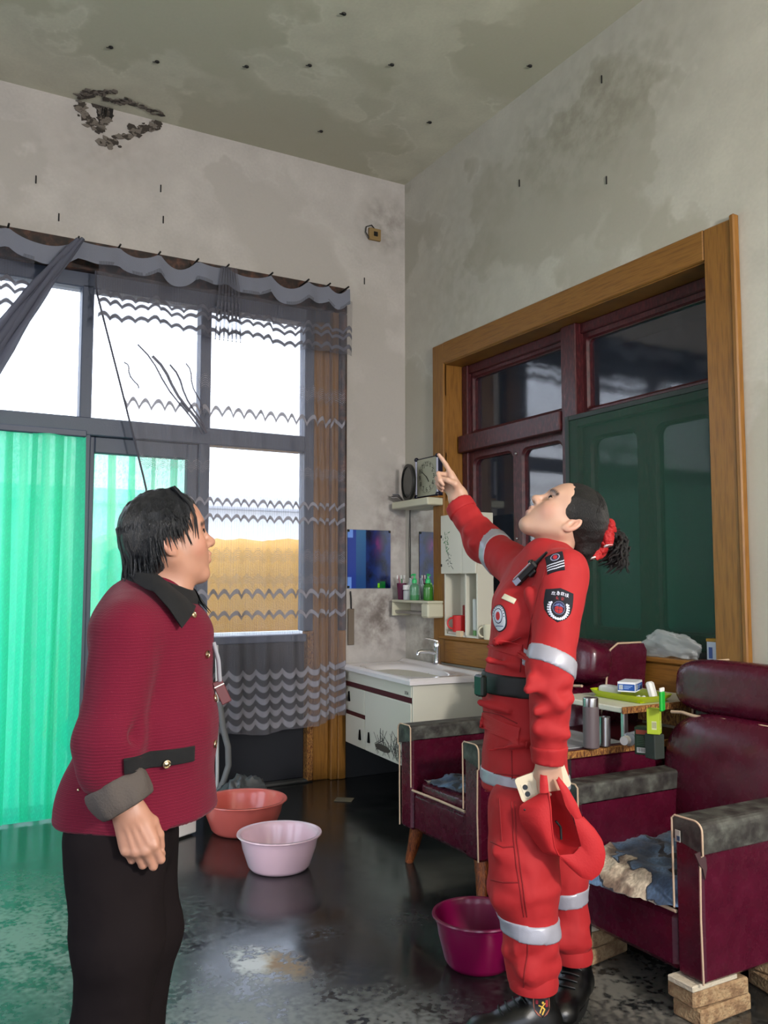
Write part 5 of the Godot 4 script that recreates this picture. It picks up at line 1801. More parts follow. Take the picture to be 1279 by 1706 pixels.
	obj("lid", mb_box(Vector3(0, 0.096, 0), Vector3(0.054, 0.014, 0.064), 0.002), mat(Color(0.62, 0.47, 0.1), 0.5), k2)
	obj("stripe", mb_box(Vector3(-0.0255, 0.04, -0.008), Vector3(0.001, 0.05, 0.02), 0.0), mat(Color(0.2, 0.3, 0.55), 0.5), k2)

func basin(called: String, label: String, at: Vector3, R: float, H: float, m: Material) -> void:
	var o := thing(called, label, "basin", at, 0.0, "plastic washbasins catching drips on the floor")
	var b := MB.new()
	var rb := R * 0.66
	b.lathe([Vector2(0, 0.004), Vector2(rb * 0.8, 0.004), Vector2(rb * 0.88, 0.0), Vector2(rb, 0.004), Vector2(rb * 1.1, H * 0.12), Vector2(R * 0.86, H * 0.6), Vector2(R * 0.9, H * 0.86), Vector2(R * 0.925, H * 0.87), Vector2(R * 0.94, H * 0.965), Vector2(R * 0.985, H * 0.955), Vector2(R, H * 0.97), Vector2(R * 0.99, H), Vector2(R * 0.93, H), Vector2(R * 0.9, H * 0.97), Vector2(R * 0.87, H * 0.86), Vector2(R * 0.83, H * 0.6), Vector2(rb * 1.04, H * 0.14), Vector2(rb * 0.92, H * 0.05), Vector2(0, H * 0.045)], 64)
	obj("bowl", b, m, o)
	var wt := MB.new()
	wt.lathe([Vector2(0, H * 0.3), Vector2(R * 0.745, H * 0.3)], 48)
	obj("water", wt, mat(Color(0.85, 0.9, 0.92), 0.02, {"alpha": 0.12}), o)

func basins() -> void:
	basin("washbowl", "pale pink plastic basin, the middle one of three on the wet floor", Vector3(-1.583, 0.000, 1.498), 0.2, 0.165, mat(Color(0.93, 0.79, 0.84), 0.22, {"coat": 0.3}))
	basin("washbowl", "salmon coloured plastic basin farthest back beside the grey bag", Vector3(-1.521, 0.000, 0.844), 0.235, 0.17, mat(Color(0.9, 0.44, 0.4), 0.25, {"coat": 0.3}))
	basin("washbowl", "magenta plastic basin beside the red trousers and black boot", Vector3(-1.361, 0.000, 2.785), 0.163, 0.175, mat(Color(0.46, 0.015, 0.24), 0.3, {"coat": 0.2}))
	var nz := noise(9.0, 61, 4)
	var bb := MB.new()
	bb.grid(48, 30, func(u: float, v: float):
		var t: float = v * PI
		var d := Vector3(sin(t) * cos(u * TAU), cos(t), sin(t) * sin(u * TAU))
		var r := 1.0 + 0.45 * nz.get_noise_3dv(d * 0.14) + 0.15 * nz.get_noise_3dv(d * 0.4)
		return Vector3(d.x * 0.14, maxf(d.y, -0.4) * 0.12, d.z * 0.1) * r, true)
	var bag := obj("grey_sack", bb, mat(Color(0.3, 0.31, 0.32), 0.4, {"spec": 0.7}))
	bag.position = Vector3(-1.360, 0.050, 0.391)
	bag.position.y = 0.05
	tag(bag, "crumpled grey plastic sack on the floor before the dark kick panel", "bag")
	var pp := obj("paper_scrap", mb_box(Vector3(0, 0.003, 0), Vector3(0.09, 0.004, 0.11), 0.001), mat(Color(0.42, 0.38, 0.3), 0.8))
	pp.position = Vector3(-0.757, 0.000, 0.532)
	pp.rotation.y = 0.9
	tag(pp, "small brown paper scrap lying on the dark wet floor", "paper")
	var wbx := thing("white_crate", "low white box on the floor behind the woman in the burgundy jacket", "box", Vector3(-1.942, 0.000, 0.756), 0.5)
	obj("box_body", mb_box(Vector3(0, 0.09, 0), Vector3(0.3, 0.16, 0.22), 0.006), M.white, wbx)
	obj("lid", mb_box(Vector3(0, 0.175, 0), Vector3(0.315, 0.02, 0.235), 0.005), M.white, wbx)
	# drain hose and thin pipe hanging behind the lace curtain edge
	var hs := thing("drain_hose", "grey drain hose curving down in front of the dark kick panel", "hose", Vector3.ZERO)
	var hb := MB.new()
	var path := []
	for q in [Vector3(-1.445, 0.598, 0.200), Vector3(-1.419, 0.433, 0.200), Vector3(-1.394, 0.326, 0.220), Vector3(-1.389, 0.217, 0.220), Vector3(-1.421, 0.120, 0.220), Vector3(-1.458, 0.057, 0.220)]:
		path.append(q)
	var fine := []
	var cv := Curve3D.new()
	for k in path.size():
		var t: Vector3 = ((path[mini(k + 1, path.size() - 1)] as Vector3) - (path[maxi(k - 1, 0)] as Vector3)) * 0.2
		cv.add_point(path[k], -t, t)
	for k in 40:
		fine.append(cv.sample_baked(cv.get_baked_length() * k / 39.0))
	hb.tube(fine, 0.019, 10)
	obj("hose", hb, mat(Color(0.5, 0.5, 0.5), 0.5), hs)
	var tp := MB.new()
	tp.tube([Vector3(-1.456, 0.942, 0.160), Vector3(-1.448, 0.666, 0.160), Vector3(-1.438, 0.017, 0.160)], 0.011, 8)
	var tpo := obj("white_pipe", tp, M.white)
	tag(tpo, "thin white pipe running down beside the grey drain hose", "pipe")

func damage() -> void:
	# crumbling plaster where the leak breaks through between ceiling and wall
	var rng := RandomNumberGenerator.new()
	rng.seed = 77
	var cm := [mat(Color(0.26, 0.235, 0.215), 0.95), mat(Color(0.45, 0.42, 0.39), 0.95), mat(Color(0.14, 0.13, 0.125), 0.95)]
	var root := thing("plaster_damage", "dark broken plaster hole with peeling cracks where ceiling meets the left wall", "damage", Vector3.ZERO)
	var y := CEIL - 0.004
	var up := [[Vector3(-2.344, 4.286, 0.036), Vector3(-2.285, 4.286, 0.137), Vector3(-2.180, 4.286, 0.210)], [Vector3(-2.158, 4.286, 0.103), Vector3(-2.064, 4.286, 0.155), Vector3(-1.855, 4.286, 0.107)]]
	var dn := [[Vector3(-2.335, 4.278, 0.004), Vector3(-2.308, 4.208, 0.004), Vector3(-2.210, 4.138, 0.004)], [Vector3(-2.189, 4.039, 0.004), Vector3(-2.081, 4.106, 0.004), Vector3(-1.949, 4.211, 0.004), Vector3(-1.828, 4.268, 0.004)], [Vector3(-2.213, 4.273, 0.004), Vector3(-2.176, 4.225, 0.004), Vector3(-2.207, 4.151, 0.004)]]
	for set_ in 2:
		for line: Array in (up if set_ == 0 else dn):
			for k in line.size() - 1:
				for i in 24:
					var p: Vector3 = (line[k] as Vector3).lerp(line[k + 1], rng.randf())
					var s := 0.006 + rng.randf() * 0.018
					p += (Vector3(rng.randfn(), 0, rng.randfn()) if set_ == 0 else Vector3(rng.randfn(), rng.randfn(), 0)) * 0.016
					var b := MB.new()
					var ring := PackedVector2Array()
					for a in 6:
						ring.append(Vector2(cos(a * TAU / 6) * 1.5, sin(a * TAU / 6)) * s * (0.4 + rng.randf() * 0.8))
					b.xf = Transform3D(Basis(Vector3.RIGHT, PI / 2) if set_ == 0 else Basis.IDENTITY, p) * Transform3D(Basis.from_euler(Vector3(rng.randfn() * 0.1, rng.randfn() * 0.1, 0)), Vector3.ZERO)
					b.prism(ring, 0.004)
					obj("plaster_flake", b, cm[rng.randi() % 2], root)
	var hb := MB.new()
	hb.xf = Transform3D(Basis.IDENTITY, Vector3(-2.183, 4.251, 0.002))
	hb.prism(PackedVector2Array([Vector2(-0.055, 0.09), Vector2(0.06, 0.07), Vector2(0.05, -0.03), Vector2(-0.02, -0.1), Vector2(-0.04, -0.02)]), 0.005)
	obj("hole", hb, cm[2], root)
	for k in 3:
		var wb := MB.new()
		var o: Vector3 = Vector3(-2.189, 4.285, 0.010)
		wb.tube([o + Vector3(0.012 * k, 0, 0), o + Vector3(0.012 * k - 0.01, -0.03, 0.03), o + Vector3(0.015 * k - 0.015, -0.07, 0.02)], 0.003, 5)
		obj("lead", wb, M.wire, root)
	var where := ["nearest the top of the view", "left of the pale streak", "right of the middle", "beside the pale streak", "above the lace valance corner", "closest to the room corner", "left of the damp patch", "at the left edge of the damp patch", "by the right wall edge"]
	var n := 0
	for p: Vector3 in [Vector3(-1.281, 4.288, 1.538), Vector3(-1.559, 4.288, 0.850), Vector3(-0.840, 4.288, 1.273), Vector3(-1.248, 4.288, 1.038), Vector3(-0.880, 4.288, 0.407), Vector3(-0.317, 4.288, 0.851), Vector3(-2.277, 4.288, 0.653), Vector3(-2.019, 4.288, 0.645), Vector3(-0.144, 4.288, 1.651)]:
		var nb := MB.new()
		nb.ball(Vector3(0, -0.004, 0), Vector3(0.014, 0.008, 0.011), 8, 6)
		nb.tube([Vector3(0, 0, 0), Vector3(-0.012, -0.012, 0.004), Vector3(-0.026, -0.012, 0.002)], 0.003, 5)
		var o := obj("nail_stub", nb, M.black)
		o.position = p
		tag(o, "dark nail stub in the ceiling, the one " + where[n], "nail", "dark nail stubs in the ceiling")
		n += 1
	n = 0
	for q in [Vector3(-2.564, 3.732, 0.003), Vector3(-2.429, 3.528, 0.003), Vector3(-1.799, 3.645, 0.003), Vector3(-0.341, 3.495, 0.003), Vector3(-1.819, 3.847, 0.003)]:
		var hb2 := obj("wall_hook", mb_box(Vector3.ZERO, Vector3(0.008, 0.05, 0.006), 0.002), M.dark)
		hb2.position = q
		tag(hb2, "dark hook in the back wall, " + ["below the plaster damage at the far left", "just above the valance at the left", "just above the valance near its middle", "beside the lace near the switch box", "below the broken plaster on its right"][n], "hook", "dark hooks in the back wall")
		n += 1
	n = 0
	for q in [Vector3(-0.003, 4.025, 2.073), Vector3(-0.003, 3.742, 1.362), Vector3(-0.003, 3.457, 2.093), Vector3(-0.003, 4.343, 0.580)]:
		var hb3 := obj("wall_hook", mb_box(Vector3.ZERO, Vector3(0.006, 0.045, 0.008), 0.002), M.dark)
		hb3.position = q
		tag(hb3, "dark hook in the right wall, " + ["highest up near the ceiling", "over the left half of the wooden window", "over the right half of the wooden window", "nearest the room corner"][n], "hook", "dark hooks in the right wall")
		n += 1

# ------------------------------------------------------------------ people
# head prims in a frame where the face looks along -x, up is +y and its left side is +z
func head_field(s: Sdf, T: Transform3D, old: bool) -> void:
	var B := T.basis.orthonormalized()
	var g := T.basis.get_scale().x
	var c := func(a: Vector3, b: Vector3, ra: float, rb: float, k: float) -> void:
		s.cap(T * a, T * b, ra * g, rb * g, k * g)
	var e := func(a: Vector3, r: Vector3, k: float, sub: bool) -> void:
		s.ell(T * a, r * g, k * g, B, sub)
	e.call(Vector3(0.0, 0.04, 0), Vector3(0.09, 0.084, 0.074), 0.02, false)
	e.call(Vector3(-0.04, -0.01, 0), Vector3(0.055, 0.08, 0.056), 0.03, false)
	e.call(Vector3(-0.045, 0.05, 0), Vector3(0.048, 0.05, 0.06), 0.03, false)
	for z: float in [-1.0, 1.0]:
		c.call(Vector3(0.0, -0.035, z * 0.05), Vector3(-0.07, -0.085, z * 0.012), 0.024, 0.02, 0.03)
		e.call(Vector3(-0.058, -0.012, z * 0.038), Vector3(0.032, 0.032, 0.024), 0.025, false)
		c.call(Vector3(-0.09, 0.036, z * 0.012), Vector3(-0.077, 0.038, z * 0.045), 0.0095, 0.008, 0.02)
	e.call(Vector3(-0.075, -0.045, 0), Vector3(0.026, 0.03, 0.034), 0.025, false)
	e.call(Vector3(-0.081, -0.089, 0), Vector3(0.019, 0.017, 0.021), 0.016, false)
	for z: float in [-1.0, 1.0]:
		e.call(Vector3(-0.099, 0.018, z * 0.033), Vector3(0.015, 0.013, 0.02), 0.016, true)
		e.call(Vector3(-0.079, 0.0155, z * 0.032), Vector3(0.0135, 0.0125, 0.016), 0.006, false)
	c.call(Vector3(-0.092, 0.026, 0), Vector3(-0.114, -0.009, 0), 0.0075, 0.0095, 0.011)
	e.call(Vector3(-0.114, -0.013, 0), Vector3(0.0125, 0.011, 0.0125), 0.01, false)
	for z: float in [-1.0, 1.0]:
		e.call(Vector3(-0.102, -0.017, z * 0.0125), Vector3(0.012, 0.0085, 0.0075), 0.008, false)
		e.call(Vector3(-0.108, -0.024, z * 0.0065), Vector3(0.005, 0.005, 0.004), 0.004, true)
	c.call(Vector3(-0.104, -0.041, -0.01), Vector3(-0.104, -0.041, 0.01), 0.0072, 0.0072, 0.007)
	c.call(Vector3(-0.101, -0.0555, -0.009), Vector3(-0.101, -0.0555, 0.009), 0.008, 0.008, 0.007)
	c.call(Vector3(-0.111, -0.0485, -0.02), Vector3(-0.111, -0.0485, 0.02), 0.003, 0.003, 0.004)
	s.prims[-1].sub = true
	# ears
	for z: float in [-1.0, 1.0]:
		var R := B * Basis(Vector3(0, 0, 1), -0.25) * Basis(Vector3(0, 1, 0), z * -0.45)
		var o := T * Vector3(0.012, -0.002, z * 0.077)
		s.ell(o, Vector3(0.018, 0.031, 0.0085) * g, 0.004 * g, R)
		s.ell(o + R * Vector3(-0.001, 0.005, z * 0.0075) * g, Vector3(0.011, 0.019, 0.0065) * g, 0.004 * g, R, true)
		s.cap(o + R * Vector3(-0.009, -0.022, 0.0) * g, o + R * Vector3(-0.008, -0.028, 0.0) * g, 0.0075 * g, 0.006 * g, 0.006 * g)
		s.cap(o + R * Vector3(0.002, 0.012, z * 0.003) * g, o + R * Vector3(0.006, -0.01, z * 0.003) * g, 0.003 * g, 0.003 * g, 0.004 * g)
	# colour of lips, brows, cheeks, lash line
	var brow := Color(0.05, 0.035, 0.03)
	s.paint.append([T * Vector3(-0.108, -0.0415, 0), 0.0185 * g, Color(0.3, 0.075, 0.07), 0.9])
	s.paint.append([T * Vector3(-0.106, -0.0555, 0), 0.0185 * g, Color(0.33, 0.09, 0.085), 0.9])
	for z: float in [-1.0, 1.0]:
		for k in 5:
			s.paint.append([T * Vector3(-0.1 + 0.0045 * k, 0.0385 + 0.002 * k - 0.0007 * k * k, z * (0.018 + 0.009 * k)), 0.0088 * g, brow, 1.0])
		s.paint.append([T * Vector3(-0.07, -0.02, z * 0.052), 0.04 * g, Color(0.52, 0.2, 0.14), 0.3])
		s.paint.append([T * Vector3(0.015, 0.0, z * 0.085), 0.035 * g, Color(0.55, 0.22, 0.16), 0.35])

func eye_parts(T: Transform3D, parent: Node) -> void:
	for z: float in [-1.0, 1.0]:
		var b := MB.new()
		b.xf = T
		b.ball(Vector3(-0.0835, 0.0155, z * 0.0315), Vector3(0.0105, 0.008, 0.0128), 16, 12)
		var o := obj("eye", b, mat(Color(0.68, 0.65, 0.62), 0.2), parent)
		var i := MB.new()
		i.xf = T
		i.ball(Vector3(-0.0888, 0.0172, z * 0.0335), Vector3(0.0062, 0.007, 0.0085), 14, 10)
		obj("iris", i, mat(Color(0.05, 0.03, 0.02), 0.1), o)
		var l := MB.new()
		var path := []
		for k in 7:
			var a := (k - 3) / 3.0
			path.append(T * Vector3(-0.0935 + 0.009 * a * a, 0.0225 - 0.005 * a * a, z * (0.032 + 0.0135 * a)))
		l.tube(path, 0.002, 5)
		obj("lashes", l, M.black, parent)

# a hand: wrist at the frame's origin, fingers along +x, thumb side +y, back of the hand +z
func hand_field(s: Sdf, T: Transform3D, bends: Array, thumb: Array, size := 1.0) -> void:
	var g := size
	var c := func(a: Vector3, b: Vector3, ra: float, rb: float, k: float) -> void:
		s.cap(T * (a * g), T * (b * g), ra * g, rb * g, k * g)
	var root := [Vector3(0.088, 0.026, 0.0), Vector3(0.092, 0.006, 0.002), Vector3(0.086, -0.014, 0.0), Vector3(0.077, -0.032, -0.003)]
	var long := [[0.04, 0.025, 0.021], [0.045, 0.028, 0.022], [0.041, 0.026, 0.021], [0.032, 0.021, 0.019]]
	for k in 4:
		var w := Vector3(0.0, 0.018 - 0.012 * k, 0.0)
		c.call(w, root[k], 0.0165, 0.0115, 0.014)
		c.call(w + Vector3(0.01, 0, -0.008), root[k] - Vector3(0.012, 0, 0.008), 0.014, 0.011, 0.014)
		var p: Vector3 = root[k]
		var a := 0.0
		var r := 0.0098 - (0.0012 if k == 3 else 0.0)
		for j in 3:
			a += deg_to_rad(bends[k][j])
			var spread: float = bends[k][3] if bends[k].size() > 3 else 0.0
			var q: Vector3 = p + Vector3(cos(a) * cos(spread), sin(spread), -sin(a)) * long[k][j]
			c.call(p, q, r, r - 0.0009, 0.004 if j > 0 else 0.007)
			r -= 0.0009
			p = q
	# thumb given as joints
	c.call(Vector3(0.012, 0.014, -0.006), thumb[0], 0.017, 0.013, 0.014)
	c.call(thumb[0], thumb[1], 0.0125, 0.0105, 0.006)
	c.call(thumb[1], thumb[2], 0.0105, 0.0085, 0.004)
	c.call(Vector3(-0.03, 0, 0), Vector3(0.01, 0, 0), 0.024, 0.024, 0.02)

func hair_strands(path_sets: Array, m: Material, parent: Node) -> void:
	var b := MB.new()
	for q in path_sets:
		b.tube(q[0], q[1], 5)
	obj("hair_strands", b, m, parent)

func curve(pts: Array, n: int) -> Array:
	var cv := Curve3D.new()
	for k in pts.size():
		var t: Vector3 = ((pts[mini(k + 1, pts.size() - 1)] as Vector3) - (pts[maxi(k - 1, 0)] as Vector3)) * 0.18
		cv.add_point(pts[k], -t, t)
	var out := []
	var len := cv.get_baked_length()
	for k in n:
		out.append(cv.sample_baked(len * k / (n - 1.0)))
	return out

func people() -> void:
	M.skin = mat(Color.WHITE, 0.45, {"vc": true, "bump": M.grit, "depth": 0.008, "tri": 6.0, "sss": 0.06})
	M.hair = mat(Color(0.055, 0.048, 0.048), 0.42, {"bump": ntex("strand", 0.05, [], 91, 4), "depth": 0.25, "tri": Vector3(30, 4, 30)})
	rescuer()
	old_woman()

func rescuer() -> void:
	var at: Vector3 = Vector3(-1.444, 0.000, 3.165)
	var turn := -deg_to_rad(29.318)
	var P := thing("person", "person in a red rescue suit and black boots pointing up at the ceiling", "person", at, turn)
	var th := deg_to_rad(24)
	var f := Vector3(-cos(th), 0, sin(th))
	var l := Vector3(sin(th), 0, cos(th))
	var Bt := Basis(f, Vector3.UP, l)
	var hc := cos(deg_to_rad(46))
	var hs := sin(deg_to_rad(46))
	var T := Transform3D(Basis(Vector3(hc, -hs, 0), Vector3(hs, hc, 0), Vector3(0, 0, 1)) * Basis(Vector3.UP, 0.0), Vector3(0.138, 1.530, 0.000)).scaled_local(Vector3.ONE * 1.06)
	# ---- body
	var skin := Color(0.5, 0.3, 0.215)
	var body := MB.new()
	var hd := Sdf.new()
	hd.skin = skin
	head_field(hd, T, false)
	var nk0: Vector3 = Vector3(0.132, 1.504, 0.000)
	var nk1: Vector3 = Vector3(0.087, 1.383, 0.000)
	hd.cap(nk0, nk1, 0.047, 0.054, 0.03)
	hd.cap(Vector3(0.079, 1.491, 0.000), Vector3(0.074, 1.398, 0.000), 0.024, 0.034, 0.025)
	hd.build(body, 0.0032)
	var sh_n: Vector3 = Vector3(0.101, 1.368, 0.165)
	var el_n: Vector3 = Vector3(0.040, 1.097, 0.235)
	var wr_n: Vector3 = Vector3(0.031, 0.821, 0.215)
	var sh_f: Vector3 = Vector3(0.020, 1.381, -0.160)
	var el_f: Vector3 = Vector3(-0.080, 1.482, -0.380)
	var wr_f: Vector3 = Vector3(-0.173, 1.648, -0.460)
	var bd := Sdf.new()
	bd.skin = skin
	bd.cap(Vector3(-0.006, 0.736, 0.000), Vector3(-0.002, 0.998, 0.000), 0.1, 0.09, 0.05, 0, Vector3(1, 1, 1.3), Bt)
	bd.cap(Vector3(-0.002, 0.998, 0.000), Vector3(0.051, 1.283, 0.000), 0.09, 0.1, 0.05, 0, Vector3(1, 1, 1.3), Bt)
	bd.cap(sh_n, sh_f, 0.055, 0.055, 0.05)
	bd.cap(Vector3(0.065, 1.302, 0.000), nk1, 0.07, 0.055, 0.04)
	bd.cap(sh_n, el_n, 0.045, 0.036, 0.02)
	bd.cap(el_n, wr_n, 0.036, 0.025, 0.02)
	bd.cap(sh_f, el_f, 0.045, 0.036, 0.02)
	bd.cap(el_f, wr_f, 0.036, 0.025, 0.02)
	for q in [[Vector3(-0.004, 0.700, 0.080), Vector3(-0.023, 0.435, 0.115), Vector3(-0.004, 0.123, 0.130)], [Vector3(0.042, 0.718, -0.080), Vector3(0.129, 0.399, -0.100), Vector3(0.162, 0.053, -0.100)]]:
		bd.cap(q[0], q[1], 0.07, 0.045, 0.03)
		bd.cap(q[1], q[2], 0.044, 0.03, 0.02)
	bd.build(body, 0.012)
	# pointing hand (right) and hanging hand (left)
	var hp := Sdf.new()
	hp.skin = skin
	var X := ((Vector3(-0.259, 1.821, -0.460)) - (Vector3(-0.155, 1.655, -0.460))).normalized()
	var Z := (Vector3(0.55, 0.3, -0.5) - X * X.dot(Vector3(0.55, 0.3, -0.5))).normalized()
	var Th := Transform3D(Basis(X, Z.cross(X), Z), Vector3(-0.162, 1.664, -0.460))
	hand_field(hp, Th, [[-4, 6, 6], [62, 88, 40], [68, 92, 40], [70, 92, 40]], [Vector3(0.045, 0.036, -0.022), Vector3(0.072, 0.026, -0.036), Vector3(0.09, 0.01, -0.04)], 0.98)
	hp.cap(Th.origin, wr_f, 0.026, 0.027, 0.02)
	hp.cap(wr_f, wr_f.lerp(el_f, 0.3), 0.027, 0.03, 0.01)
	hp.build(body, 0.003)
	var hl := Sdf.new()
	hl.skin = skin
	var X2 := Vector3(0.06, -1, 0.0).normalized()
	var Z2 := Vector3(0.25, 0, 1).normalized()
	Z2 = (Z2 - X2 * X2.dot(Z2)).normalized()
	# left hand: thumb to the front (-x)
	var Tl := Transform3D(Basis(X2, Z2.cross(X2), Z2), Vector3(0.033, 0.825, 0.215))
	if Tl.basis.y.x > 0:
		Tl.basis.y = -Tl.basis.y
	hand_field(hl, Tl, [[38, 50, 30], [46, 58, 30], [54, 66, 30], [62, 66, 30]], [Vector3(0.045, 0.03, -0.025), Vector3(0.066, 0.03, -0.048), Vector3(0.08, 0.02, -0.062)], 0.98)
	hl.build(body, 0.003)
	obj("body", body, M.skin, P, true)
	eye_parts(T, P)
	# ---- jacket
	var cloth := mat(Color(0.62, 0.065, 0.085), 0.78, {"bump": ntex("crease", 0.008, [], 101, 3), "depth": 0.9, "tri": Vector3(1.6, 1.0, 1.6), "rim": 0.25})
	var J := Sdf.new()
	J.folds = noise(3.2, 15, 2)
	J.folds.fractal_type = FastNoiseLite.FRACTAL_RIDGED
	J.fs = Vector3(1.0, 1.5, 1.0)
	J.amp = 0.006
	J.cap(Vector3(-0.003, 0.662, 0.000), Vector3(-0.003, 0.979, 0.000), 0.132, 0.112, 0.05, 1, Vector3(1, 1, 1.28), Bt)
	J.prims[0].flat = 0
	J.cap(Vector3(-0.008, 1.017, 0.000), Vector3(0.036, 1.264, 0.000), 0.112, 0.122, 0.05, 0, Vector3(1, 1, 1.3), Bt)
	J.cap(Vector3(0.051, 1.264, 0.000), Vector3(0.072, 1.369, 0.000), 0.108, 0.09, 0.05, 0, Vector3(1, 1, 1.5), Bt)
	J.ell((Vector3(-0.047, 1.238, 0.060)), Vector3(0.06, 0.075, 0.07), 0.05)
	J.cap(Vector3(0.097, 1.365, 0.140), Vector3(0.025, 1.366, -0.140), 0.072, 0.07, 0.05)
	J.cap(Vector3(0.111, 1.359, 0.060), Vector3(0.084, 1.427, 0.000), 0.07, 0.06, 0.05)
	# sleeves
	J.cap(sh_n, el_n, 0.074, 0.068, 0.03)
	J.cap(el_n, Vector3(0.033, 0.818, 0.215), 0.068, 0.051, 0.03, 1)
	J.cap(sh_f, el_f, 0.075, 0.067, 0.03)
	J.cap(el_f, Vector3(-0.171, 1.641, -0.460), 0.067, 0.049, 0.03, 1)
	# folds as soft ridges at elbow, waist and shoulder
	for q in [[Vector3(-0.037, 1.036, 0.300), Vector3(0.077, 1.060, 0.290), 0.014], [Vector3(-0.013, 0.976, 0.290), Vector3(0.086, 1.008, 0.280), 0.013], [Vector3(-0.011, 0.922, 0.270), Vector3(0.078, 0.905, 0.270), 0.011], [Vector3(-0.026, 1.068, 0.290), Vector3(0.056, 0.994, 0.300), 0.012], [Vector3(-0.146, 0.967, 0.050), Vector3(-0.071, 0.950, 0.120), 0.012], [Vector3(-0.125, 0.830, 0.100), Vector3(-0.032, 0.857, 0.150), 0.01], [Vector3(-0.103, 1.157, 0.100), Vector3(-0.015, 1.195, 0.130), 0.012], [Vector3(-0.120, 1.100, 0.080), Vector3(-0.026, 1.083, 0.130), 0.012], [Vector3(-0.158, 1.564, -0.390), Vector3(-0.108, 1.604, -0.400), 0.016], [Vector3(-0.144, 1.524, -0.350), Vector3(-0.081, 1.562, -0.370), 0.016], [Vector3(-0.126, 1.479, -0.320), Vector3(-0.084, 1.530, -0.340), 0.016], [Vector3(-0.010, 1.314, 0.160), Vector3(0.026, 1.181, 0.200), 0.012]]:
		J.cap(q[0], q[1], q[2], q[2] * 0.7, 0.03)
	J.cuts = [Plane(Vector3(0.03, -1, 0).normalized(), -(Vector3(-0.081, 0.694, 0.100)).y)]
	var jb := MB.new()
	J.build(jb, 0.0075)
	var jacket := obj("jacket", jb, cloth, P)
	var jthread := mat(Color(0.48, 0.03, 0.05), 0.8)
	for q in [[Vector3(-0.021, 1.377, 0.500), Vector3(0.128, 1.386, -0.300), Vector3(-0.039, 1.319, 0.500), Vector3(0.103, 1.307, -0.300), Vector3(-0.058, 1.248, 0.500), Vector3(0.079, 1.212, -0.300), Vector3(-0.071, 1.170, 0.500), Vector3(0.060, 1.107, -0.300)], [Vector3(-0.186, 1.007, 0.500), Vector3(-0.095, 0.887, -0.300), Vector3(-0.149, 1.000, 0.500), Vector3(-0.044, 0.877, -0.300), Vector3(-0.099, 0.976, 0.500), Vector3(0.023, 0.845, -0.300)], [Vector3(-0.115, 0.908, 0.500), Vector3(0.001, 0.752, -0.300), Vector3(-0.114, 0.846, 0.500), Vector3(0.002, 0.670, -0.300), Vector3(-0.115, 0.798, 0.500), Vector3(0.001, 0.604, -0.300)], [Vector3(-0.087, 1.178, 0.500), Vector3(0.039, 1.117, -0.300), Vector3(-0.087, 1.139, 0.500), Vector3(0.038, 1.065, -0.300), Vector3(-0.091, 1.108, 0.500), Vector3(0.034, 1.023, -0.300)], [Vector3(-0.159, 1.193, 0.500), Vector3(-0.058, 1.138, -0.300), Vector3(-0.123, 1.182, 0.500), Vector3(-0.010, 1.123, -0.300), Vector3(-0.087, 1.198, 0.500), Vector3(0.039, 1.145, -0.300)], [Vector3(-0.185, 0.804, 0.500), Vector3(-0.093, 0.612, -0.300), Vector3(-0.135, 0.801, 0.500), Vector3(-0.026, 0.608, -0.300), Vector3(-0.095, 0.798, 0.500), Vector3(0.029, 0.604, -0.300)], [Vector3(-0.187, 0.850, 0.500), Vector3(-0.097, 0.674, -0.300), Vector3(-0.135, 0.846, 0.500), Vector3(-0.025, 0.670, -0.300), Vector3(-0.094, 0.843, 0.500), Vector3(0.029, 0.666, -0.300)]]:
		var sm := MB.new()
		J.seam(sm, q, 0.002)
		obj("seam", sm, jthread, jacket)
	# stand collar
	var CO := Sdf.new()
	CO.cap(Vector3(0.078, 1.379, 0.000), Vector3(0.098, 1.460, 0.000), 0.078, 0.068, 0.02, 1)
	CO.cap(Vector3(0.080, 1.379, 0.000), Vector3(0.102, 1.485, 0.000), 0.06, 0.0575, 0.004)
	CO.prims[-1].sub = true
	var cb := MB.new()
	CO.build(cb, 0.005)
	obj("collar", cb, cloth, jacket)
	var tape := mat(Color(0.62, 0.62, 0.66), 0.35, {"metal": 0.15, "bump": M.fine, "depth": 0.015, "tri": 8.0})
	var band := func(called: String, o: Vector3, n: Vector3, w: float, more: float, keep: Array, m: Material, par: Node) -> void:
		var s := Sdf.new().like(J, more)
		s.cuts.assign(keep)
		n = n.normalized()
		s.cuts.append(Plane(n, n.dot(o) + w * 0.5))
		s.cuts.append(Plane(-n, -n.dot(o) + w * 0.5))
		var b := MB.new()
		s.build(b, 0.006, o - Vector3.ONE * 0.32, o + Vector3.ONE * 0.32)
		obj(called, b, m, par)
	# reflective bands: near sleeve, far sleeve, skirt; cuffs; belt
	var nax := (el_n - sh_n).normalized()
	band.call("reflective_band", Vector3(0.028, 1.119, 0.235), nax + Vector3(-0.22, 0, 0), 0.05, 0.0035, [Plane(Vector3(0, 0, -1), -0.13), Plane(Vector3(-1, 0, -0.0), -(Vector3(-0.028, 1.116, 0.200)).x)], tape, jacket)
	var fax := (el_f - sh_f).normalized()
	band.call("reflective_band", Vector3(-0.043, 1.412, -0.300), fax + Vector3(-0.1, -0.35, 0.0), 0.042, 0.0035, [Plane(Vector3(0, 0, 1), -0.2)], tape, jacket)
	band.call("reflective_band", Vector3(-0.080, 0.733, 0.100), Vector3(0.02, 1, 0), 0.042, 0.0035, [Plane(Vector3(0, 0, 1), 0.164)], tape, jacket)
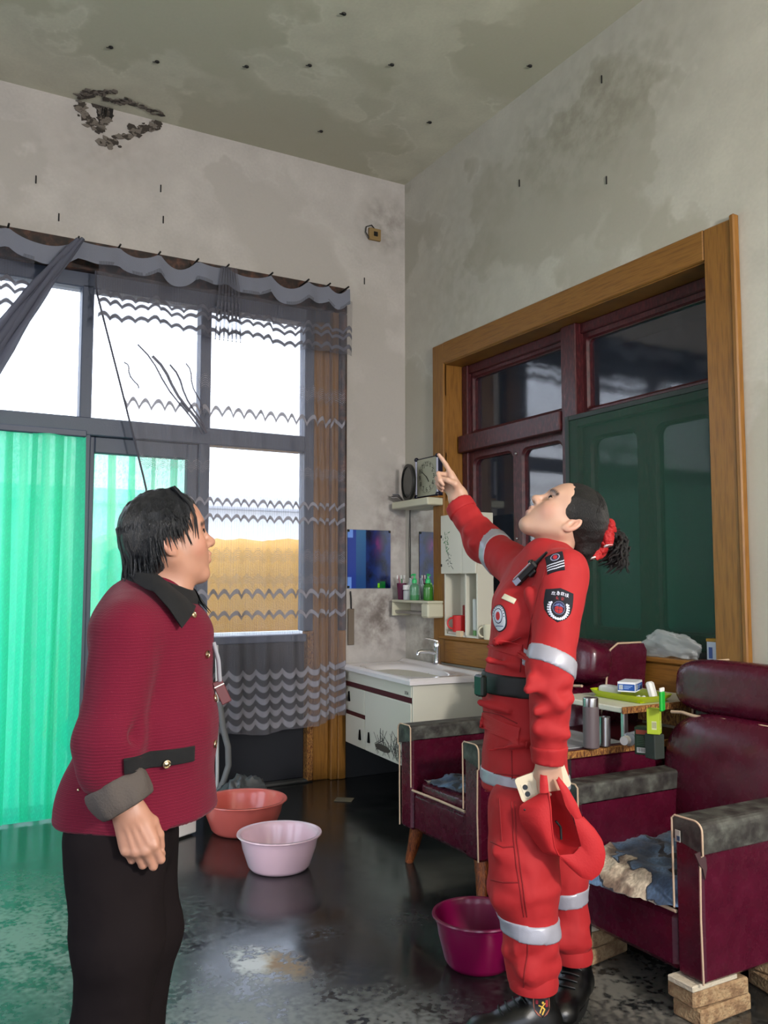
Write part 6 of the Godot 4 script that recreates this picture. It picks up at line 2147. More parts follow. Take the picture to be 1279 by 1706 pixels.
	band.call("cuff", Vector3(0.031, 0.840, 0.215), Vector3(0, 1, 0), 0.055, 0.004, [Plane(Vector3(0, 0, -1), -0.145), Plane(Vector3(-1, 0, 0), -(Vector3(-0.025, 0.832, 0.215)).x)], cloth, jacket)
	var cax := (wr_f - el_f).normalized()
	band.call("cuff", (Vector3(-0.157, 1.617, -0.445)), cax, 0.045, 0.004, [Plane(Vector3(0, 0, 1), -0.3)], cloth, jacket)
	var webbing := mat(Color(0.018, 0.02, 0.022), 0.6, {"bump": M.grit, "depth": 0.05, "tri": 8.0})
	band.call("belt", Vector3(-0.059, 1.023, 0.100), Vector3(0.03, 1, 0), 0.063, 0.007, [Plane(Vector3(0, 0, 1), 0.158), Plane(Vector3(1, 0, 0), (Vector3(0.166, 1.011, 0.000)).x)], webbing, jacket)
	var bx: Vector3 = Vector3(-0.136, 1.022, 0.070)
	var bk := MB.new()
	bk.xf = Transform3D(Basis(l, Vector3.UP, -f), bx + f * 0.012)
	bk.box(Vector3.ZERO, Vector3(0.05, 0.066, 0.022), 0.006)
	obj("buckle", bk, mat(Color(0.03, 0.09, 0.07), 0.35), jacket)
	# chest pocket, skirt pocket flap, placket
	var toCam := Vector3(0, 0, 1)
	var pr := (l * 0.8 + Vector3(0.35, 0, 0.1)).normalized()
	var flapm := mat(Color(0.64, 0.07, 0.09), 0.7, {"bump": M.fine, "depth": 0.05, "tri": 6.0})
	for q in [[J.shoot(Vector3(-0.126, 1.173, 0.500), Vector3(-0.014, 1.111, -0.300)), 0.085, 0.04], [J.shoot(Vector3(-0.143, 0.961, 0.500), Vector3(-0.036, 0.825, -0.300)), 0.1, 0.05]]:
		var fb := MB.new()
		J.patch(fb, q[0], Vector3(0.96, -0.2, 0.0).normalized(), Vector3(0.2, 0.96, 0.0).normalized(), func(a: float) -> Vector2:
			var v := Vector2(cos(a * TAU), sin(a * TAU))
			var m := maxf(absf(v.x), absf(v.y))
			return v / m * Vector2(q[1], q[2]) * 0.5, 0.006, 5, 40)
		obj("pocket_flap", fb, flapm, jacket)
	# shoulder mark, sleeve shield, chest patch, name strip
	var navy := Color(0.03, 0.035, 0.09)
	var sim := picture(192, 240, Color(0.03, 0.035, 0.09))
	var wl := Color(0.82, 0.83, 0.88)
	var G := {
		"ying": [[8, 1, 9, 3], [2, 4, 15, 4], [3, 4, 3, 9, 1, 15], [6, 7, 7, 10], [9, 6, 10, 9], [13, 6, 11, 12], [4, 14, 15, 14]],
		"ji": [[7, 0, 4, 4], [5, 2, 11, 2, 9, 4], [4, 5, 13, 5, 13, 10, 3, 10], [4, 7.5, 13, 7.5], [3, 12, 2, 15], [6, 12, 6, 15, 11, 15, 11, 13], [8, 11, 9, 13], [13, 12, 14, 14]],
		"jiu": [[1, 4, 8, 4], [4, 1, 4, 14, 3, 13], [1, 7, 3, 8], [1, 12, 3, 10], [5, 8, 8, 12], [7, 1, 8, 2], [11, 1, 9, 6], [10, 4, 15, 4], [13, 4, 12, 9, 8, 15], [10, 7, 15, 15]],
		"yuan": [[1, 4, 5, 4], [3, 1, 3, 14, 2, 13], [1, 9, 5, 8], [14, 1, 8, 2], [8, 4, 8, 5], [11, 3, 11, 5], [14, 3, 13, 5], [7, 6, 15, 6], [7, 9, 15, 9], [10, 6, 9, 12, 6, 15], [9, 11, 13, 11, 7, 15], [9, 12, 15, 15]],
		"hong": [[10, 1, 5, 5], [3, 8, 14, 8], [5, 1, 5, 14, 8, 12], [6, 8, 14, 15]],
		"an": [[8, 0, 8, 2], [2, 5, 2, 3, 14, 3, 14, 5], [7, 5, 4, 11, 12, 15], [11, 6, 9, 12, 3, 15], [2, 9, 15, 9]]}
	for k in 4:
		glyph(sim, Vector2(38 + k * 30, 22 + absf(k - 1.5) * 5), 27, G[["ying", "ji", "jiu", "yuan"][k]], wl, 1.3)
	for k in 2:
		glyph(sim, Vector2(66 + k * 36, 60), 24, G[["hong", "an"][k]], Color(0.6, 0.14, 0.16), 1.3)
	for k in 9:
		for sgn: float in [-1.0, 1.0]:
			var a := PI * 0.5 + sgn * (0.12 + k * 0.24)
			var p := Vector2(96, 142) + Vector2(cos(a) * 62, sin(a) * 72)
			disc(sim, p + Vector2(4 * sgn, 0), Vector2(7, 9), wl)
			disc(sim, p - Vector2(8 * sgn, -2), Vector2(6, 6), wl)
	disc(sim, Vector2(96, 138), Vector2(42, 46), Color(0.45, 0.47, 0.6))
	disc(sim, Vector2(96, 138), Vector2(39, 43), Color(0.08, 0.09, 0.2))
	disc(sim, Vector2(96, 150), Vector2(28, 26), Color(0.62, 0.12, 0.14))
	disc(sim, Vector2(96, 116), Vector2(24, 14), Color(0.2, 0.24, 0.4))
	stroke(sim, [Vector2(66, 128), Vector2(96, 112), Vector2(126, 128)], Color(0.5, 0.55, 0.75), 2.0)
	stroke(sim, [Vector2(96, 112), Vector2(96, 168)], Color(0.1, 0.1, 0.2), 2.0)
	stroke(sim, [Vector2(70, 150), Vector2(122, 150)], Color(0.1, 0.1, 0.2), 1.6)
	var shield := func(a: float) -> Vector2:
		var pts := [Vector2(1.0, 0.0), Vector2(1.0, 0.55), Vector2(0.97, 0.8), Vector2(0.0, 1.0), Vector2(-0.97, 0.8), Vector2(-1.0, 0.55), Vector2(-1.0, 0.0), Vector2(-0.9, -0.4), Vector2(-0.6, -0.74), Vector2(0.0, -1.0), Vector2(0.6, -0.74), Vector2(0.9, -0.4)]
		var t := fposmod(a, 1.0) * 12
		var i := int(t) % 12
		return (pts[i] as Vector2).lerp(pts[(i + 1) % 12], t - int(t)) * Vector2(0.04, 0.05)
	var sb := MB.new()
	J.patch(sb, J.shoot(Vector3(0.014, 1.282, 0.500), Vector3(0.175, 1.259, -0.300)), Vector3(0.98, -0.17, 0.0).normalized(), Vector3(0.17, 0.98, 0.0).normalized(), shield, 0.003, 8, 48)
	obj("sleeve_shield", sb, mat(Color.WHITE, 0.8, {"tex": tex(sim)}), jacket)
	var mim := picture(96, 96, navy)
	disc(mim, Vector2(48, 28), Vector2(26, 20), Color(0.6, 0.6, 0.7))
	disc(mim, Vector2(48, 28), Vector2(21, 16), Color(0.1, 0.1, 0.22))
	disc(mim, Vector2(48, 28), Vector2(12, 12), Color(0.7, 0.14, 0.18))
	for k in 3:
		stroke(mim, [Vector2(2, 56 + k * 12), Vector2(48, 60 + k * 12), Vector2(94, 56 + k * 12)], wl, 2.4)
	var sq := func(w: float, h: float) -> Callable:
		return func(a: float) -> Vector2:
			var v := Vector2(cos(a * TAU + 0.001), sin(a * TAU + 0.001))
			return v / maxf(absf(v.x), absf(v.y)) * Vector2(w, h) * 0.5
	var mb := MB.new()
	J.patch(mb, J.shoot(Vector3(0.006, 1.397, 0.500), Vector3(0.165, 1.414, -0.300)), Vector3(1, 0.0, 0.0), Vector3(0, 0.8, -0.6).normalized(), sq.call(0.048, 0.064), 0.004, 6, 40)
	obj("shoulder_mark", mb, mat(Color.WHITE, 0.8, {"tex": tex(mim)}), jacket)
	var cim := picture(128, 192, navy)
	disc(cim, Vector2(64, 96), Vector2(58, 88), Color(0.75, 0.78, 0.8))
	disc(cim, Vector2(64, 82), Vector2(40, 54), Color(0.1, 0.12, 0.25))
	disc(cim, Vector2(64, 82), Vector2(35, 48), Color(0.75, 0.78, 0.82))
	disc(cim, Vector2(64, 84), Vector2(20, 30), Color(0.72, 0.16, 0.18))
	for k in 12:
		var a := PI + k * PI / 11
		disc(cim, Vector2(64, 84) + Vector2(cos(a) * 49, sin(a) * 70), Vector2(3.5, 5), Color(0.12, 0.14, 0.3))
	stroke(cim, [Vector2(30, 152), Vector2(98, 152)], Color(0.2, 0.25, 0.45), 2.5)
	var chb := MB.new()
	J.patch(chb, J.shoot(Vector3(-0.146, 1.249, 0.500), Vector3(-0.041, 1.214, -0.300)), Vector3(0.62, 0.0, 0.78).normalized(), Vector3(0.2, 0.97, -0.15).normalized(), func(a: float) -> Vector2: return Vector2(cos(a * TAU) * 0.033, sin(a * TAU) * 0.041), 0.003, 6, 36)
	obj("chest_patch", chb, mat(Color.WHITE, 0.8, {"tex": tex(cim)}), jacket)
	var nb := MB.new()
	J.patch(nb, J.shoot(Vector3(-0.119, 1.300, 0.500), Vector3(-0.004, 1.282, -0.300)), Vector3(0.7, -0.35, 0.6).normalized(), Vector3(0.4, 0.9, 0).normalized(), sq.call(0.052, 0.018), 0.003, 4, 32)
	obj("name_strip", nb, mat(Color(0.78, 0.76, 0.66), 0.7), jacket)
	# ---- trousers
	var Tr := Sdf.new()
	Tr.folds = noise(3.4, 19, 2)
	Tr.folds.fractal_type = FastNoiseLite.FRACTAL_RIDGED
	Tr.fs = Vector3(1.0, 1.3, 1.0)
	Tr.amp = 0.007
	Tr.cap(Vector3(-0.001, 0.662, 0.000), Vector3(0.003, 0.848, 0.000), 0.1, 0.09, 0.04, 0, Vector3(1, 1, 1.25), Bt)
	Tr.cuts = [Plane(Vector3.UP, (Vector3(-0.080, 0.726, 0.100)).y)]
	var hn: Vector3 = Vector3(-0.015, 0.656, 0.085)
	var kn: Vector3 = Vector3(-0.028, 0.435, 0.115)
	var an: Vector3 = Vector3(-0.004, 0.163, 0.130)
	var hf: Vector3 = Vector3(0.047, 0.612, -0.085)
	var kf: Vector3 = Vector3(0.133, 0.387, -0.110)
	var af: Vector3 = Vector3(0.163, 0.142, -0.100)
	Tr.cap(hn, kn, 0.114, 0.104, 0.03)
	Tr.cap(kn, Vector3(-0.008, 0.309, 0.125), 0.104, 0.08, 0.03)
	Tr.cap(Vector3(-0.008, 0.309, 0.125), Vector3(-0.008, 0.225, 0.130), 0.08, 0.067, 0.03)
	Tr.cap(Vector3(-0.008, 0.225, 0.130), an, 0.067, 0.07, 0.03, 1)
	Tr.cap(hf, kf, 0.112, 0.076, 0.02)
	Tr.cap(kf, Vector3(0.157, 0.239, -0.100), 0.076, 0.058, 0.03)
	Tr.cap(Vector3(0.157, 0.239, -0.100), af, 0.058, 0.05, 0.03, 1)
	for q in [[Vector3(-0.082, 0.259, 0.150), Vector3(-0.029, 0.233, 0.195), 0.015], [Vector3(0.035, 0.272, 0.180), Vector3(-0.051, 0.221, 0.200), 0.013], [Vector3(0.052, 0.228, 0.150), Vector3(-0.022, 0.208, 0.200), 0.015], [Vector3(-0.067, 0.217, 0.120), Vector3(-0.066, 0.174, 0.130), 0.018], [Vector3(0.097, 0.211, -0.050), Vector3(0.199, 0.194, -0.060), 0.022], [Vector3(0.116, 0.240, -0.050), Vector3(0.186, 0.226, -0.050), 0.012], [Vector3(-0.111, 0.412, 0.170), Vector3(-0.027, 0.456, 0.200), 0.012], [Vector3(-0.118, 0.549, 0.170), Vector3(-0.035, 0.524, 0.200), 0.012], [Vector3(0.016, 0.318, 0.190), Vector3(-0.063, 0.276, 0.190), 0.013], [Vector3(0.057, 0.446, 0.170), Vector3(-0.031, 0.430, 0.220), 0.012]]:
		Tr.cap(q[0], q[1], q[2], q[2] * 0.8, 0.035)
	var tb := MB.new()
	Tr.build(tb, 0.008)
	var trousers := obj("trousers", tb, cloth, P)
	var thread := mat(Color(0.5, 0.03, 0.05), 0.8)
	for q in [[Vector3(-0.117, 0.778, 0.500), Vector3(-0.001, 0.578, -0.300), Vector3(-0.112, 0.680, 0.500), Vector3(0.006, 0.445, -0.300), Vector3(-0.106, 0.620, 0.500), Vector3(0.013, 0.364, -0.300), Vector3(-0.095, 0.545, 0.500), Vector3(0.029, 0.263, -0.300), Vector3(-0.088, 0.489, 0.500), Vector3(0.038, 0.186, -0.300)], [Vector3(-0.109, 0.778, 0.500), Vector3(0.009, 0.578, -0.300), Vector3(-0.104, 0.680, 0.500), Vector3(0.016, 0.445, -0.300), Vector3(-0.097, 0.620, 0.500), Vector3(0.026, 0.364, -0.300), Vector3(-0.087, 0.545, 0.500), Vector3(0.039, 0.263, -0.300), Vector3(-0.080, 0.489, 0.500), Vector3(0.048, 0.186, -0.300)], [Vector3(-0.079, 0.441, 0.500), Vector3(0.050, 0.122, -0.300), Vector3(-0.080, 0.397, 0.500), Vector3(0.049, 0.062, -0.300), Vector3(-0.088, 0.353, 0.500), Vector3(0.038, 0.003, -0.300), Vector3(-0.091, 0.316, 0.500), Vector3(0.033, -0.047, -0.300)], [Vector3(-0.172, 0.677, 0.500), Vector3(-0.076, 0.441, -0.300), Vector3(-0.140, 0.662, 0.500), Vector3(-0.032, 0.421, -0.300), Vector3(-0.109, 0.665, 0.500), Vector3(0.010, 0.425, -0.300)], [Vector3(-0.171, 0.581, 0.500), Vector3(-0.075, 0.311, -0.300), Vector3(-0.141, 0.575, 0.500), Vector3(-0.033, 0.303, -0.300), Vector3(-0.101, 0.575, 0.500), Vector3(0.021, 0.303, -0.300)], [Vector3(-0.148, 0.786, 0.500), Vector3(-0.043, 0.588, -0.300), Vector3(-0.145, 0.725, 0.500), Vector3(-0.040, 0.506, -0.300), Vector3(-0.143, 0.677, 0.500), Vector3(-0.036, 0.441, -0.300)]]:
		var sm := MB.new()
		Tr.seam(sm, q, 0.0022)
		obj("seam", sm, thread, trousers)
	for q in [[Vector3(-0.019, 0.327, 0.140), Vector3(0.08, 1, 0), 0.05, [Plane(Vector3(0, 0, -1), 0.0)]], [Vector3(0.157, 0.332, -0.100), Vector3(-0.12, 1, 0), 0.05, [Plane(Vector3(0, 0, 1), 0.0)]]]:
		var s := Sdf.new().like(Tr, 0.0035)
		var n: Vector3 = (q[1] as Vector3).normalized()
		s.cuts.assign([Plane(n, n.dot(q[0]) + q[2] * 0.5), Plane(-n, -n.dot(q[0]) + q[2] * 0.5), q[3][0]])
		var b := MB.new()
		s.build(b, 0.006, (q[0] as Vector3) - Vector3.ONE * 0.25, (q[0] as Vector3) + Vector3.ONE * 0.25)
		obj("reflective_band", b, tape, trousers)
	for q in [[an, 0.069], [af, 0.058]]:
		var b := MB.new()
		b.xf = Transform3D(Basis.IDENTITY, (q[0] as Vector3))
		b.lathe([Vector2(q[1] * 0.9, -0.014), Vector2(q[1] + 0.002, -0.014), Vector2(q[1] + 0.005, 0.004), Vector2(q[1] + 0.001, 0.03), Vector2(q[1] * 0.9, 0.03)], 30)
		obj("ankle_cuff", b, cloth, trousers)
	# ---- boots
	var shine := mat(Color(0.02, 0.022, 0.025), 0.32, {"bump": M.grit, "depth": 0.03, "tri": 4.0})
	for side in 2:
		var o: Vector3 = Vector3(an.x + 0.012, 0.0, an.z) if side == 0 else Vector3(af.x + 0.01, 0.0, af.z - 0.0)
		var ang := 0.12 if side == 0 else 1.05
		# toe direction: -x turned towards the camera
		var D := Vector3(-cos(ang), 0, sin(ang))
		var N := Vector3(sin(ang), 0, cos(ang))
		var BB := Basis(D, Vector3.UP, N)
		var S := Sdf.new()
		var q := func(a: Vector3) -> Vector3: return o + BB * a
		S.cap(q.call(Vector3(0.0, 0.26, 0)), q.call(Vector3(-0.005, 0.07, 0)), 0.05, 0.045, 0.03, 0)
		S.cap(q.call(Vector3(-0.03, 0.05, 0)), q.call(Vector3(0.07, 0.055, 0)), 0.042, 0.042, 0.04)
		S.cap(q.call(Vector3(0.05, 0.07, 0)), q.call(Vector3(0.165, 0.036, 0.004)), 0.045, 0.034, 0.03, 0, Vector3(1, 1, 1.25), BB)
		S.ell(q.call(Vector3(0.17, 0.042, 0.004)), Vector3(0.05, 0.036, 0.047), 0.02, BB)
		S.cuts = [Plane(Vector3(0, -1, 0), -0.02), Plane(Vector3(0, 1, 0), 0.25)]
		var b := MB.new()
		S.build(b, 0.005)
		var boot := obj("boot", b, shine, P)
		var ol := PackedVector2Array()
		for k in 28:
			var a := k * TAU / 28
			var xx := 0.075 + 0.147 * cos(a)
			var wd := 0.047 - 0.01 * smoothstep(0.1, -0.05, xx)
			ol.append(Vector2(xx, wd * signf(sin(a)) * pow(absf(sin(a)), 0.6)))
		var sl := MB.new()
		sl.xf = Transform3D(Basis(D, N * -1.0, Vector3.UP), o + Vector3(0, 0.001, 0))
		sl.prism(ol, 0.026, true)
		obj("sole", sl, mat(Color(0.025, 0.03, 0.028), 0.6), boot)
		for k in 6:
			var lb := MB.new()
			var t := k / 5.0
			var c: Vector3 = Vector3(0.105 - 0.07 * t, 0.085 + 0.085 * t, 0)
			var pa := []
			for j in 9:
				var z := (j - 4) / 4.0
				pa.append(S.hit(q.call(c + Vector3(0.14 - 0.03 * z * z, 0.1, z * 0.03)), (BB * Vector3(-0.14 + 0.03 * z * z, -0.1, 0)).normalized()) + BB * Vector3(0.002, 0.002, 0.0))
			lb.tube(pa, 0.0032, 6)
			obj("lace", lb, M.black, boot)
		if side == 0:
			var eim := picture(96, 96, Color(0.05, 0.02, 0.03))
			for yy in 96:
				for xx in 96:
					if xx < 5 or xx > 90 or yy < 5 or absf(xx - 48) > 46.0 - maxf(0.0, yy - 55) * 1.1:
						eim.set_pixel(xx, yy, Color(0.6, 0.35, 0.28))
			stroke(eim, [Vector2(34, 72), Vector2(48, 46), Vector2(62, 58), Vector2(48, 80)], Color(0.8, 0.65, 0.25), 4.0)
			stroke(eim, [Vector2(30, 40), Vector2(48, 46), Vector2(64, 30)], Color(0.8, 0.65, 0.25), 3.4)
			disc(eim, Vector2(52, 26), Vector2(7, 7), Color(0.8, 0.65, 0.25))
			eim.fill_rect(Rect2i(68, 14, 16, 34), Color(0.55, 0.1, 0.14))
			eim.fill_rect(Rect2i(12, 14, 14, 20), Color(0.5, 0.1, 0.16))
			var eb := MB.new()
			S.patch(eb, q.call(Vector3(0.002, 0.115, 0.06)), -D, Vector3.UP, func(a: float) -> Vector2: return (shield.call(a) as Vector2) * Vector2(0.6, 0.55), 0.003, 6, 36)
			obj("boot_emblem", eb, mat(Color.WHITE, 0.6, {"tex": tex(eim)}), boot)
	# ---- hair: cap of hair, nape, tied tail
	var Hs := Sdf.new()
	Hs.ell(T * Vector3(0.006, 0.046, 0), Vector3(0.1, 0.09, 0.082) * 1.06, 0.01, T.basis.orthonormalized())
	Hs.ell(Vector3(0.215, 1.495, 0.000), Vector3(0.045, 0.07, 0.062), 0.04)
	Hs.ell(Vector3(0.202, 1.433, 0.000), Vector3(0.03, 0.03, 0.05), 0.03)
	# bare face and ears
	Hs.ell(T * Vector3(-0.112, -0.018, 0), Vector3(0.095, 0.118, 0.12) * 1.0, 0.02, T.basis.orthonormalized(), true)
	Hs.ell(T * Vector3(-0.01, -0.03, 0.09), Vector3(0.036, 0.042, 0.04), 0.01, T.basis.orthonormalized(), true)
	Hs.ell(T * Vector3(-0.008, -0.025, -0.09), Vector3(0.034, 0.04, 0.04), 0.01, T.basis.orthonormalized(), true)
	Hs.folds = noise(26.0, 6, 3)
	Hs.fs = Vector3(0.5, 1.6, 1.6)
	Hs.amp = 0.002
	var hb := MB.new()
	Hs.build(hb, 0.004)
	var hair := obj("hair", hb, M.hair, P)
	var rng := RandomNumberGenerator.new()
	rng.seed = 99
	var sets := []
	var t0: Vector3 = Vector3(0.267, 1.481, 0.000)
	for k in 130:
		var d := Vector3(rng.randfn() * 0.018, rng.randfn() * 0.024, rng.randfn() * 0.022)
		var e: Vector3 = (Vector3(0.308, 1.433, 0.000)) + Vector3(rng.randfn() * 0.016, rng.randfn() * 0.022, rng.randfn() * 0.024)
		var mid := t0.lerp(e, 0.55) + Vector3(0.02 + rng.randfn() * 0.008, 0.012 + rng.randfn() * 0.012, rng.randfn() * 0.014)
		var tip := e + Vector3(-0.018 + rng.randfn() * 0.014, -0.016 - rng.randf() * 0.012, rng.randfn() * 0.01)
		var ring := curve([t0 + d * 0.4, mid, e, tip], 12)
		for i in 12:
			ring[i] += Vector3(cos(i * 1.3 + k), sin(i * 1.3 + k * 2.0), cos(i * 1.1 + k * 3.0)) * 0.003 * minf(i, 4.0) / 4.0
		sets.append([ring, [0.005, 0.006, 0.006, 0.006, 0.006, 0.0055, 0.005, 0.0045, 0.004, 0.0035, 0.0025, 0.001]])
	hair_strands(sets, M.hair, hair)
	var fl := []
	for k in 40:
		var z := (k - 20) / 20.0 * 0.06
		var a: Vector3 = Hs.hit(T * Vector3(-0.022 + absf(z) * 0.6 + rng.randfn() * 0.004, 0.2, z), (T.basis * Vector3(0.0, -1, 0)).normalized())
		var b2: Vector3 = Hs.hit(T * Vector3(0.04, 0.22, z * 1.3), (T.basis * Vector3(0, -1, 0)).normalized())
		var c2: Vector3 = Hs.hit(T * Vector3(0.25, 0.04 + rng.randfn() * 0.03, z * 0.8), (T.basis * Vector3(-1, 0, 0)).normalized())
		fl.append([curve([a, a.lerp(b2, 0.5) + T.basis * Vector3(0, 0.006, 0), b2, c2], 10), [0.0008, 0.0015, 0.0022, 0.0028, 0.003, 0.003, 0.003, 0.003, 0.003, 0.002]])
	hair_strands(fl, M.hair, hair)
	var scm := mat(Color(0.62, 0.02, 0.04), 0.7, {"bump": ntex("crease", 0.012), "depth": 1.0, "tri": 6.0, "rim": 0.3})
	var so := MB.new()
	var sc: Vector3 = Vector3(0.263, 1.479, 0.000)
	var sax := Vector3(0.9, -0.35, 0).normalized()
	var sup := Vector3(0.35, 0.9, 0).normalized()
	so.grid(60, 16, func(u: float, v: float) -> Vector3:
		var a := u * TAU
		var w := v * TAU
		var ruf := 0.004 * sin(a * 11.0) + 0.003 * sin(a * 17.0 + w)
		var rad := 0.031 + (0.019 + ruf) * cos(w)
		return sc + (sup * cos(a) * 1.25 + Vector3(0, 0, 1) * sin(a)) * rad + sax * (0.018 + ruf) * sin(w), true)
	var scr := obj("hair_tie", so, scm, hair)
	for q in [[Vector3(0.260, 1.499, 0.035), Vector3(0.265, 1.458, 0.042)], [Vector3(0.234, 1.440, 0.020), Vector3(0.222, 1.419, 0.030)]]:
		var bb := MB.new()
		bb.tube([q[0], (q[0] as Vector3).lerp(q[1], 0.5) + Vector3(0.004, 0, 0.006), q[1]], [0.014, 0.019, 0.015], 12)
		obj("bow_end", bb, scm, scr)
		var rb := MB.new()
		rb.tube([q[1], (q[1] as Vector3) + Vector3(0.001, -0.004, 0.001)], 0.0156, 12)
		obj("white_rim", rb, M.white, scr)
	held_things(P.transform, J)

func held_things(W: Transform3D, J: Sdf) -> void:
	# cream phone in the left hand
	var ph := thing("phone", "cream coloured phone with two round lenses held in the left hand", "phone", W * (Vector3(0.018, 0.759, 0.205)), 0.0)
	var px := ((Vector3(0.072, 0.781, 0.205)) - (Vector3(-0.039, 0.742, 0.205))).normalized()
	var pz := Vector3(0.05, 0.1, 1)
	pz = (pz - px * px.dot(pz)).normalized()
	ph.basis = W.basis * Basis(px, pz.cross(px), pz)
	var body := MB.new()
	var ol := PackedVector2Array()
	for q in [[1, 1], [-1, 1], [-1, -1], [1, -1]]:
		var a0 := atan2(q[1], q[0]) - PI / 4
		for k in 6:
			ol.append(Vector2(q[0] * 0.066, q[1] * 0.026) + Vector2(cos(a0 + k * PI / 10), sin(a0 + k * PI / 10)) * 0.01)
	body.xf = Transform3D(Basis.IDENTITY, Vector3(0, 0, -0.004))
	body.prism(ol, 0.008, true)
	obj("case", body, mat(Color(0.8, 0.75, 0.64), 0.3), ph)
	obj("lens_plate", mb_box(Vector3(-0.05, -0.006, 0.0045), Vector3(0.03, 0.042, 0.0015), 0.0006), mat(Color(0.82, 0.77, 0.67), 0.25), ph)
	for y in [-0.016, 0.004]:
		var lb := MB.new()
		lb.xf = Transform3D(Basis(Vector3.RIGHT, PI / 2), Vector3(-0.054, y, 0.005))
		lb.lathe([Vector2(0, 0.002), Vector2(0.007, 0.002), Vector2(0.008, 0.0), Vector2(0.008, -0.002)], 20)
		obj("lens", lb, mat(Color(0.015, 0.015, 0.02), 0.1), ph)
	# red cap hanging from the fingers, open side turned to the viewer
	var cap := thing("peaked_hat", "red peaked cap hanging upside down from the left hand beside the phone", "cap", W.origin, 0.0)
	cap.basis = W.basis
	var cm := mat(Color(0.66, 0.065, 0.09), 0.75, {"bump": M.fine, "depth": 0.04, "tri": 5.0})
	var N := 44
	var left := curve([Vector3(0.024, 0.745, 0.262), Vector3(0.028, 0.703, 0.268), Vector3(0.029, 0.669, 0.270), Vector3(0.033, 0.625, 0.268), Vector3(0.039, 0.592, 0.262), Vector3(0.052, 0.566, 0.255)], N)
	var out := curve([Vector3(0.002, 0.734, 0.235), Vector3(-0.032, 0.711, 0.225), Vector3(-0.052, 0.697, 0.222), Vector3(-0.056, 0.674, 0.222), Vector3(-0.049, 0.646, 0.222), Vector3(-0.029, 0.619, 0.222), Vector3(-0.009, 0.591, 0.225), Vector3(0.011, 0.567, 0.235), Vector3(0.053, 0.561, 0.250)], N)
	var right := curve([Vector3(0.059, 0.750, 0.262), Vector3(0.072, 0.705, 0.260), Vector3(0.091, 0.675, 0.256), Vector3(0.105, 0.635, 0.252), Vector3(0.117, 0.593, 0.248), Vector3(0.094, 0.568, 0.250), Vector3(0.054, 0.562, 0.253)], N)
	var cc: Vector3 = Vector3(0.028, 0.644, 0.235)
	var b := MB.new()
	b.grid(N - 1, 12, func(u: float, v: float) -> Vector3:
		var k := int(round(u * (N - 1)))
		return (left[k] as Vector3).lerp(out[k], v) + Vector3(0, 0, 0.022 * sin(v * PI) * sin(u * PI)))
	b.grid(N - 1, 16, func(u: float, v: float) -> Vector3:
		var k := int(round(u * (N - 1)))
		return (out[k] as Vector3).lerp(right[k], v) + Vector3(0, 0, -0.065 * pow(sin(v * PI), 0.7) * pow(sin(u * PI), 0.6)))
	var crown := obj("crown", b, cm, cap)
	var pipe := MB.new()
	pipe.tube(left, 0.0025, 6)
	obj("seam", pipe, cm, crown)
	# straps running from the fingers into the rim
	for q in [[[Vector3(0.003, 0.791, 0.250), Vector3(-0.000, 0.768, 0.258), Vector3(-0.001, 0.742, 0.262)], [Vector3(0.021, 0.789, 0.255), Vector3(0.023, 0.767, 0.262), Vector3(0.024, 0.744, 0.264)]], [[Vector3(0.056, 0.785, 0.250), Vector3(0.081, 0.754, 0.256), Vector3(0.106, 0.710, 0.256), Vector3(0.121, 0.671, 0.252)], [Vector3(0.047, 0.776, 0.255), Vector3(0.060, 0.744, 0.262), Vector3(0.078, 0.700, 0.262), Vector3(0.096, 0.669, 0.258)]]]:
		var pa := curve(q[0], 16)
		var pb := curve(q[1], 16)
		var sb := MB.new()
		for side in 2:
			sb.grid(15, 4, func(u: float, v: float) -> Vector3:
				var k := int(round(u * 15))
				return (pa[k] as Vector3).lerp(pb[k], v) + Vector3(0, 0, 0.005 * sin(v * PI) + (0.0015 if side == 0 else -0.0015)))
		obj("strap", sb, cm, crown)
	# brim: a curved tongue from the lower right of the rim
	var inn := curve([Vector3(0.095, 0.673, 0.260), Vector3(0.104, 0.637, 0.258), Vector3(0.116, 0.593, 0.254), Vector3(0.093, 0.570, 0.255), Vector3(0.052, 0.567, 0.257)], N)
	var rimo := curve([Vector3(0.122, 0.672, 0.250), Vector3(0.155, 0.637, 0.245), Vector3(0.177, 0.604, 0.242), Vector3(0.186, 0.568, 0.240), Vector3(0.180, 0.537, 0.240), Vector3(0.167, 0.512, 0.240), Vector3(0.144, 0.496, 0.242), Vector3(0.118, 0.504, 0.246), Vector3(0.090, 0.528, 0.250), Vector3(0.054, 0.563, 0.255)], N)
	var bb := MB.new()
	for side in 2:
		bb.grid(N - 1, 12, func(u: float, v: float) -> Vector3:
			var k := int(round(u * (N - 1)))
			return (inn[k] as Vector3).lerp(rimo[k], v) + Vector3(0, 0, 0.016 * sin(v * PI * 0.75) * sin(u * PI) + (0.0015 if side == 0 else -0.0015)))
	var brim := obj("brim", bb, cm, cap)
	var eb := MB.new()
	eb.tube(rimo, 0.003, 6)
	obj("brim_edge", eb, cm, brim)
	var zb := MB.new()
	zb.tube(curve([Vector3(0.042, 0.665, 0.268), Vector3(0.057, 0.647, 0.262), Vector3(0.058, 0.613, 0.262)], 12), 0.0035, 6)
	obj("adjuster", zb, M.black, crown)
	var ey := MB.new()
	ey.ball((Vector3(-0.045, 0.695, 0.262)), Vector3(0.003, 0.003, 0.002), 8, 6)
	obj("eyelet", ey, M.black, crown)
	# two way radio on the shoulder strap
	var ra := thing("radio", "black two way radio clipped to the red suit at the shoulder", "radio", W.origin, 0.0)
	ra.basis = W.basis
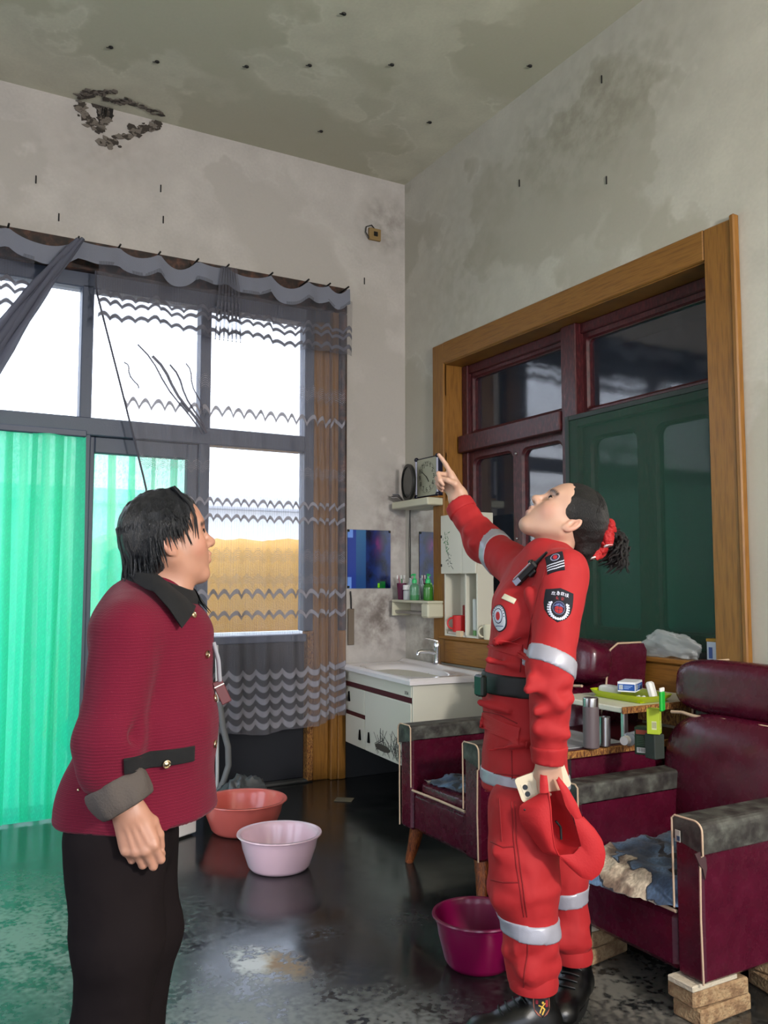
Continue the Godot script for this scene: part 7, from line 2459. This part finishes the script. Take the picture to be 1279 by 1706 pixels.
	var a0 := J.shoot(Vector3(-0.098, 1.337, 0.500), Vector3(0.025, 1.333, -0.300)) + Vector3(-0.004, 0.002, 0.012)
	var a1 := J.shoot(Vector3(-0.043, 1.389, 0.500), Vector3(0.098, 1.403, -0.300)) + Vector3(-0.004, 0.004, 0.012)
	var rx := (a1 - a0).normalized()
	var rz := Vector3(-0.3, 0.2, 1)
	rz = (rz - rx * rx.dot(rz)).normalized()
	var rb := MB.new()
	rb.xf = Transform3D(Basis(rx, rz.cross(rx), rz), (a0 + a1) * 0.5)
	rb.box(Vector3.ZERO, Vector3(a0.distance_to(a1), 0.026, 0.022), 0.005)
	obj("body", rb, M.black, ra)
	var an := MB.new()
	an.tube([a1, a1 + rx * 0.05 + Vector3(0, 0, 0.004)], [0.006, 0.004], 10)
	obj("antenna", an, M.black, ra)
	var sb2 := MB.new()
	sb2.xf = rb.xf
	sb2.box(Vector3(0.0, 0.009, 0.012), Vector3(a0.distance_to(a1) * 0.8, 0.006, 0.003), 0.001)
	obj("edge_trim", sb2, M.steel, ra)
	var lab := MB.new()
	lab.xf = rb.xf
	lab.box(Vector3(-a0.distance_to(a1) * 0.5 + 0.014, 0, 0.0115), Vector3(0.024, 0.02, 0.002), 0.0005)
	obj("label", lab, mat(Color(0.5, 0.52, 0.6), 0.5), ra)
	settle(cap, cc)
	var cl := MB.new()
	cl.xf = rb.xf
	cl.box(Vector3(0.02, -0.016, 0.0), Vector3(0.03, 0.012, 0.02), 0.003)
	cl.box(Vector3(0.038, 0.014, 0.0), Vector3(0.012, 0.012, 0.02), 0.003)
	obj("clip", cl, M.black, ra)
	settle(ra, (a0 + a1) * 0.5)

# moves a thing's origin to a point of it, leaving its parts where they are
func settle(o: Node3D, c: Vector3) -> void:
	o.position = o.transform * c
	for k in o.get_children():
		k.position -= c

func old_woman() -> void:
	var at: Vector3 = Vector3(-2.662, 0.000, 3.184)
	var turn := -deg_to_rad(29.318)
	var P := thing("person", "person in a burgundy ribbed jacket with a black collar seen from behind the shoulder", "person", at, turn)
	var th := deg_to_rad(14)
	var f := Vector3(cos(th), 0, sin(th))
	var l := Vector3(-sin(th), 0, cos(th))
	var Bt := Basis(f, Vector3.UP, l)
	# head turned away to the far side and tipped up a little
	var fd := Vector3(cos(0.5), 0.16, -sin(0.5)).normalized()
	var zx := -fd
	var zz := zx.cross(Vector3.UP).normalized()
	var zy := zz.cross(zx)
	var T := Transform3D(Basis(zx, zy, zz), Vector3(0.056, 1.439, 0.000)).scaled_local(Vector3.ONE * 1.02)
	var skin := Color(0.42, 0.215, 0.145)
	var body := MB.new()
	var hd := Sdf.new()
	hd.skin = skin
	head_field(hd, T, true)
	hd.cap(Vector3(0.043, 1.403, 0.000), Vector3(0.050, 1.283, 0.000), 0.055, 0.06, 0.03)
	hd.cap(Vector3(0.097, 1.365, 0.000), Vector3(0.086, 1.298, 0.000), 0.03, 0.04, 0.03)
	hd.build(body, 0.0032)
	var sh_n: Vector3 = Vector3(0.014, 1.221, 0.158)
	var el_n: Vector3 = Vector3(-0.003, 0.991, 0.215)
	var wr_n: Vector3 = Vector3(0.041, 0.840, 0.200)
	var sh_f: Vector3 = Vector3(-0.021, 1.213, -0.170)
	var el_f: Vector3 = Vector3(-0.045, 0.935, -0.220)
	var wr_f: Vector3 = Vector3(-0.002, 0.827, -0.200)
	var bd := Sdf.new()
	bd.skin = skin
	bd.cap(Vector3(-0.017, 0.756, 0.000), Vector3(0.024, 1.223, 0.000), 0.085, 0.1, 0.04, 0, Vector3(1, 1, 1.2), Bt)
	bd.cap(sh_n, sh_f, 0.055, 0.055, 0.05)
	bd.cap(Vector3(0.032, 1.223, 0.000), Vector3(0.050, 1.283, 0.000), 0.07, 0.06, 0.04)
	bd.cap(sh_n, el_n, 0.046, 0.036, 0.02)
	bd.cap(el_n, wr_n, 0.036, 0.028, 0.02)
	bd.cap(sh_f, el_f, 0.046, 0.036, 0.02)
	bd.cap(el_f, wr_f, 0.036, 0.028, 0.02)
	for q in [[Vector3(-0.026, 0.767, 0.090), Vector3(-0.014, 0.486, 0.100), Vector3(-0.018, 0.124, 0.090)], [Vector3(-0.010, 0.719, -0.080), Vector3(0.004, 0.425, -0.080), Vector3(-0.012, 0.032, -0.090)]]:
		bd.cap(q[0], q[1], 0.085, 0.055, 0.03)
		bd.cap(q[1], q[2], 0.055, 0.035, 0.02)
	bd.build(body, 0.012)
	var hl := Sdf.new()
	hl.skin = skin
	var X := ((Vector3(0.072, 0.756, 0.200)) - (Vector3(0.038, 0.844, 0.200))).normalized()
	var Z := Vector3(0.12, 0.05, 1)
	Z = (Z - X * X.dot(Z)).normalized()
	var Th := Transform3D(Basis(X, Z.cross(X), Z), Vector3(0.038, 0.837, 0.200))
	hand_field(hl, Th, [[22, 82, 60], [26, 86, 62], [30, 86, 62], [34, 86, 60]], [Vector3(0.045, 0.034, -0.022), Vector3(0.078, 0.036, -0.034), Vector3(0.104, 0.03, -0.042)], 1.04)
	for k in 3:
		hl.cap(Th * Vector3(0.02, 0.012 - k * 0.012, 0.019), Th * Vector3(0.085, 0.02 - k * 0.018, 0.0125), 0.0025, 0.0018, 0.006)
	for k in 4:
		hl.ell(Th * [Vector3(0.091, 0.027, 0.008), Vector3(0.095, 0.006, 0.01), Vector3(0.089, -0.015, 0.008), Vector3(0.08, -0.033, 0.005)][k], Vector3(0.009, 0.008, 0.006), 0.006)
	hl.build(body, 0.003)
	var hf := Sdf.new()
	hf.skin = skin
	var Xf := Vector3(0.1, -0.95, 0.0).normalized()
	var Zf := Vector3(0.1, 0.1, -1)
	Zf = (Zf - Xf * Xf.dot(Zf)).normalized()
	var Tf := Transform3D(Basis(Xf, -Zf.cross(Xf), Zf), wr_f)
	hand_field(hf, Tf, [[22, 60, 40], [26, 60, 40], [30, 60, 40], [34, 60, 40]], [Vector3(0.045, 0.034, -0.022), Vector3(0.078, 0.036, -0.034), Vector3(0.104, 0.03, -0.042)], 1.0)
	hf.build(body, 0.004)
	obj("body", body, M.skin, P, true)
	eye_parts(T, P)
	# ---- jacket: ribbed burgundy tweed with glints
	var rib := Image.create(128, 128, false, Image.FORMAT_RGB8)
	var nz := noise(0.4, 3, 2)
	var rng := RandomNumberGenerator.new()
	rng.seed = 8
	for y in 128:
		for x in 128:
			var r := 0.5 + 0.32 * sin(y * TAU / 8.0 + 0.6 * sin(x * TAU / 64.0)) + 0.3 * nz.get_noise_2d(x, y)
			rib.set_pixel(x, y, Color(r, r, r))
	var gl := Image.create(256, 256, false, Image.FORMAT_RGB8)
	gl.fill(Color(0.47, 0.07, 0.18))
	for y in 256:
		for x in 256:
			var r := 0.8 + 0.3 * nz.get_noise_2d(x * 1.2, y * 1.2) + 0.13 * sin(y * TAU / 8.0)
			gl.set_pixel(x, y, Color(0.48 * r, 0.07 * r, 0.185 * r))
	for k in 26:
		gl.set_pixel(rng.randi() % 256, rng.randi() % 256, Color(0.85, 0.6, 0.65))
	var cloth := mat(Color.WHITE, 0.85, {"tex": tex(gl), "bump": tex(rib), "depth": 0.12, "tri": Vector3(9, 9, 9), "rim": 0.15, "spec": 0.3})
	var J := Sdf.new()
	J.folds = noise(5.0, 25, 2)
	J.amp = 0.007
	J.cap(Vector3(0.037, 1.201, 0.000), Vector3(0.032, 0.988, 0.000), 0.136, 0.15, 0.05, 0, Vector3(1, 1, 1.22), Bt)
	J.cap(Vector3(0.029, 0.988, 0.000), Vector3(0.009, 0.713, 0.000), 0.15, 0.188, 0.05, 0, Vector3(1, 1, 1.12), Bt)
	J.ell(Vector3(-0.009, 1.236, 0.020), Vector3(0.088, 0.1, 0.14), 0.05)
	J.ell(Vector3(-0.104, 0.807, 0.030), Vector3(0.07, 0.1, 0.12), 0.06)
	J.cap(Vector3(0.014, 1.227, 0.120), Vector3(-0.013, 1.223, -0.140), 0.078, 0.078, 0.05)
	J.cap(Vector3(0.016, 1.283, 0.000), Vector3(0.040, 1.320, 0.000), 0.08, 0.064, 0.05)
	J.cap(sh_n, el_n, 0.078, 0.069, 0.02)
	J.cap(el_n, Vector3(0.006, 0.901, 0.204), 0.07, 0.06, 0.03, 1)
	J.cap(sh_f, el_f, 0.08, 0.07, 0.03)
	J.cap(el_f, Vector3(-0.002, 0.843, -0.200), 0.07, 0.055, 0.03, 1)
	J.cap(Vector3(-0.054, 0.975, 0.200), Vector3(-0.030, 0.931, 0.240), 0.03, 0.03, 0.04)
	# crease between sleeve and body
	J.cap(Vector3(0.127, 1.153, 0.215), Vector3(0.067, 1.008, 0.240), 0.012, 0.02, 0.012)
	J.prims[-1].sub = true
	J.cuts = [Plane(Vector3(0.02, -1, 0).normalized(), -(Vector3(0.109, 0.778, 0.180)).y)]
	var jb := MB.new()
	J.build(jb, 0.0075)
	var jacket := obj("jacket", jb, cloth, P)
	var black := mat(Color(0.012, 0.016, 0.025), 0.9, {"bump": M.grit, "depth": 0.05, "tri": 6.0, "rim": 0.25})
	# velvet collar: a band round the neck that folds down into two points
	var CO := Sdf.new()
	CO.cap(Vector3(0.041, 1.298, 0.000), Vector3(0.039, 1.365, 0.000), 0.1, 0.072, 0.02, 0, Vector3(1, 1, 1.05), Bt)
	CO.cap(Vector3(0.041, 1.298, 0.000), Vector3(0.045, 1.388, 0.000), 0.07, 0.062, 0.006)
	CO.prims[-1].sub = true
	CO.cuts = [Plane(Vector3(0.42, 0.9, 0.0).normalized(), Vector3(0.42, 0.9, 0.0).normalized().dot(Vector3(0.006, 1.380, 0.000))), Plane(Vector3(-0.3, -1.0, 0.0).normalized(), Vector3(-0.3, -1.0, 0.0).normalized().dot(Vector3(-0.015, 1.320, 0.000)))]
	var cb := MB.new()
	CO.build(cb, 0.005)
	var collar := obj("collar", cb, black, jacket)
	for s: float in [1.0, -1.0]:
		var lp := MB.new()
		var up := curve([Vector3(-0.036, 1.370, -0.020), Vector3(0.020, 1.378, 0.060), Vector3(0.065, 1.360, 0.085), Vector3(0.104, 1.328, 0.090), Vector3(0.130, 1.305, 0.075), Vector3(0.143, 1.281, 0.050)], 24)
		var lo := curve([Vector3(-0.046, 1.345, -0.030), Vector3(0.015, 1.334, 0.100), Vector3(0.068, 1.322, 0.140), Vector3(0.107, 1.282, 0.150), Vector3(0.136, 1.236, 0.140)], 24)
		if s < 0:
			up = curve([Vector3(0.057, 1.350, -0.070), Vector3(0.079, 1.345, -0.075), Vector3(0.108, 1.327, -0.060), Vector3(0.131, 1.297, -0.020), Vector3(0.137, 1.277, 0.000)], 24)
			lo = curve([Vector3(0.053, 1.318, -0.120), Vector3(0.088, 1.311, -0.120), Vector3(0.118, 1.287, -0.100), Vector3(0.156, 1.254, -0.050)], 24)
		for side in 2:
			lp.grid(23, 8, func(u: float, v: float) -> Vector3:
				var k := int(round(u * 23))
				var p: Vector3 = (up[k] as Vector3).lerp(lo[k], v)
				var o := p - (Vector3(0.041, 1.298, 0.000))
				o.y = 0.35 * o.length()
				p += o.normalized() * 0.014 * sin(v * PI)
				for i in 3:
					var e := J.d(p, J.prims)
					if e < 0.009:
						p += J.normal(p) * (0.009 - e)
				return p + o.normalized() * (0.0025 if side == 0 else -0.0025))
		obj("collar_leaf", lp, black, collar)
	var gold := mat(Color(0.8, 0.72, 0.6), 0.2, {"metal": 1.0})
	for p: Array in [[Vector3(0.240, 1.282, 0.500), Vector3(0.064, 1.250, -0.300)], [Vector3(0.268, 1.207, 0.500), Vector3(0.105, 1.138, -0.300)], [Vector3(0.285, 1.124, 0.500), Vector3(0.130, 1.016, -0.300)], [Vector3(0.285, 1.039, 0.500), Vector3(0.131, 0.889, -0.300)], [Vector3(0.192, 1.003, 0.500), Vector3(-0.006, 0.837, -0.300)]]:
		var h := J.shoot(p[0], p[1])
		var n := J.normal(h)
		if h.x < 0.12:
			h += n * 0.009
		var b := MB.new()
		var bx := n.cross(Vector3.UP).normalized()
		b.xf = Transform3D(Basis(bx, n, bx.cross(n)), h - n * 0.001)
		b.lathe([Vector2(0.0095, 0.0), Vector2(0.0105, 0.003), Vector2(0.0095, 0.0055), Vector2(0.0075, 0.006), Vector2(0.006, 0.0045), Vector2(0.003, 0.0065), Vector2(0, 0.007)], 20)
		obj("button", b, gold, jacket)
	var pb := MB.new()
	J.patch(pb, J.shoot(Vector3(0.188, 1.012, 0.500), Vector3(-0.013, 0.850, -0.300)), Vector3(1.0, -0.03, 0.0).normalized(), Vector3(0.03, 1.0, 0).normalized(), func(a: float) -> Vector2:
		var v := Vector2(cos(a * TAU + 0.001), sin(a * TAU + 0.001))
		return v / maxf(absf(v.x), absf(v.y)) * Vector2(0.118, 0.036) * 0.5, 0.009, 6, 48)
	obj("pocket_band", pb, black, jacket)
	# turned-back grey shirt cuff
	var cf := MB.new()
	var c0: Vector3 = Vector3(0.004, 0.906, 0.206)
	var c1: Vector3 = Vector3(0.039, 0.845, 0.206)
	var dx := (c1 - c0).normalized()
	var ex := Vector3(0, 0, 1)
	var ey := ex.cross(dx).normalized()
	cf.grid(44, 14, func(u: float, v: float) -> Vector3:
		var a := u * TAU
		var w := v * TAU
		var t := 0.5 - 0.5 * cos(w)
		var r := 0.056 + (0.011 if sin(w) > 0 else -0.006) * absf(sin(w)) + 0.006 * (1 - t)
		r += 0.0025 * sin(a * 5.0 + t * 4.0) + 0.0015 * sin(a * 11.0)
		return c0.lerp(c1, t) + (ex * cos(a) + ey * sin(a)) * r, true)
	obj("shirt_cuff", cf, mat(Color(0.3, 0.27, 0.25), 0.9, {"bump": M.fine, "depth": 0.1, "tri": 6.0}), P)
	for q: Array in [[Vector3(0.030, 0.953, 0.500), Vector3(-0.247, 0.762, -0.300)], [Vector3(0.051, 0.943, 0.500), Vector3(-0.216, 0.748, -0.300)]]:
		var bb := MB.new()
		bb.ball(J.shoot(q[0], q[1]), Vector3(0.004, 0.004, 0.004), 8, 6)
		obj("cuff_bead", bb, gold, jacket)
	# ---- trousers and shoes
	var tm := mat(Color(0.1, 0.08, 0.083), 0.85, {"bump": ntex("crease", 0.012), "depth": 0.5, "tri": 1.5, "spec": 0.2})
	var Tr := Sdf.new()
	Tr.folds = noise(6.0, 29, 2)
	Tr.fs = Vector3(1, 0.6, 1)
	Tr.amp = 0.007
	Tr.cap(Vector3(-0.033, 0.814, 0.000), Vector3(-0.031, 0.713, 0.000), 0.12, 0.12, 0.04, 0, Vector3(1, 1, 1.15), Bt)
	Tr.cap(Vector3(-0.027, 0.745, 0.085), Vector3(-0.010, 0.511, 0.095), 0.112, 0.1, 0.03)
	Tr.cap(Vector3(-0.010, 0.511, 0.095), Vector3(-0.025, 0.311, 0.095), 0.1, 0.083, 0.03)
	Tr.cap(Vector3(-0.025, 0.311, 0.095), Vector3(-0.027, 0.111, 0.090), 0.083, 0.07, 0.03, 1)
	Tr.cap(Vector3(-0.030, 0.696, -0.085), Vector3(0.002, 0.467, -0.085), 0.112, 0.09, 0.02)
	Tr.cap(Vector3(0.002, 0.467, -0.085), Vector3(-0.027, 0.218, -0.090), 0.09, 0.075, 0.03)
	Tr.cap(Vector3(-0.027, 0.218, -0.090), Vector3(-0.031, 0.003, -0.090), 0.075, 0.065, 0.03, 1)
	var tb := MB.new()
	Tr.build(tb, 0.009)
	obj("trousers", tb, tm, P)
	for q in [Vector3(-0.023, 0.085, 0.090), Vector3(-0.026, -0.025, -0.090)]:
		var S := Sdf.new()
		var o := q as Vector3
		o.y = 0
		S.cap(o + Vector3(-0.03, 0.045, 0), o + Vector3(0.06, 0.045, 0), 0.042, 0.042, 0.03)
		S.cap(o + Vector3(0.05, 0.05, 0), o + Vector3(0.15, 0.03, 0), 0.045, 0.032, 0.03)
		S.cap(o + Vector3(-0.01, 0.05, 0), o + Vector3(-0.01, 0.12, 0), 0.042, 0.045, 0.03)
		S.cuts = [Plane(Vector3(0, -1, 0), -0.002), Plane(Vector3(0, 1, 0), 0.12)]
		var b := MB.new()
		S.build(b, 0.007)
		obj("shoe", b, M.dark, P)
	# ---- wet black bob
	var Bh := T.basis.orthonormalized()
	var Hs := Sdf.new()
	Hs.ell(T * Vector3(0.0, 0.044, 0), Vector3(0.098, 0.088, 0.085) * 1.06, 0.02, Bh)
	Hs.ell(T * Vector3(0.042, -0.005, 0), Vector3(0.056, 0.085, 0.076) * 1.06, 0.04, Bh)
	Hs.ell(T * Vector3(-0.088, -0.03, 0), Vector3(0.083, 0.118, 0.13) * 1.06, 0.008, Bh, true)
	Hs.ell(T * Vector3(0.004, -0.026, 0.085), Vector3(0.028, 0.042, 0.045) * 1.06, 0.006, Bh, true)
	Hs.ell(T * Vector3(0.004, -0.026, -0.085), Vector3(0.028, 0.042, 0.045) * 1.06, 0.006, Bh, true)
	Hs.folds = noise(24.0, 16, 3)
	Hs.fs = Vector3(1.4, 0.35, 1.4)
	Hs.amp = 0.006
	var hb := MB.new()
	Hs.build(hb, 0.004)
	var hm := mat(Color(0.055, 0.065, 0.085), 0.32, {"bump": ntex("strand", 0.05), "depth": 0.35, "tri": Vector3(30, 3, 30)})
	var hair := obj("hair", hb, hm, P)
	var sets := []
	rng.seed = 51
	for k in 280:
		# locks that fall from the crown over the sides and back
		var a := -2.5 + 5.0 * rng.randf()
		var d := Vector3(cos(a), 0, sin(a))
		var s0: Vector3 = Hs.hit(T * (Vector3(0.01, 0.05, 0) + d * 0.03 + Vector3(0, 0.15, 0)), Bh * Vector3(0, -1, 0))
		var hgt := 0.03 - 0.02 * rng.randf()
		var s1: Vector3 = Hs.hit(T * (Vector3(0.03, 0.05, 0) + d * 0.25), Bh * -d)
		var low := (-0.085 if d.x > 0.2 else (-0.035 if d.x > -0.2 else 0.02)) + rng.randfn() * 0.015
		var s2: Vector3 = Hs.hit(T * (Vector3(0.04, low + 0.035, 0) + d * 0.25), Bh * -d)
		if s2.distance_to(T.origin) > 0.17 or s1.distance_to(T.origin) > 0.17:
			continue
		var s3: Vector3 = s2 + Bh * (Vector3(d.x * 0.01 - 0.002 + rng.randfn() * 0.004, -0.03 - rng.randf() * 0.03, d.z * 0.004 + rng.randfn() * 0.006))
		sets.append([curve([s0, s1, s2, s3], 10), [0.001, 0.0025, 0.0035, 0.0038, 0.0038, 0.0035, 0.003, 0.0025, 0.0018, 0.0005]])
	# fringe over forehead and temple
	for k in 16:
		var z := 0.075 - k * 0.0095
		var s0: Vector3 = T * Vector3(-0.03, 0.135, z * 0.7)
		var s1: Vector3 = T * Vector3(-0.083 + absf(z) * 0.4, 0.1 - absf(z) * 0.2, z)
		var s2: Vector3 = T * Vector3(-0.1 + absf(z) * 0.55, 0.06 - rng.randf() * 0.015, z * 1.08)
		var s3: Vector3 = T * Vector3(-0.098 + absf(z) * 0.5 + rng.randfn() * 0.004, 0.02 - rng.randf() * 0.03, z * 1.12)
		sets.append([curve([s0, s1, s2, s3], 12), [0.003, 0.005, 0.005, 0.005, 0.0045, 0.004, 0.0035, 0.003, 0.0028, 0.0022, 0.0015, 0.0006]])
	for k in 6:
		var s0: Vector3 = T * Vector3(-0.02, 0.03, 0.078)
		var s3: Vector3 = T * Vector3(-0.035 + k * 0.008, -0.03 - rng.randf() * 0.02, 0.079 - k * 0.001)
		sets.append([curve([s0, s0.lerp(s3, 0.5) + Bh * Vector3(rng.randfn() * 0.004, 0, 0.005), s3], 8), [0.002, 0.0025, 0.0025, 0.002, 0.002, 0.0015, 0.001, 0.0006]])
	hair_strands(sets, hm, hair)
	# red badge card hanging from the jacket front
	var W := P.transform
	var bd2 := thing("badge", "dark red card badge hanging at the front of the burgundy jacket", "badge", W.origin, 0.0)
	bd2.basis = W.basis
	var bq := MB.new()
	bq.xf = Transform3D(Basis(Vector3(0, 0, 1), 0.45) * Basis(Vector3.UP, 0.3), Vector3(0.202, 1.069, -0.020))
	bq.box(Vector3.ZERO, Vector3(0.026, 0.06, 0.004), 0.0015)
	obj("card", bq, mat(Color(0.32, 0.015, 0.04), 0.45), bd2)
	var bs := MB.new()
	bs.xf = bq.xf
	bs.box(Vector3(0, 0.017, 0.002), Vector3(0.0265, 0.003, 0.002), 0.0005)
	obj("stripe", bs, M.white, bd2)
	var rbn := MB.new()
	rbn.tube(curve([Vector3(0.179, 1.192, -0.020), Vector3(0.192, 1.147, -0.020), Vector3(0.196, 1.095, -0.020)], 12), 0.006, 6)
	obj("ribbon", rbn, mat(Color(0.55, 0.55, 0.58), 0.7), bd2)
	settle(bd2, Vector3(0.202, 1.069, -0.020))

func _ready() -> void:
	var cam := Camera3D.new()
	cam.name = "camera"
	cam.position = Vector3(-3.194, 1.350, 5.371)
	cam.rotation_degrees = Vector3(4.454, -29.318, 0)
	cam.fov = 61.3516
	cam.near = 0.05
	cam.current = true
	add_child(cam)
	var e := Environment.new()
	e.background_mode = Environment.BG_SKY
	var sm := ProceduralSkyMaterial.new()
	sm.sky_top_color = Color(0.84, 0.9, 1.0)
	sm.sky_horizon_color = Color(0.97, 0.98, 1.0)
	sm.ground_bottom_color = Color(0.6, 0.6, 0.6)
	sm.ground_horizon_color = Color(0.8, 0.8, 0.8)
	sm.sun_angle_max = 0.1
	sm.sky_energy_multiplier = 1.0
	var sky := Sky.new()
	sky.sky_material = sm
	e.sky = sky
	e.background_energy_multiplier = SKY
	e.tonemap_mode = Environment.TONE_MAPPER_LINEAR
	e.tonemap_exposure = 1.0
	e.sdfgi_enabled = true
	e.ssao_enabled = true
	e.ssil_enabled = true
	var we := WorldEnvironment.new()
	we.name = "world"
	we.environment = e
	add_child(we)
	materials()
	room()
	window_wood()
	door_wall()
	outside()
	curtains()
	added_lamps()
	furniture()
	damage()
	people()

const SKY := 5.0

func added_lamps() -> void:
	# frosted globe lamp added behind the camera to brighten the room
	for k in 1:
		var at := Vector3(-1.4, 2.4, 6.8)
		var t := thing("added_lamp", "added frosted globe lamp behind the viewer that brightens the room", "lamp", at)
		var b := MB.new()
		b.ball(Vector3.ZERO, Vector3(0.2, 0.2, 0.2), 32, 20)
		var em := mat(Color.WHITE, 0.5)
		em.emission_enabled = true
		em.emission = Color(1.0, 0.96, 0.9)
		em.emission_energy_multiplier = 2.0
		obj("fill_globe", b, em, t)
		var cb := MB.new()
		cb.tube([Vector3(0, 0.19, 0), Vector3(0, CEIL - 2.4, 0)], 0.008, 8)
		cb.lathe([Vector2(0.07, CEIL - 2.4), Vector2(0.06, CEIL - 2.44), Vector2(0, CEIL - 2.45)], 20)
		obj("cord", cb, M.white, t)
		var l := OmniLight3D.new()
		l.name = "fill_glow"
		l.omni_range = 20.0
		l.omni_attenuation = 2.0
		l.light_size = 0.2
		l.light_color = Color(1.0, 0.97, 0.94)
		l.light_energy = ADDED_LAMP
		l.shadow_enabled = true
		l.position = at
		add_child(l)

const ADDED_LAMP := 14.0
